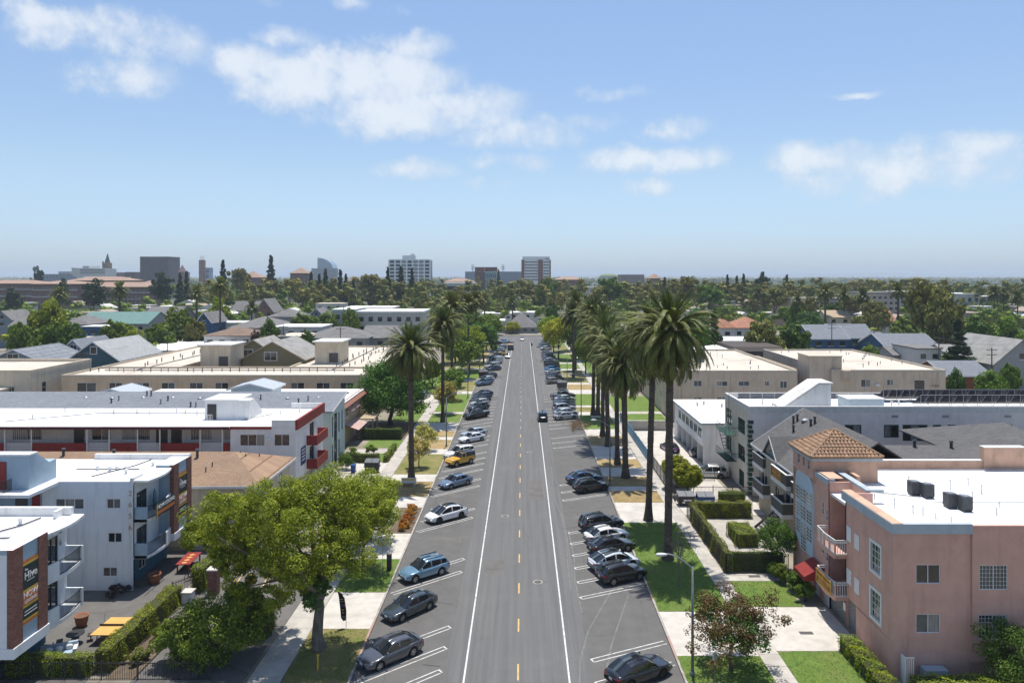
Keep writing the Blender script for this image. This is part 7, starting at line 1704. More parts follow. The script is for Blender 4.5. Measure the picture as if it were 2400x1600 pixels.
mb=MB();mb.cyl((59.6,131.2,7.4),(59.6,131.2,9.2),1.1,n=14);mb.build('round_balcony',STB,R5)
mb=MB();mb.box(50.4,53.2,137,160,0,8.6);mb.build('link_wall',M('brown_siding',(.28,.215,.15),(.24,.185,.13),scale=1,rough=.9),R5)
for i in range(46):vent(R5,R.choice([R.uniform(29,49),R.uniform(59,77)]),R.uniform(134,166),8.9,.3+.4*R.random(),.07,GALV if R.random()<.6 else DARKM)
roof_box(R5,36.5,146,8.9,1.6,1.6,1.9,M('unit_blue',(.20,.25,.29),(.15,.19,.22),scale=3,rough=.5));roof_box(R5,62.5,146,8.9,2.0,1.6,1.2,MATS['unit_grey'])
t=thing('mansard_block','low building with a dark mansard roof edge behind the beige apartments','building',(43,172,0))
mb=MB();mb.box(34,66,172,186,0,7.2);mb.build('wall',STB,t)
mb=MB();mb.box(34,51,171.5,186,8.3,8.5);mb.build('roof',ROOFW,t)
DBR=M('dark_brown_fascia',(.085,.07,.062),(.07,.058,.05),scale=2,rough=.8)
mb=MB();mb.extr([(51,171,6.4),(51,171,8.4),(51.0,172,9.4),(51,186,9.4),(51,186,6.4)],(12,0,0));mb.build('mansard',DBR,t)
mb=MB();mb.box(34,51,171.4,171.9,6.2,8.35);mb.build('fascia',DBR,t)
for x in(36,39.5,43,46.5):window(t,'S',171.4,x,x+2.4,4.2,5.8,nx=2,frame=DBR,depth=-.04)
# -- street furniture and yard things
def street_lamp(label,x,y,h,side,group='street lamps with curved arms'):
 t=thing('street_lamp',label,'street lamp',(x,y,.12),group=group)
 mb=MB();mb.cyl((0,0,-.1),(0,0,.35),.16,.14,n=10);mb.cyl((0,0,.35),(0,0,h-.6),.10,.065,n=10);mb.build('pole',M('lamp_pole',(.20,.21,.20),(.15,.16,.155),scale=3,rough=.6),t,True,True)
 mb=MB();prev=Vector((0,0,h-.7))
 for i in range(1,9):
  a=i/8;p=Vector((side*1.75*a,0,h-.7+.95*math.sin(a*math.pi*.5)));mb.cyl(prev,p,.045,.04,n=6,cap=False);prev=p
 mb.build('arm',GALV,t,True,True)
 mb=MB();mb.ball((side*2.05,0,h+.22),(.42,.15,.10),10,6);hd=mb.build('lamp_head',M('lamp_head',(.62,.63,.63),(.55,.56,.56),scale=4,rough=.4),t,True,True)
 mb=MB();mb.ball((side*2.12,0,h+.15),(.24,.11,.07),8,5);mb.build('lens',GL_CURT,hd,True,True)
for lab,x,y,h,s in(('street lamp arching over the parking lane beside the red-leaved tree',11.25,46.9,7.8,-1),('street lamp by the dry verge behind the black crossover',11.1,89.8,8.0,-1),('street lamp beside the bench past the brush pile',11.1,133.8,7.8,-1),('street lamp among the far right-hand palms by the skip',11.1,175.5,7.9,-1),('street lamp beside the pair of white sedans',-11.75,110,8.2,1),('street lamp by the pickup row on the left kerb',-11.75,153.5,8.0,1),('street lamp near the brown skip on the left kerb',-11.75,196,8.0,1)):
 street_lamp(lab,x,y,h,s)
def skip_bin(name,label,x,y,rz,mat,lid,w=1.95,d=1.25,h=1.25,group='wheeled refuse containers',marks=True):
 t=thing(name,label,'dumpster',(x,y,.15),rz,group)
 mb=MB();a=.12
 mb.add([(-w/2+a,-d/2+a,.15),(w/2-a,-d/2+a,.15),(w/2-a,d/2-a,.15),(-w/2+a,d/2-a,.15),(-w/2,-d/2,h-.15),(w/2,-d/2,h-.15),(w/2,d/2,h+.1),(-w/2,d/2,h+.1)],[(0,3,2,1),(4,5,6,7),(0,1,5,4),(1,2,6,5),(2,3,7,6),(3,0,4,7)]);b=mb.build('body',mat,t,local=True)
 for s in(-1,1):
  q=MB();q.extr([(s*w/4-w/4+.02,-d/2-.05,h-.12),(s*w/4+w/4-.02,-d/2-.05,h-.12),(s*w/4+w/4-.02,d/2,h+.14),(s*w/4-w/4+.02,d/2,h+.14)],(0,0,.05));l_=q.build('lid',lid,t,local=True)
  q=MB()
  for i in range(6):
   x_=s*w/4-w/4+.12+i*(w/2-.24)/5;q.bar((x_,-d/2,h-.05),(x_,d/2-.05,h+.2),.04,.04)
  q.build('lid_rib',GALV,l_,local=True)
  q=MB();q.box(s*(w/2+.03)-.05,s*(w/2+.03)+.05,-.4,.4,h*.5,h*.5+.12);q.build('fork_pocket',mat,t,local=True)
 for sx in(-1,1):
  for sy in(-1,1):q=MB();q.cyl((sx*w*.36-.03,sy*d*.3,.08),(sx*w*.36+.03,sy*d*.3,.08),.08,n=8);q.build('castor',RUBBER,t,local=True)
 if marks:
  for(u,z,ww,hh)in((-.35,h*.62,.5,.16),(.1,h*.62,.45,.14),(-.5,h*.42,.3,.16)):q=MB();q.box(u,u+ww,-d/2-.0,-d/2+.05,z-hh,z);q.build('label_plate',SIGNW,t,local=True)
DBIN,BBIN=M('bin_dark',(.045,.038,.040),(.035,.03,.03),scale=2,rough=.6),M('bin_blue',(.012,.06,.22),(.01,.05,.18),scale=2,rough=.55)
LID=M('bin_lid',(.17,.17,.185),(.12,.12,.13),scale=3,rough=.6)
skip_bin('dumpster','dark brown dumpster with ribbed grey lids by the iron fence',18.85,81.9,0,DBIN,LID)
skip_bin('dumpster','blue dumpster with ribbed grey lids by the iron fence',21.05,81.7,0,BBIN,LID)
skip_bin('dumpster','dark green dumpster beside the left pavement and small blue bin',-20.2,95.6,0,M('bin_green',(.03,.04,.04),(.022,.03,.03),scale=2,rough=.6),DARKM,h=1.5,marks=False)
skip_bin('builders_skip','brown skip standing at the left kerb among parked cars',-10.2,186,.3,M('skip_brown',(.14,.07,.045),(.10,.05,.035),scale=2,rough=.8),DARKM,2.4,1.7,1.5,None,False)
sk=skip_bin('builders_skip','black skip heaped with debris at the right kerb',9.3,166.5,.2,DARKM,DARKM,2.2,1.6,1.6,None,False)
BINW=M('bin_wheelie_blue',(.02,.07,.26),(.015,.055,.2),scale=3,rough=.5)
def wheelie(label,x,y,mat,rz=0):
 t=thing('wheelie_bin',label,'bin',(x,y,.14 if abs(x)>11 else .004),rz)
 mb=MB();mb.add([(-.24,-.28,.1),(.24,-.28,.1),(.24,.28,.1),(-.24,.28,.1),(-.3,-.34,1.0),(.3,-.34,1.0),(.3,.36,1.0),(-.3,.36,1.0)],[(0,3,2,1),(4,5,6,7),(0,1,5,4),(1,2,6,5),(2,3,7,6),(3,0,4,7)]);mb.build('body',mat,t,local=True)
 mb=MB();mb.box(-.32,.32,-.38,.38,1.0,1.08);mb.bar((-.25,.42,1.0),(.25,.42,1.0),.05);mb.build('lid',mat,t,local=True)
 for s in(-1,1):mb=MB();mb.cyl((s*.27,.3,.12),(s*.33,.3,.12),.12,n=10);mb.build('wheel',RUBBER,t,local=True)
wheelie('blue wheelie bin beside the dark dumpster on the left',-22.7,95.4,BINW);wheelie('dark wheelie bin standing in the road near the far corner',3.6,270,DBIN);wheelie('dark wheelie bin at the kerb beyond the charcoal pickup',10.0,148.5,DBIN)
picket_fence('iron_fence','black iron fence in front of the garden hedge by the pavement',[(18.1,78.0),(18.1,63.0),(23.6,63.0)],1.85,BLACKM,gap=.16)
picket_fence('iron_fence','black iron fence behind the two dumpsters',[(17.85,83.4),(27.0,83.4)],1.9,BLACKM,gap=.16)
picket_fence('iron_fence','black iron fence along the pavement from the dumpsters to the blue screen',[(17.98,83.3),(17.98,97.0)],1.9,BLACKM,gap=.16)
picket_fence('iron_fence','black iron gate fence across the parking court',[(18.3,91.5),(24.8,91.5)],1.9,BLACKM,gap=.18)
picket_fence('iron_fence','black iron fence along the bottom of the courtyard hedge',[(-37,46.4),(-20.4,46.4)],1.35,BLACKM,gap=.15)
picket_fence('iron_fence','dark fence round the awning house garden',[(-26,114.2),(-19.5,114.2),(-19.5,121)],1.3,BLACKM,gap=.2)
picket_fence('courtyard_gate','black iron sliding gate between courtyard and drive',[(-28.4,57.6),(-26.6,60.4)],1.7,BLACKM,gap=.13,cat='gate')
t=thing('blue_screen_fence','blue fabric screen fence along the pavement past the palms','fence',(17.9,97,0))
TARP=M('blue_tarp',(.20,.36,.46),(.16,.30,.40),scale=1,rough=.8,streak=.2)
for i in range(11):mb=MB();mb.box(17.9,17.94,97.05+i*3,99.98+i*3,.15,1.75);mb.build('fabric_panel',TARP,t);mb=MB();mb.cyl((17.97,97+i*3,0),(17.97,97+i*3,1.85),.04,n=6);mb.build('post',GALV,t)
t=thing('garden_wall','low grey block wall at the end of the parking court','wall',(18.2,122,0))
for k,(a,b)in enumerate(((18.2,21.5),(21.52,25.0))):mb=MB();mb.box(a,b,121.6,121.9,0,1.7);mb.build('wall_bay',CONC2,t)
mb=MB();mb.box(18.15,25.05,121.55,121.95,1.7,1.78);mb.build('coping',CONC,t)
t=thing('blue_container','blue and white storage bins behind the iron fence','storage bins',(18.6,88,0))
mb=MB();mb.box(18.3,21.6,89.4,90.8,.15,1.9);mb.build('blue_bin',BBIN,t);mb=MB();mb.box(18.4,19.2,88.9,89.3,.15,1.5);mb.build('white_bin',WTRIM,t)
def pillar(label,x,y,w,h,mat):
 t=thing('gate_pillar',label,'pillar',(x,y,0));mb=MB();mb.box(-w/2,w/2,-w/2,w/2,0,h);mb.build('shaft',mat,t,local=True)
 mb=MB();mb.box(-w/2-.07,w/2+.07,-w/2-.07,w/2+.07,h,h+.12);mb.build('cap',CONC,t,local=True)
pillar('brick gate pillar with a concrete cap beside the hedge',-25.6,58.9,.75,2.2,BRICKM);pillar('pale capped gate pillar at the end of the courtyard hedge',-27.0,57.4,.75,1.0,WSTUC)
t=thing('ping_pong_table','orange-topped ping-pong table in the dark courtyard','table',(-30.05,52.0,.15))
TOPO=M('table_orange',(.62,.37,.11),(.56,.33,.10),scale=2,rough=.5)
for s in(-1,1):
 mb=MB();mb.box(-.83,.83,.03 if s>0 else-1.33,1.33 if s>0 else-.03,.72,.77);mb.build('table_top',TOPO,t,local=True)
 for sx in(-1,1):mb=MB();mb.bar((sx*.6,s*.95,0),(sx*.6,s*.7,.72),.05);mb.build('leg',DARKM,t,local=True)
mb=MB();mb.box(-.9,.9,-.012,.012,.77,.93);mb.build('net',DARKM,t,local=True)
t=thing('red_table','red patterned long table beside the blue block','table',(-30.2,64.3,.15),rad(4))
mb=MB();mb.box(-.62,.62,-1.4,1.4,.78,.84);tp=mb.build('table_top',REDP,t,local=True)
for i in range(4):mb=MB();mb.prism([(-.3,-1.0+i*.6),(0,-1.2+i*.6),(.3,-1.0+i*.6),(0,-.8+i*.6)],.841,.848);mb.build('diamond',TOPO,tp,local=True)
for sx in(-1,1):
 for sy in(-1,1):mb=MB();mb.box(sx*.5-.05,sx*.5+.05,sy*1.25-.05,sy*1.25+.05,0,.78);mb.build('leg',REDP,t,local=True)
TERR=M('terracotta',(.30,.12,.065),(.24,.095,.055),scale=2,rough=.85,streak=.2)
def pot(label,x,y,r,h):
 t=thing('terracotta_pot',label,'pot',(x,y,.15));mb=MB();mb.lathe((0,0,0),[(.02,0),(r*.7,0),(r*.98,h*.55),(r,h*.85),(r*1.1,h*.86),(r*1.1,h),(r*.95,h),(r*.9,h*.8),(.02,h*.78)],18);mb.build('pot',TERR,t,True,True)
 mb=MB();mb.cyl((0,0,h*.7),(0,0,h*.82),r*.9,n=14);mb.build('soil',SOIL,t,local=True)
pot('large terracotta pot by the near blue block',-33.2,53.5,.45,.85);pot('terracotta pot against the far blue block',-31.6,61.0,.5,.85)
t=thing('outdoor_sofa','blue and white outdoor sofa near the courtyard hedge','sofa',(-32.0,49.0,.15),rad(25))
mb=MB();mb.box(-1.1,1.1,-.45,.45,.12,.42);mb.build('seat',BLUED,t,local=True);mb=MB();mb.box(-1.1,1.1,.3,.5,.42,.85);mb.build('backrest',BLUED,t,local=True)
for s in(-1,1):mb=MB();mb.box(s*1.0-.12,s*1.0+.12,-.45,.45,.3,.65);mb.build('armrest',WTRIM,t,local=True)
for i in range(3):mb=MB();mb.ball((-.6+i*.6,.2,.58),(.26,.1,.2),8,5);mb.build('cushion',SIGNW,t,True,True)
t=thing('traffic_cone','orange traffic cone by the near blue block','cone',(-32.9,49.8,.15))
mb=MB();mb.cyl((0,0,.03),(0,0,.7),.15,.03,n=10);mb.build('cone',ORNG,t,local=True);mb=MB();mb.box(-.2,.2,-.2,.2,0,.04);mb.build('base',RUBBER,t,local=True);mb=MB();mb.cyl((0,0,.35),(0,0,.48),.1,.078,n=10);mb.build('band',SIGNW,t,local=True)
t=thing('patio_table','dark patio table with benches under the near balconies','table',(-32.1,51.0,.15))
mb=MB();mb.cyl((0,0,.7),(0,0,.75),.6,n=14);mb.build('table_top',BLACKM,t,local=True);mb=MB();mb.cyl((0,0,0),(0,0,.7),.06,n=8);mb.build('leg',BLACKM,t,local=True)
for i in range(4):mb=MB();a=i*1.57+.5;mb.obox((math.cos(a)*.95,math.sin(a)*.95,.42),(.4,.5,.06),a);mb.bar((math.cos(a)*.95,math.sin(a)*.95,0),(math.cos(a)*.95,math.sin(a)*.95,.4),.06);mb.build('stool',BLACKM,t,local=True)
def bicycle(label,x,y,rz):
 t=thing('bicycle',label,'bicycle',(x,y,.15),rz)
 for sx in(-.52,.52):
  mb=MB();n=16
  for i in range(n):
   a,b=2*math.pi*i/n,2*math.pi*(i+1)/n;mb.bar((sx+.33*math.cos(a),0,.34+.33*math.sin(a)),(sx+.33*math.cos(b),0,.34+.33*math.sin(b)),.035)
  w=mb.build('wheel',RUBBER,t,local=True)
  mb=MB()
  for i in range(6):a=i*math.pi/6;mb.bar((sx-.32*math.cos(a),0,.34-.32*math.sin(a)),(sx+.32*math.cos(a),0,.34+.32*math.sin(a)),.008)
  mb.build('spoke',GALV,w,local=True)
 mb=MB()
 for p,q in(((-.52,.34),(-.12,.32)),((-.52,.34),(-.2,.82)),((-.12,.32),(-.2,.9)),((-.12,.32),(.36,.78)),((-.19,.78),(.36,.8)),((.34,.95),(.52,.34))):mb.bar((p[0],0,p[1]),(q[0],0,q[1]),.035)
 mb.build('frame',DARKM,t,local=True);mb=MB();mb.obox((-.22,0,.93),(.26,.14,.06));mb.build('saddle',BLACKM,t,local=True);mb=MB();mb.bar((.33,-.28,.98),(.33,.28,.98),.03);mb.build('handlebar',BLACKM,t,local=True)
bicycle('bicycle leaning by the courtyard gate',-28.7,61.9,rad(60));bicycle('second bicycle, just past the one by the courtyard gate',-28.9,62.8,rad(70))
t=thing('feather_flag','black feather flag on a thin pole at the driveway edge','flag',(-13.25,53.3,.14))
mb=MB();pts=[(0,.55),(.02,1.3),(-.12,2.2),(-.28,2.55),(-.62,2.72),(-.52,2.3),(-.42,1.4),(-.36,.75),(-.2,.5)];mb.extr([(u,0,z)for u,z in pts],(0,.02,0));mb.build('flag',M('flag_black',(.018,.016,.02),(.028,.024,.03),scale=3,rough=.7),t,local=True)
for(u,z,w,h,m_)in((-.42,2.1,.22,.06,TANROOF),(-.40,1.95,.22,.05,TANROOF),(-.38,1.55,.24,.22,SBL),(-.1,1.6,.07,.2,ORNG),(-.3,1.3,.16,.07,YELS),(-.28,1.1,.16,.07,TANROOF),(-.26,.8,.2,.05,TANROOF),(-.24,.68,.2,.05,SBL)):mb=MB();mb.box(u,u+w,-.006,-.001,z,z+h);mb.build('printed_mark',m_,t,local=True)
mb=MB();mb.cyl((.03,.01,-.1),(.03,.01,1.3),.018,n=6);mb.cyl((.03,.01,1.3),(-.1,.01,2.25),.015,n=6);mb.cyl((-.1,.01,2.25),(-.6,.01,2.75),.01,n=6);mb.build('pole',DARKM,t,local=True)
t=thing('marker_post','yellow marker post with a cap in the verge under the broad tree','post',(-13.7,47.6,.14));mb=MB();mb.cyl((0,0,-.1),(0,0,.95),.06,n=8);mb.build('post',YELS,t,local=True);mb=MB();mb.ball((0,0,.98),(.1,.1,.08),8,5);mb.build('cap',YELS,t,local=True)
t=thing('parking_sign','white no-parking sign on a thin post in front of the red-leaved tree','sign',(12.45,45.9,.14));mb=MB();mb.cyl((0,0,-.1),(0,0,2.1),.025,n=6);mb.build('post',GALV,t,local=True)
mb=MB();mb.box(-.16,.16,-.05,-.03,1.55,2.1);s_=mb.build('plate',SIGNW,t,local=True);mb=MB();n=14
for i in range(n):a,b=2*math.pi*i/n,2*math.pi*(i+1)/n;mb.bar((.09*math.cos(a),-.053,1.93+.09*math.sin(a)),(.09*math.cos(b),-.053,1.93+.09*math.sin(b)),.025,.004)
mb.bar((-.06,-.053,1.99),(.06,-.053,1.87),.025,.004);mb.build('ban_ring',LAMPR,s_,local=True)
o=text_mb(None,'P','S',45.9,12.45,2.07,.15,BLACKM,d=.052);o.parent=s_;o.location=(0,-.051,1.93)
t=thing('pay_station','dark parking pay station at the left kerb beside a sign pole','pay station',(-11.95,63.8,.14));mb=MB();mb.box(-.2,.2,-.18,.18,0,1.35);mb.build('cabinet',M('cabinet_dark',(.05,.04,.045),(.04,.03,.035),scale=3,rough=.5),t,local=True);mb=MB();mb.box(-.14,.14,-.19,-.18,.9,1.2);mb.build('screen',GL_BLUE,t,local=True);mb=MB();mb.box(-.22,.22,-.2,.2,1.35,1.42);mb.build('cap',DARKM,t,local=True)
t=thing('kerb_sign','thin sign pole beside the dark pay station','sign',(-12.3,62.6,.14));mb=MB();mb.cyl((0,0,-.1),(0,0,2.5),.025,n=6);mb.build('post',GALV,t,local=True);mb=MB();mb.box(-.02,.02,-.18,.18,2.0,2.5);mb.build('plate',GALV,t,local=True)
t=thing('bus_bench','pale bench with a printed backrest under the left palm','bench',(-14.3,89.3,.15))
mb=MB();mb.box(-.95,.95,-.25,.2,.4,.48);mb.build('seat',CONC,t,local=True);mb=MB();mb.box(-.95,.95,.2,.28,.48,.95);bk_=mb.build('backrest',SIGNW,t,local=True)
for s in(-1,1):mb=MB();mb.box(s*.75-.08,s*.75+.08,-.22,.25,0,.4);mb.build('leg',CONC,t,local=True)
mb=MB();mb.box(-.8,.8,.19,.198,.6,.85);mb.build('printed_panel',YELS,bk_,local=True)
t=thing('stone_bench','low pale concrete bench on the right lawn past the brush pile','bench',(14.2,131.2,.15));mb=MB();mb.box(-1.5,1.5,-.3,.3,.35,.5);mb.build('seat',CONC,t,local=True)
for s in(-1,1):mb=MB();mb.box(s*1.1-.2,s*1.1+.2,-.25,.25,0,.35);mb.build('leg',CONC,t,local=True)
t=thing('balloon_cluster','orange and yellow balloons tied to a stake in the entrance drive','balloons',(-22.4,58.6,.15))
for i,(x,y,z,m_)in enumerate(((0,0,1.5,ORNG),(.22,.1,1.25,YELS),(-.22,0,1.2,ORNG),(.05,-.15,1.75,YELS),(-.1,.1,1.05,ORNG))):mb=MB();mb.ball((x,y,z),(.15,.15,.18),10,7);mb.build('balloon',m_,t,True,True)
mb=MB();mb.cyl((0,0,0),(0,0,1.4),.015,n=5);mb.build('stake',WOOD,t,local=True)
for i,x in enumerate((-24.6,-21.9,-19.6)):
 mb=MB()
 for s in(-.18,.18):mb.poly([(x+s-.05,60.5,.154),(x+s+.05,60.5,.154),(x+s-.9,66.5,.154),(x+s-1.0,66.5,.154)])
 struct('drive_stall_marking',mb,LINEY)
t=thing('brush_pile','heap of cut dry branches at the right kerb','brush pile',(9.8,124.5,.1));rng=np.random.default_rng(3)
mb=MB()
for i in range(150):
 a=rng.uniform(0,6.28);p=Vector((rng.normal()*.9,rng.normal()*1.6,abs(rng.normal())*.35+.05));d=Vector((math.cos(a),math.sin(a),rng.normal()*.3))*rng.uniform(.3,.9);mb.cyl(p-d,p+d,.025,.012,n=4,cap=False)
tag(mb.build('branches',M('dry_branch',(.26,.19,.13),(.18,.13,.09),scale=4,rough=.9),t,local=True),kind='stuff')
P_,N_=clump_points(rng.normal(size=(20,3))*np.array([.8,1.5,.1])+np.array([0,0,.4]),np.full(20,.4),40,rng);V_,F_=leaves(P_,N_,.1,rng);inst('dry_leaves',np_mesh('dry_leaves',V_,F_,leafmat('leaf_dry',(.25,.17,.10),(.18,.12,.07))),t,(0,0,0))
def pole(label,x,y,h,arms=2,trans=False,rz=0.0,wires=()):
 t=thing('utility_pole',label,'utility pole',(x,y,0),rz);mb=MB();mb.cyl((0,0,-.2),(0,0,h),.16,.11,n=8);mb.build('pole',WOOD,t,local=True)
 for i in range(arms):
  z=h-.5-i*1.1;mb=MB();mb.bar((-1.25,0,z),(1.25,0,z),.1,.12);a=mb.build('crossarm',WOOD,t,local=True)
  for u in(-1.15,-.6,.6,1.15):q=MB();q.cyl((u,0,z+.06),(u,0,z+.26),.05,.03,n=6);q.build('insulator',GALV,a,local=True)
 if trans:
  for u in(-.45,.45):mb=MB();mb.cyl((u,-.15,h-3.2),(u,-.15,h-2.1),.28,n=10);mb.build('transformer',GALV,t,local=True)
 for(dx,dy,dz)in wires:
  for u,v in((-1.1,0),(.6,0),(1.1,-1.1)):
   q=MB();prev=Vector((u,0,h-.25+v))
   for i in range(1,9):f=i/8;p=Vector((u+dx*f,dy*f,h-.25+v+dz*f-1.4*4*f*(1-f)*.4));q.cyl(prev,p,.016,n=4,cap=False);prev=p
   q.build('wire',BLACKM,t,local=True)
for lab,x,y,h,ar,tr_2,rz,w in(('utility pole carrying two transformers in front of the teal house',-92.4,149,10.6,2,True,.1,[(0,42,0)]),('utility pole above the white flat roofs on the left',-96,192,11.5,1,False,.1,[(0,45,0)]),('utility pole with two crossarms left of the red house',98.0,167,12.4,3,False,.15,[(9,-9,-1)]),('utility pole against the grey-green roof at the right edge',104.5,158,10.6,2,False,.2,[]),('utility pole among the blue houses behind the cream roof',92.0,211,12.6,2,False,.1,[(15,6,0)]),('utility pole behind the small trees by the blue houses',107.5,217,10,2,False,.1,[]),('utility pole beside the dark round tree in the middle left',-69,205,12.5,2,True,.1,[]),('thin utility pole in front of the tan cottage',-66,262,15.5,1,False,.1,[]),('utility pole rising over the brown roofs',-52.5,205,11.8,1,False,.1,[])):
 pole(lab,x,y,h,ar,tr_2,rz,w)
 # -- houses, trees and landmarks farther off
def wx(px,Y):return(px-1224.0)/1664.0*Y
def wz(py,Y):return CAM_H-(py-647.0)/1664.0*Y
def far_windows(t,a,x0,x1,z0,z1,nx,nz,w,h,mat=None,face='S'):
 for i in range(nx):
  for j in range(nz):
   u=x0+(x1-x0)*(i+.5)/nx;z=z0+(z1-z0)*(j+.5)/nz
   mb=MB();fbox(mb,face,a,u-w/2,u+w/2,z-h/2,z+h/2,.0,.06);o=mb.build('window',mat or GL_DARK,t)
   mb=MB();fbox(mb,face,a,u-w/2-.1,u+w/2+.1,z-h/2-.16,z-h/2-.03,0,.12);mb.build('sill',WTRIM,o)
MW,ME=M('house_white',(.58,.57,.55),(.52,.51,.49),scale=.6,rough=.9,streak=.3),M('house_grey',(.30,.31,.32),(.26,.27,.28),scale=.6,rough=.9,streak=.3)
TERC=M('terracotta_roof',(.36,.17,.10),(.29,.135,.085),scale=.7,rough=.85,stain=(.22,.13,.09),sscale=.3,samt=.5)
BRR=M('brown_roofing',(.22,.155,.115),(.17,.12,.09),scale=.7,rough=.9,stain=(.13,.10,.08),sscale=.25,samt=.5)
GRR=M('grey_roofing',(.19,.185,.18),(.145,.14,.138),scale=.7,rough=.9,stain=(.10,.10,.10),sscale=.25,samt=.5)
TLR=M('teal_roofing',(.14,.24,.22),(.11,.20,.185),scale=.7,rough=.8)
SLB=M('deep_blue_siding',(.035,.10,.20),(.03,.085,.17),scale=1,rough=.8)
VIC=M('rose_siding',(.26,.15,.125),(.22,.125,.105),scale=1,rough=.85)
def house(kind,label,px0,px1,pe,pr,Y,dep,wall,roof,nwin=3,fas=None,name=None):
 """kind: flat, hip, gx (ridge along the view's width), gy (ridge pointing away)"""
 x0,x1,ze,zr=wx(px0,Y),wx(px1,Y),max(2.6,wz(pe,Y)),wz(pr,Y)
 t=thing(name or{'flat':'flat_roof_house','hip':'hip_roof_house'}.get(kind,'gabled_house'),label,'house',(x0,Y,0),group='houses of the surrounding blocks')
 for f in 'SWE':
  mb=MB();a={'S':Y,'W':x0,'E':x1}[f];u0,u1=(x0,x1)if f=='S' else(Y,Y+dep);wall_mb(mb,f,a,u0,u1,0,ze)
  if kind=='gy' and f=='S':mb.poly([P3(f,a,u0,ze),P3(f,a,u1,ze),P3(f,a,(u0+u1)/2,zr)])
  if kind=='gx' and f in 'WE':mb.poly([P3(f,a,u0,ze),P3(f,a,u1,ze),P3(f,a,(u0+u1)/2,zr)])
  mb.build('wall',wall,t)
 if kind=='flat':
  mb=MB();mb.box(x0-.3,x1+.3,Y-.3,Y+dep,ze,ze+.25);mb.build('roof',roof,t)
 elif kind=='hip':hip_roof(t,x0,x1,Y,Y+dep,ze,zr,roof,.5,fas)
 else:gable_roof(t,x0,x1,Y,Y+dep,ze,zr,kind[1].upper(),roof,.5,fas)
 if nwin:far_windows(t,Y,x0,x1,max(.5,ze-3.2),ze-.4,nwin,1,min(1.6,(x1-x0)/nwin*.45),1.2)
 if kind=='gy' and nwin:far_windows(t,Y,(x0*.6+x1*.4),(x0*.4+x1*.6),ze-.3,ze+(zr-ze)*.6,1,1,1.1,1.3)
 return t
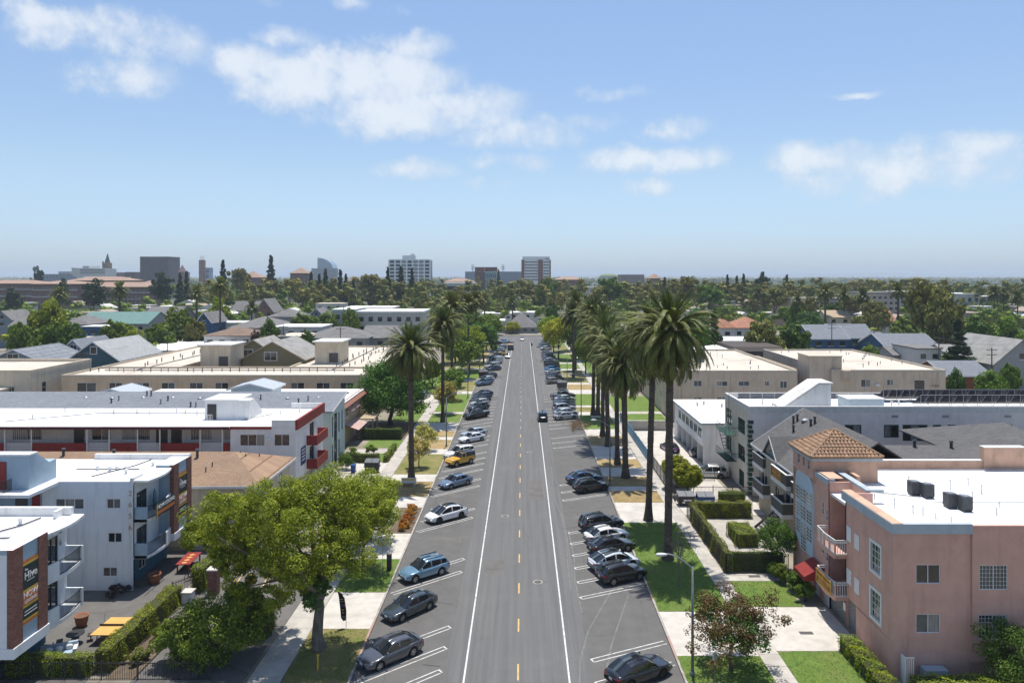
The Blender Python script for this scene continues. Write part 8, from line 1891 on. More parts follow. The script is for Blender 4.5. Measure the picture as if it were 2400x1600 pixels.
for a in(('flat','white flat-roofed block behind the left wing of the tan apartments',300,470,822,822,196,26,MW,ROOFW,5),('flat','pale flat roof farther behind the tan apartments, beside the teal house',330,495,800,800,232,22,MW,ROOFD,4),('hip','brown-roofed bungalow left of the dark round tree',478,590,786,769,214,14,MW,BRR,4),('hip','grey hip roof behind the brown-roofed bungalow',535,655,768,745,245,20,ME,GRR,4),('flat','long white flat roof behind the grey hip roof',472,610,757,757,275,12,MW,ROOFW,5),('flat','grey house with a tan roof by the utility pole',652,725,789,789,204,12,SLATE,ROOFC,3),('hip','wide taupe hip-roofed house behind the right stair tower',706,858,791,769,208,16,ME,GRR,5,WTRIM),('flat','white ranch with a flat roof in the middle left',640,752,767,767,232,14,MW,ROOFW,4),('hip','grey cottage with a blue turret in the middle left',628,702,742,724,290,14,ME,GRR,2),('gy','rose-walled gabled house below the far conifers',598,640,728,700,345,14,VIC,GRR,2,WTRIM),('gx','grey-roofed house beside the rose-walled one',545,600,726,706,350,12,MW,GRR,2),('gy','blue house with a white gable at the edge of the left trees',462,494,752,731,262,14,SLB,GRR,1,WTRIM),('gx','long teal-roofed building among the left trees',180,345,757,733,262,18,ME,TLR,5),('gx','grey steep roof standing over the teal-roofed building',330,412,748,720,280,18,ME,GRR,2),('hip','grey hip roof at the left end of the teal-roofed building',140,205,760,741,246,14,ME,GRR,2),('flat','white flat-topped shed in front of the teal-roofed building',192,246,766,766,240,8,SLB,ROOFW,3),('gx','grey bungalow at the far left among the trees',22,68,763,742,238,12,ME,GRR,2),('gy','dark-gabled cottage at the left edge',-20,28,748,728,262,12,SLATE,GRR,1),('flat','tan flat-roofed house low among the left trees',160,235,796,796,214,10,BEIGEW,ROOFC,2),('flat','cream bungalow between the pale apartments and the palm',740,802,712,712,372,12,MW,ROOFC,3),('gy','dark gabled cottage below the cream bungalow',722,760,740,722,305,12,SLATE,GRR,1,WTRIM),('flat','white roof with pale blue edge under the gridded tower',800,918,722,722,345,22,MW,ROOFW,4),('gx','grey-roofed house behind the left palm',848,935,790,766,215,16,ME,GRR,3),('flat','white commercial building at the end of the street, left part',1130,1200,735,735,372,16,MW,ROOFW,4),('flat','long white commercial building behind the house at the street end',1196,1262,733,733,392,18,MW,ROOFW,4),('flat','white shop with a brick side by the far corner',1140,1182,752,752,330,14,MW,ROOFW,1),('hip','charcoal hip-roofed house facing the end of the street',1186,1258,766,735,328,18,ME,GRR,4,WTRIM),('gy','pale grey house right of the one facing the street',1258,1290,765,748,332,14,MW,GRR,1),('hip','white house with a terracotta hip roof, right part',1722,1806,768,745,232,14,MW,TERC,4),('hip','white house with a terracotta hip roof, left part',1688,1722,768,750,228,12,MW,TERC,1),('flat','white flat roof below the terracotta-roofed house',1696,1790,800,800,204,14,MW,ROOFW,3),('gx','blue house with a grey roof behind the cream roofs, leftmost',1905,1988,792,764,222,16,SLB,GSHIN,3,WTRIM),('gx','blue house with a grey roof, second from the round trees',1960,2050,790,762,240,16,SLB,GSHIN,3,WTRIM),('gy','blue gabled house with white bargeboards in the blue row',2040,2092,800,778,232,18,SLB,GSHY,1,WTRIM),('gx','large blue house with a grey roof nearest the cream roof',2078,2200,812,786,205,16,SLB,GSHIN,4,WTRIM),('gx','grey cottage in front of the large blue house',2095,2165,830,815,186,10,ME,GRR,2),('flat','white two-storey house left of the utility pole',2150,2206,818,818,178,12,MW,GRR,2),('gx','red-walled house with a grey roof at the right edge',2216,2320,878,852,150,12,M('brick_red_siding',(.26,.095,.055),(.22,.08,.048),scale=1,rough=.85),GSHIN,2,WTRIM),('gy','large grey-green shingled house at the right edge',2330,2460,850,795,168,20,ME,ROOFG2,2),('gx','grey roof between the dark conifers at the right',2230,2340,836,812,190,14,MW,ROOFG2,2),('gy','white house with a steep grey gable in the right trees',2338,2372,800,776,240,12,MW,GRR,1),('gx','grey house roof among the trees right of the palms',1500,1560,748,730,300,12,MW,GRR,2),('flat','cream bungalow roof among the trees behind the large palm',1560,1640,722,722,380,12,MW,ROOFC,2),('gx','tan roof bungalow below the far right palms',1940,1995,742,728,300,12,BEIGEW,TANROOF,2),('gx','pink-roofed cottage beside the tall right palm',2062,2100,752,728,290,12,MW,TERC,1),):house(*a)
def block(name,label,px0,px1,pt,Y,dep,wall,roof=None,win=None,cat='building',wm=None,ww=None):
 x0,x1,z1=wx(px0,Y),wx(px1,Y),wz(pt,Y)
 t=thing(name,label,cat,(x0,Y,0),group='large buildings in the distance')
 mb=MB();mb.box(x0,x1,Y,Y+dep,0,z1);mb.build('wall',wall,t)
 mb=MB();mb.box(x0-.3,x1+.3,Y-.3,Y+dep+.3,z1,z1+.6);mb.build('roof',roof or ROOFD,t)
 if win:
  nx,nz,z0=win
  far_windows(t,Y,x0,x1,z0,z1-.6,nx,nz,ww or(x1-x0)/nx*.5,(z1-z0)/nz*.45,wm)
 return t
PALEA=M('pale_apartment',(.50,.49,.46),(.45,.44,.42),scale=.4,rough=.9,streak=.3)
block('pale_apartment_block','pale grey three-storey apartment block behind the left palm',836,990,733,262,20,PALEA,ROOFW,(7,2,5.5),wm=GL_DARK,ww=1.6)
block('pale_apartment_block','narrow pale grey apartment wing beside the orange-tinged tree',778,832,728,275,14,PALEA,ROOFW,(2,2,5.5),ww=1.6)
t_=block('rose_apartment_block','rose-beige apartment block behind the row of right-hand palms',1855,2010,702,372,30,M('rose_beige',(.44,.37,.34),(.40,.335,.31),scale=.4,rough=.9),GRR,(14,4,3),ww=1.6)
block('rose_apartment_block','taller rose-beige apartment block beside the tall right palm',2030,2108,688,360,24,MATS['rose_beige'],GRR,(6,5,3),ww=1.5)
block('modern_block','dark grey modern block right of the tall right palm',2110,2152,685,400,20,ME,ROOFD,(2,4,4),ww=4)
block('modern_block','blue and white modern block at the far right',2250,2296,690,430,24,MW,ROOFW,(3,2,4),wm=GL_BLUE)
block('modern_block','pale green glass block beside the blue and white one',2296,2358,696,440,24,M('green_glass',(.22,.30,.32),(.18,.26,.28),scale=.3,rough=.3),ROOFW,(5,2,4),wm=GL_BLUE)
BRK=M('campus_brick',(.20,.115,.095),(.17,.095,.08),scale=.3,rough=.9)
PSR=M('peach_roof',(.33,.225,.17),(.28,.19,.145),scale=.2,rough=.85,stain=(.30,.19,.14),sscale=.06,samt=.4)
def campus(label,px0,px1,pe,pr,Y,dep,win,stone=True):
 x0,x1,ze,zr=wx(px0,Y),wx(px1,Y),wz(pe,Y),wz(pr,Y)
 t=thing('brick_campus_hall',label,'building',(x0,Y,0),group='brick campus buildings')
 mb=MB();mb.box(x0,x1,Y,Y+dep,0,ze);mb.build('wall',BRK,t);hip_roof(t,x0,x1,Y,Y+dep,ze,zr,PSR,1.0)
 far_windows(t,Y,x0,x1,5,ze-1,win[0],win[1],1.5,1.9,M('stone_light_window',(.30,.27,.25),(.06,.06,.07),scale=.8,rough=.3))
 if stone:
  for z in(ze-4.6,ze-9.6):mb=MB();mb.box(x0,x1,Y-.25,Y-.02,z,z+.5);mb.build('stone_course',MW,t)
campus('long brick campus hall with a peach roof at the left edge',-60,88,664,656,520,26,(22,3));campus('brick campus hall with a stone stair bay',74,182,665,657,505,26,(14,3));campus('brick campus hall below the church spire',178,352,672,661,540,26,(18,3))
campus('peach-roofed hall behind the campus, under the curved white building',160,300,657,648,640,24,(10,2),False);campus('low peach-roofed hall right of the spire',318,356,670,658,560,20,(4,2),False)
for i,(a,b,pe,pr,Y,lab)in enumerate(((560,610,650,636,760,'brick hall with a tan roof behind the twin conifers'),(680,720,640,627,820,'brick pavilion with a pyramid roof left of the glass tower'),(815,835,658,647,760,'peach roof between eucalypts left of the gridded tower'),(1040,1110,660,652,760,'low brick hall right of the gridded tower'),(1300,1370,655,648,760,'long orange-roofed hall right of the white and brick tower'),(1525,1548,652,641,760,'small orange-roofed hall by the dark tree'))):campus(lab,a,b,pe,pr,Y,22,(max(3,(b-a)//12),2),False)
def gridded_tower():
 Y=800;x0,x1,z1=wx(912,Y),wx(1008,Y),wz(609,Y);t=thing('gridded_office_tower','white office tower with a grid of dark windows and braces','tower block',(x0,Y,0))
 MW=M('tower_white',(.86,.855,.84),(.80,.795,.78),scale=.4,rough=.8);CORE=M('tower_core',(.07,.085,.105),(.05,.06,.075),scale=.4,rough=.3)
 mb=MB();mb.box(x0+.5,x1-.5,Y+.8,Y+24,0,z1);mb.build('core',CORE,t);nx,nz=7,11;h=z1/nz
 for i in range(nx+1):x=x0+(x1-x0)*i/nx;mb=MB();mb.box(x-.8,x+.8,Y-.3,Y+.8,0,z1);mb.build('pier',MW,t)
 for j in range(nz+1):mb=MB();mb.box(x0-.5,x1+.5,Y,Y+.75,j*h-.7,j*h+.7-(.1 if j<nz else 0));mb.build('spandrel',MW,t)
 for i in(2,4,5):
  for j in range(nz):
   xa,xb=x0+(x1-x0)*i/nx,x0+(x1-x0)*(i+1)/nx;mb=MB();mb.bar((xa,Y+.4,j*h),(xb,Y+.4,(j+1)*h),.35);mb.bar((xb,Y+.4,j*h),(xa,Y+.4,(j+1)*h),.35);mb.build('brace',MW,t)
 for i in range(3):mb=MB();mb.box(x0-.5,x0-.2,Y+1+i*8,Y+6+i*8,0,z1);mb.build('end_panel',MW,t)
 mb=MB();mb.box(wx(941,Y),wx(969,Y),Y+6,Y+18,z1,wz(598,Y));mb.build('penthouse',MW,t)
 mb=MB();mb.bar((wx(960,Y),Y+7,wz(598,Y)),(wx(969,Y),Y+7,wz(598,Y)+.6),.5,3);mb.build('dish',SIGNW,t)
gridded_tower()
def striped_tower():
 Y=1000;x0,x1,z1=wx(1223,Y),wx(1290,Y),wz(601,Y);t=thing('striped_office_tower','white and brick office tower at the end of the street axis','tower block',(x0,Y,0))
 MW=MATS['tower_white'];BK=M('tower_brick',(.22,.085,.06),(.19,.07,.05),scale=.3,rough=.9)
 mb=MB();mb.box(x0,x1,Y,Y+26,0,z1-4.5);mb.box(x0+.8,x1-.8,Y-.4,Y+26,z1-4.5,z1);mb.build('wall',MW,t)
 for a,b in((1222,1229),(1261,1272.5),(1288,1291)):mb=MB();mb.box(wx(a,Y),wx(b,Y),Y-1.2,Y-.02,0,z1-4.5-(.02 if a==1261 else 0));mb.build('brick_pier',BK,t)
 for j in range(7):
  z=z1-7-j*4.1
  for a,b in((1230,1260),(1274,1287)):mb=MB();mb.box(wx(a,Y),wx(b,Y),Y-.12,Y-.01,z-1.7,z);mb.build('ribbon_window',GL_DARK,t)
 mb=MB();mb.box(wx(1278,Y),wx(1286,Y),Y-.5,Y-.42,z1-4.0,z1-2.6);mb.build('roof_sign',BRK,t)
striped_tower()
def spire():
 Y=1150;x=wx(252,Y);t=thing('church_spire','brown brick church tower with a slender dark spire','church tower',(x,Y,0));BT=M('spire_brick',(.30,.19,.10),(.24,.15,.08),scale=.3,rough=.9)
 zb,zt=wz(616,Y),wz(593,Y);r=4.6
 mb=MB();mb.box(x-r,x+r,Y-r,Y+r,0,zb);mb.build('tower',BT,t)
 for s in(-1,1):mb=MB();mb.box(x+s*r-.9,x+s*r+.9,Y-r-.9,Y-r+.9,0,zb+2.5);mb.build('buttress',BT,t);mb=MB();mb.box(x+s*1.5-.7,x+s*1.5+.7,Y-r-.1,Y-r+.05,zb-14,zb-3);mb.build('louvre',DARKM,t)
 mb=MB();mb.cyl((x,Y,zb),(x,Y,zt),r*.95,.1,n=8);mb.build('spire',M('spire_slate',(.035,.045,.065),(.03,.035,.05),scale=.5,rough=.6),t)
spire()
Y=1200;t=block('dark_campus_block','dark purple-brown windowless block on the skyline',328,395,602,Y,40,M('dark_ribbed',(.085,.058,.070),(.065,.045,.055),scale=.8,rough=.7,stretch=(4,1,.05)),DARKM)
for i in range(18):x=wx(328,Y)+(i+.5)*(wx(395,Y)-wx(328,Y))/18;mb=MB();mb.box(x-.5,x+.5,Y-.7,Y-.01,0,wz(602,Y)-.5);mb.build('rib',MATS['dark_ribbed'],t)
Y=1100;t=thing('curved_concert_hall','pale curved hall with banded windows behind the church spire','building',(wx(167,Y),Y,0))
mb=MB();mb.extr([(wx(167,Y),Y,wz(627,Y)),(wx(171,Y),Y,wz(648,Y)),(wx(247,Y),Y,wz(648,Y)),(wx(247,Y),Y,wz(629,Y)),(wx(208,Y),Y,wz(628,Y)),(wx(208,Y),Y,wz(623,Y)),(wx(194,Y),Y,wz(623,Y)),(wx(193,Y),Y,wz(628,Y))],(0,30,0));mb.build('wall',MW,t)
for j in range(3):mb=MB();mb.box(wx(188,Y),wx(246,Y),Y-.3,Y-.01,wz(633+j*4,Y),wz(631.4+j*4,Y));mb.build('ribbon_window',GL_BLUE,t)
Y=1250;x=wx(474,Y);t=thing('clock_tower','red brick clock tower with an open globe on top','clock tower',(x,Y,0));zt=wz(609,Y)
RB=M('clock_brick',(.30,.12,.07),(.25,.10,.06),scale=.3,rough=.9)
for s in(-1,0,1):mb=MB();mb.box(x+s*3-1.1,x+s*3+1.1,Y-4.2,Y+4,0,zt);mb.build('shaft_pier',RB,t)
mb=MB();mb.box(x-3.8,x+3.8,Y-3.9,Y+3.8,0,zt-1);mb.build('shaft',M('clock_stone',(.40,.30,.24),(.35,.26,.2),scale=.3),t)
mb=MB();n=16
for k in range(3):
 for i in range(n):
  a,b=2*math.pi*i/n,2*math.pi*(i+1)/n;ph=k*math.pi/3;f=lambda q:(x+3.2*math.cos(q)*math.cos(ph),Y+3.2*math.cos(q)*math.sin(ph),zt+4+3.2*math.sin(q));mb.bar(f(a),f(b),.35)
mb.cyl((x,Y,zt),(x,Y,zt+1),2.5,1,n=8);mb.build('globe',GALV,t)
block('flag_frame_building','blue-striped frame building beside the clock tower',482,490,628,1250,16,M('pale_blue_frame',(.30,.38,.48),(.26,.33,.42),scale=.4),BBIN,(1,4,2),ww=5)
Y=1900;x=wx(756,Y);t=thing('glass_tower','curved blue glass tower on the skyline','tower block',(x,Y,0));GT=M('tower_glass',(.20,.28,.36),(.16,.23,.30),scale=.05,rough=.15,spec=.8)
pts=[(wx(744,Y),wz(604,Y))]+[(wx(744+36*math.sin(a),Y),wz(604+26*(1-math.cos(a)),Y))for a in np.linspace(.2,1.5,7)]+[(wx(781,Y),wz(650,Y)),(wx(744,Y),wz(650,Y))]
mb=MB();mb.extr([(a,Y,b)for a,b in pts],(0,50,0));gt=mb.build('shaft',GT,t)
for j in range(9):mb=MB();z=wz(646-j*4.2,Y);mb.box(wx(744,Y),wx(779-j*j*.33,Y),Y-.6,Y-.02,z-.5,z+.5);mb.build('floor_band',SLATE,gt)
mb=MB();mb.box(wx(735,Y),wx(793,Y),Y-20,Y-1,0,wz(629,Y));mb.build('podium',M('podium_grey',(.20,.21,.24),(.17,.18,.21),scale=.1),t)
block('brick_lab_block','brick block left of the pale glass-fronted one on the skyline',1113,1135,627,800,24,MATS['tower_brick'],GRR,(3,6,4),ww=2)
block('brick_lab_block','brick block with a pale glass front on the skyline',1137,1164,627,830,24,MATS['tower_brick'],GRR,(3,3,20),ww=3)
block('glass_lab_block','pale glass-fronted block between the skyline brick blocks',1136,1163,638,795,20,MATS['green_glass'],ROOFW,(6,4,2),wm=GL_BLUE)
block('stadium_stand','low blue-grey stadium stand between the skyline towers',1090,1240,637,1300,60,SLATE,GRR)
for i,px in enumerate((1108,1179)):
 Y=1280;t=thing('floodlight_mast','stadium floodlight mast %s the brick blocks'%('left of' if i==0 else 'right of'),'floodlight',(wx(px,Y),Y,0),group='stadium floodlights');mb=MB();mb.cyl((0,0,0),(0,0,wz(625,Y)),.8,.5,n=6);mb.build('mast',SLATE,t,local=True)
 for j in range(4):mb=MB();mb.box(-2.6,2.6,-.4,.4,wz(632,Y)+j*2.4,wz(632,Y)+j*2.4+1.4);mb.build('lamp_bank',MW,t,local=True)
block('white_campus_roof','white flat-roofed hall with fins below the brick blocks',1040,1112,664,560,24,MW,ROOFW,(7,1,14),ww=4)
Y=1400;t=thing('domed_arena','low green domed roof on the skyline right of the tower','arena',(wx(1431,Y),Y+25,0));mb=MB();mb.ball((0,0,wz(649,Y)),(20,20,7),18,8);mb.build('dome',M('dome_green',(.17,.22,.12),(.14,.19,.10),scale=.1,rough=.8),t,True,True);mb=MB();mb.cyl((0,0,0),(0,0,wz(649,Y)),21,n=18);mb.build('drum',MW,t,local=True)
block('arena_hall','brown hall right of the domed arena',1455,1510,644,1300,40,BRR,BRR);block('distant_hall','blue-grey hall left of the spire on the skyline',100,145,643,1200,40,SLATE,GRR,(6,2,12));block('distant_hall','pale hall left of the curved building',137,164,637,1250,40,MW,GRR,(3,3,12));block('distant_hall','brick hall between spire and dark block',270,290,639,1200,30,BRK,GRR,(2,3,16));block('distant_hall','second brick hall next to the dark block',295,313,638,1220,30,BRK,GRR,(2,3,16))
Y=1150;x=wx(424,Y);t=thing('church_gable','small brick church with a pointed roof on the skyline','church',(x,Y,0));mb=MB();mb.box(x-5,x+5,Y,Y+20,0,wz(637,Y));mb.build('wall',BRK,t);mb=MB();mb.cyl((x,Y+5,wz(637,Y)),(x,Y+5,wz(620,Y)),7,.1,n=4);mb.build('pointed_roof',VIC,t)
for px in(412,418):pass
BK=dict(round=tree_mesh(9,4.2,3.4,5.4,60,48,.42,LEAF['mid'],BARK,51,tr=.3,cr=.30,nl=6),round2=tree_mesh(9,4.4,3.2,5.2,66,44,.44,LEAF['mid'],BARK,52,tr=.3,cr=.28,nl=6,lobes=[((0,0,5.2),(3.4,3.4,3.0),.7),((2.2,.5,4.4),(2.4,2.4,2.0),.3),((-1.8,-.6,6.3),(2.2,2.2,1.9),.3)]),euc=tree_mesh(16,4.2,5.0,10.5,60,44,.48,LEAF['brown'],BARKG,53,tr=.35,cr=.27,nl=10,inner=.5,rough=.25),con=tree_mesh(16,2.1,7.0,8.6,90,34,.40,LEAF['conifer'],BARK,54,tr=.3,cr=.36,nl=4,low=-.95,lobes=[((0,0,2.2+1.9*k),(2.5-.3*k,2.5-.3*k,1.8),.16)for k in range(8)]),pine=tree_mesh(15,3.6,4.6,9.2,60,44,.46,LEAF['conifer'],BARK,55,tr=.35,cr=.28,nl=8,inner=.5,rough=.3))
for i,(k,px,pt,pb,hwpx,Y,m_,lab)in enumerate((('round',100,703,800,42,205,'bright','tall bright green tree rising over the left rooftops'),('round2',30,750,812,40,196,'mid','wide green tree at the left edge behind the slate blue house'),('round2',95,752,806,44,190,'mid','green tree behind the light blue cross gable'),('round',150,757,812,34,188,'dark','dark green tree behind the teal gabled house'),('round2',265,745,806,46,205,'mid','broad green tree beside the teal house skylights'),('round',300,772,815,26,196,'bright','small bright tree behind the pale grey roof'),('round',405,722,785,42,225,'mid','tall green tree by the blue house with the white gable'),('round2',365,755,795,40,215,'mid','olive green tree left of the white flat roofs'),('round2',448,742,795,32,222,'olive','olive tree in front of the left utility pole'),('round',622,748,800,24,207,'dark','dark round tree between the brown bungalow and the grey house'),('round',590,776,806,14,195,'purple','small purple tree left of the dark round tree'),('round2',715,768,812,18,196,'mid','small green tree in front of the wide hip roof'),('round2',610,783,812,30,190,'olive','olive shrub tree by the tan apartments tower'),('round',705,825,862,26,160,'olive','dusty green palm-like bush in the tan courtyard'),('round',816,723,775,22,255,'mid','orange-tinged green tree before the pale apartments'),('round2',710,730,755,40,262,'mid','long low green tree behind the white ranch'),('round',760,732,760,28,268,'mid','green tree next to the narrow pale apartment wing'),('round',505,698,735,26,300,'bright','bright round tree below the far left palms'),('round2',990,700,760,24,300,'olive','olive tree behind the second left palm'),('round',955,842,872,20,150,'olive','shrubby tree behind the large dark tree'),('round',1010,842,880,22,165,'bright','bright tree between the two left palms'),('round',1202,754,783,18,322,'yellow','yellow-green tree at the corner facing the street'),('round',1160,752,790,20,316,'dark','dark tree beside the white shop at the corner'),('round2',1294,712,770,22,320,'dark','dark green tree right of the charcoal house'),('con',1680,722,800,24,190,'dark','dark green tree directly right of the largest palm'),('round',1640,725,815,30,184,'dark','dark tree partly hidden behind the largest palm'),('round',1795,752,820,44,184,'olive','big rounded green tree behind the beige wing, left of its pair'),('round2',1862,757,822,50,186,'dark','big rounded green tree beside the blue houses'),('round',1905,730,775,34,270,'dark','dark low tree below the rose-beige apartments'),('round2',2195,650,790,58,220,'olive','very tall olive tree crown on the right'),('round',2230,690,800,44,212,'olive','tall brownish olive tree beside the very tall one'),('con',2262,748,858,34,172,'conifer','dark dense conifer behind the right utility poles'),('pine',2310,745,830,34,196,'dark','dark spreading conifer at the far right'),('round',2375,742,800,36,215,'mid','green tree at the right edge above the grey-green house'),('round',2050,812,838,26,180,'mid','small green tree behind the cream roof edge'),('round2',2210,778,812,22,215,'bright','bright green tree left of the dark conifer'),('round',2345,872,912,34,140,'mid','leafy tree in front of the grey-green house at the right edge'),('round2',2392,850,910,30,143,'mid','green tree cut by the right edge'),('round',2262,868,905,20,140,'dark','dark bush tree in front of the red house'),('round2',2130,742,772,40,262,'mid','green trees mass below the modern dark block'),('round',1870,712,758,26,300,'mid','green tree in front of the left end of the rose-beige apartments'),('euc',1905,690,745,22,340,'olive','olive tree between the first far right palms'),('round2',1955,705,752,30,320,'dark','dark tree below the second far right palm'),('round',2060,705,760,34,285,'olive','olive tree left of the tall palm standing alone'),('euc',2000,688,740,24,345,'brown','rusty tree behind the third far right palm'),('euc',1820,670,735,34,380,'olive','tall olive tree left of the rose-beige apartments'),('euc',1665,660,725,34,390,'mid','tall green tree over the dark tree beside the largest palm'),('con',518,607,702,15,470,'conifer','tall dark conifer right of the left far palms'),('con',632,596,672,17,560,'conifer','tallest lone pine on the skyline'),('con',726,635,702,12,480,'conifer','dark conifer, first of the row under the glass tower'),('con',745,640,704,12,475,'conifer','dark conifer, second of the row under the glass tower'),('con',760,628,704,14,470,'conifer','dark conifer, tall third of the row under the glass tower'),('con',795,630,706,14,470,'conifer','dark conifer, fourth of the row, right of the glass tower'),('con',808,640,708,12,465,'conifer','dark conifer, fifth of the row, right of the glass tower'),('con',826,655,712,12,455,'conifer','shorter conifer at the right end of the row'),('con',907,624,706,13,480,'conifer','dark conifer at the left edge of the gridded tower'),('con',938,622,714,15,460,'conifer','dark conifer in front of the gridded tower'),('con',964,626,708,12,470,'conifer','narrow dark conifer before the gridded tower'),('euc',868,636,712,36,470,'brown','broad rusty eucalypt between conifer rows'),('euc',633,650,710,22,480,'brown','rusty eucalypt below the tallest pine'),('euc',675,648,716,26,470,'olive','olive eucalypt right of the rusty one'),('euc',705,668,722,22,440,'olive','loose olive eucalypt before the conifer row'),('euc',560,622,700,24,520,'brown','tall brownish eucalypt beside the tall conifer'),('pine',85,626,660,12,620,'conifer','dark pine over the left campus roof'),('pine',138,655,700,16,430,'conifer','dark conifer before the brick campus hall'),('pine',212,656,716,24,400,'conifer','very dark spreading conifer before the campus'),('pine',22,675,720,18,400,'conifer','dark conifer at the left edge of the campus'),('pine',376,640,690,22,460,'conifer','dark pine in front of the dark skyline block'),('con',417,638,695,13,470,'conifer','dark conifer left of the clock tower'),('con',432,634,692,12,480,'conifer','second dark conifer left of the clock tower'),('con',1168,630,655,8,700,'conifer','dark conifer right of the skyline brick blocks'),('round',1282,650,700,26,440,'dark','dark round tree below the striped tower'),('euc',1430,645,720,34,420,'dark','dark broad tree below the domed arena'),('con',1560,648,690,12,470,'conifer','dark column tree right of the arena'),('euc',1610,640,720,30,400,'olive','tall olive tree above the largest palm'),('con',1708,642,700,11,480,'conifer','dark conifer, first of three over the terracotta house'),('con',1730,645,700,11,480,'conifer','dark conifer, second of three over the terracotta house'),('con',1746,640,700,12,480,'conifer','dark conifer, third of three over the terracotta house'),('pine',1790,640,690,16,500,'conifer','dark pine right of the three conifers'),('con',1848,642,690,12,480,'conifer','dark conifer left of the rose-beige apartments'))):
 tm_,cm_=BK[k];z0,z1=wz(pb,Y),wz(pt,Y);H={'round':9.2,'round2':9,'euc':16,'con':17.5,'pine':14.5}[k];W_={'round':4.5,'round2':4.8,'euc':4.8,'con':2.05,'pine':4.0}[k]
 s=hwpx/1664*Y/W_;sz=z1/H
 plant({'round':'leafy_tree','round2':'leafy_tree','euc':'eucalyptus_tree','con':'conifer_tree','pine':'pine_tree'}[k],lab,'tree',(wx(px,Y),Y+3,0),tm_,cm_,(s,s,sz),i*1.7,'trees of the surrounding blocks',LEAF[m_])
for lab,px,ph,Y,k,sz,r in(('far palm before the brick campus, leftmost',140,693,330,0,1.2,.45),('far palm left of the peach-roofed hall',280,683,330,1,1.2,.45),('far palm with a dark skirt by the grey steep roof',461,690,290,0,1.0,.45),('tall slim palm standing clear over the brown bungalow',516,672,235,1,.85,.3),('short fan palm left of the pole and wires',590,722,300,2,1.4,.3),('far palm left of the rose-beige apartments',1869,706,300,0,.85,.4),('far palm, first of the row before the rose-beige apartments',1934,688,300,1,1.1,.45),('far palm, second of the row before the rose-beige apartments',1979,692,305,0,1.0,.42),('far palm, third of the row before the rose-beige apartments',2022,700,300,1,1.1,.45),('tall palm standing alone before the rose-beige block end',2105,684,270,0,1.0,.45),('slim grey fan palm on the left verge near the van',1098,716,186,2,1.25,.28),('slim fan palm behind the grey one on the left verge',1116,706,230,2,1.3,.26),('date palm over the white buildings left of the street end',1136,706,330,0,1.0,.4),('date palm over the white buildings at the street end',1201,712,345,1,1.0,.38),('slim palm behind the dark tree right of the street end',1345,692,330,2,1.4,.3),('fan palm at the far right by the green glass block',2330,690,330,2,1.5,.3),('second fan palm at the far right by the green glass block',2352,692,340,2,1.5,.3),('third fan palm near the right edge',2385,700,330,2,1.5,.3),('slim palm left of the rose-beige apartments among trees',1778,690,380,2,1.4,.3)):
 far_palm(lab,wx(px,Y),Y,wz(ph,Y),k,sz,r,'palms standing among the houses','fan_palm' if k==2 else 'date_palm')
def canopy(name,label,n,y0,y1,spread,rr,hh,leaf,per,mat,seed,power=1.0,avoid=None):
 rng=np.random.default_rng(seed)
 y=y0+(y1-y0)*rng.random(n)**power;x=(rng.random(n)*2-1)*spread*y
 if avoid is not None:
  ok=~avoid(x,y);x,y=x[ok],y[ok]
 m=len(x);h=hh[0]+(hh[1]-hh[0])*rng.random(m)**1.3;r=rr[0]+(rr[1]-rr[0])*rng.random(m)
 k=6;d=unit(rng.normal(size=(m,k,3)));d[:,:,2]=np.abs(d[:,:,2])*.8
 C=np.stack([x,y,h*.58],1)[:,None,:]+d*np.stack([r*.7,r*.7,h*.36],1)[:,None,:]
 P,Nn=clump_points(C.reshape(-1,3),np.repeat(r*.55,k),per//k,rng,hollow=.5)
 V,F=leaves(P,Nn,leaf,rng)
 g=np.array([(a,b,c)for a in(-1,0,1)for b in(-1,0,1)for c in(-1,0,1)if(a,b,c)!=(0,0,0)],float);ix={tuple(q):i for i,q in enumerate(g.astype(int))};q4=[]
 for ax in range(3):
  for s in(-1,1):
   for u in(-1,0):
    for w in(-1,0):
     q=[]
     for du,dw in((0,0),(1,0),(1,1),(0,1)):
      p=[0,0,0];p[ax]=s;p[(ax+1)%3]=u+du;p[(ax+2)%3]=w+dw;q.append(ix[tuple(p)])
     q4.append(q)
 g=unit(g);Cc=C.reshape(-1,3);rr_=np.repeat(r*.55,k)
 B=Cc[:,None,:]+g[None]*(rr_*.58)[:,None,None]*(1+.2*rng.normal(size=(len(Cc),26,1)))*np.array([1,1,.8])
 Fb=(np.array(q4)[None]+(np.arange(len(Cc))*26)[:,None,None]).reshape(-1,4)
 V,F=np.concatenate([V,B.reshape(-1,3)]),np.concatenate([F,Fb+len(V)])
 o=bpy.data.objects.new(name,np_mesh(name,V,F,mat));COL.objects.link(o);tag(o,label,'trees',kind='stuff')
 return o
def av0(x,y):return((np.abs(x)<26)&(y<330))|((np.abs(x)<46)&(y>285)&(y<345))|((x<-85)&(x>-330)&(y>500)&(y<590))
def av(x,y):return av0(x,y)|((x/y<-.47)&(y<600))
canopy('wood_belt','green belt of trees between the houses and the campus',430,300,480,.8,(3.0,6.0),(7,14),.40,168,LEAF['mid'],61,.9,av0)
canopy('wood_belt','olive belt of tall trees in front of the skyline',560,380,720,.8,(3.5,7),(12,28),.46,168,LEAF['olive'],62,1.0,av)
canopy('wood_belt','brown-green belt of tall trees around the campus',420,400,700,.8,(3.5,7),(13,29),.46,168,LEAF['brown'],63,1.0,av)
canopy('wood_belt','dark belt of trees among the distant blocks',560,420,950,.8,(3.0,6),(12,22),.55,132,LEAF['dark'],64,1.0,av)
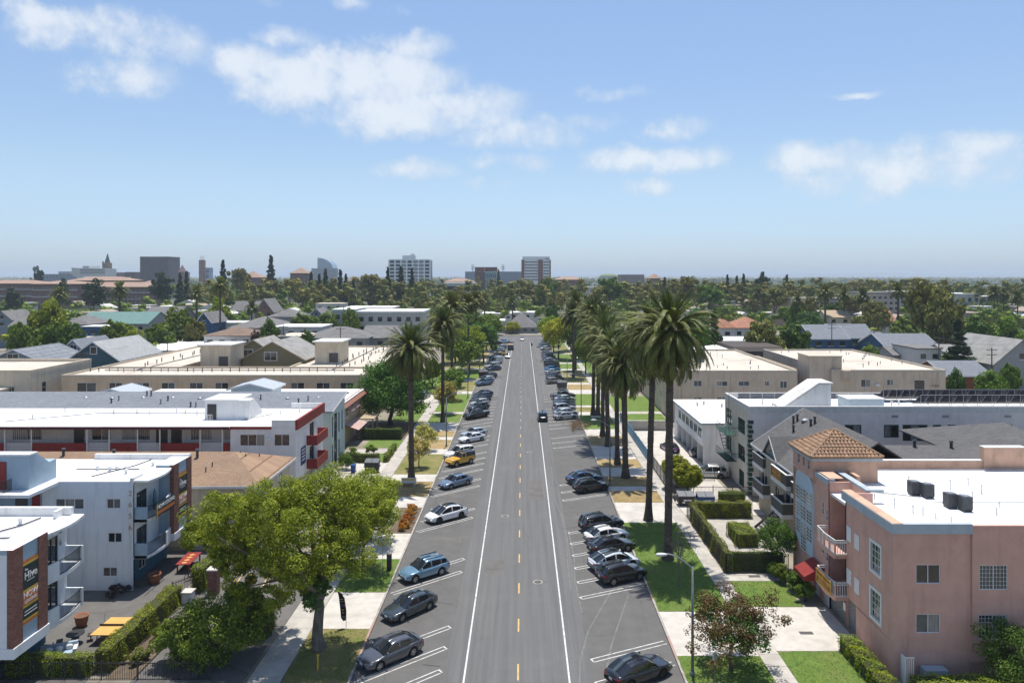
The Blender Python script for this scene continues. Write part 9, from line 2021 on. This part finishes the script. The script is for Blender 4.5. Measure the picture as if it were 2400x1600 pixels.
canopy('garden_trees','low garden greenery between the rooftops',520,185,340,.8,(1.6,3.6),(3,7.5),.27,132,LEAF['mid'],65,.8,lambda x,y:(np.abs(x)<27)|((x<-27)&(x>-108)&(y<202))|((x>26)&(x<80)&(y<195)))
canopy('garden_trees','bright garden trees between the rooftops',170,205,400,.8,(2.5,4.5),(5,10),.29,180,LEAF['bright'],68,.8,lambda x,y:(np.abs(x)<30)|((x<-27)&(x>-100)&(y<225)))
canopy('far_canopy','dark green tree canopy of the plain out to the horizon',2600,800,3200,.85,(4,8),(7,16),2.2,25,LEAF['dark'],66,1.2)
canopy('far_canopy','hazy tree canopy of the plain towards the horizon',2200,2200,9000,.85,(8,18),(8,19),6.0,15,LEAF['olive'],67,1.2)
rng=np.random.default_rng(9);mb=MB();mb2=MB()
for i in range(230):
 y=335+240*rng.random();x=(rng.random()*2-1)*.8*y;w,d,h=7+7*rng.random(),7+6*rng.random(),4.5+5*rng.random()
 if abs(x)<60 or(-330<x<-85 and y>470):continue
 q=mb if rng.random()<.6 else mb2;q.obox((x,y,h/2),(w,d,h))
 if rng.random()<.5:q.extr([(x-w*.55,y-d*.55,h),(x+w*.55,y-d*.55,h),(x,y-d*.55,h+2.4)],(0,d*1.1,0))
 else:q.obox((x,y,h+.3),(w*1.06,d*1.06,.6))
for i in range(900):
 y=520+7000*rng.random()**2.0;x=(rng.random()*2-1)*.85*y;s=6+9*rng.random()+y*.002
 if abs(x)<40 and y<600:continue
 if-320<x<-80 and y<700:continue
 h=4+5*rng.random()+(12*rng.random()if rng.random()<.12 else 0);q=mb if rng.random()<.6 else mb2
 q.obox((x,y,h/2),(s*1.4,s,h),rng.uniform(-.2,.2));q.obox((x,y,h+.3),(s*1.5,s*1.1,.6),0)
for q,m_,l_ in((mb,MW,'pale far-off roofs scattered over the plain'),(mb2,M('far_warm_wall',(.36,.29,.235),(.30,.24,.2),scale=.05,rough=.9),'warm-toned far-off roofs scattered over the plain')):tag(q.build('far_rooftops',m_),l_,'houses',kind='stuff')
mb=MB();rng=np.random.default_rng(4);n=90;xs=np.linspace(-15000,15000,n)
zt_=38+55*np.exp(-((xs-9500)/5200)**2)+10*np.sin(xs/900)+7*np.sin(xs/310+1)
for i in range(n-1):mb.poly([(xs[i],14500,-.6),(xs[i+1],14500,-.6),(xs[i+1],15500,zt_[i+1]),(xs[i],15500,zt_[i])]);mb.poly([(xs[i],15500,zt_[i]),(xs[i+1],15500,zt_[i+1]),(xs[i+1],17500,-.6),(xs[i],17500,-.6)])
struct('hills',mb,M('far_hills',(.10,.11,.08),(.13,.13,.10),scale=.002,rough=.95),True)
# -- air
def haze():
 mb=MB();mb.box(-30500,30500,-450,45500,-1.2,130)
 mt=bpy.data.materials.new('haze_air');mt.use_nodes=True
 t=mt.node_tree;t.nodes.clear();N=NT(t)
 v=N.n('ShaderNodeVolumePrincipled',{'Color':(.76,.88,1.0,1),'Density':HAZE_D,'Anisotropy':0.0})
 N.n('ShaderNodeOutputMaterial',{'Volume':v.outputs[0]})
 o=mb.build('haze',mt);o['kind']='stuff'
HAZE_D=0.00015
haze()
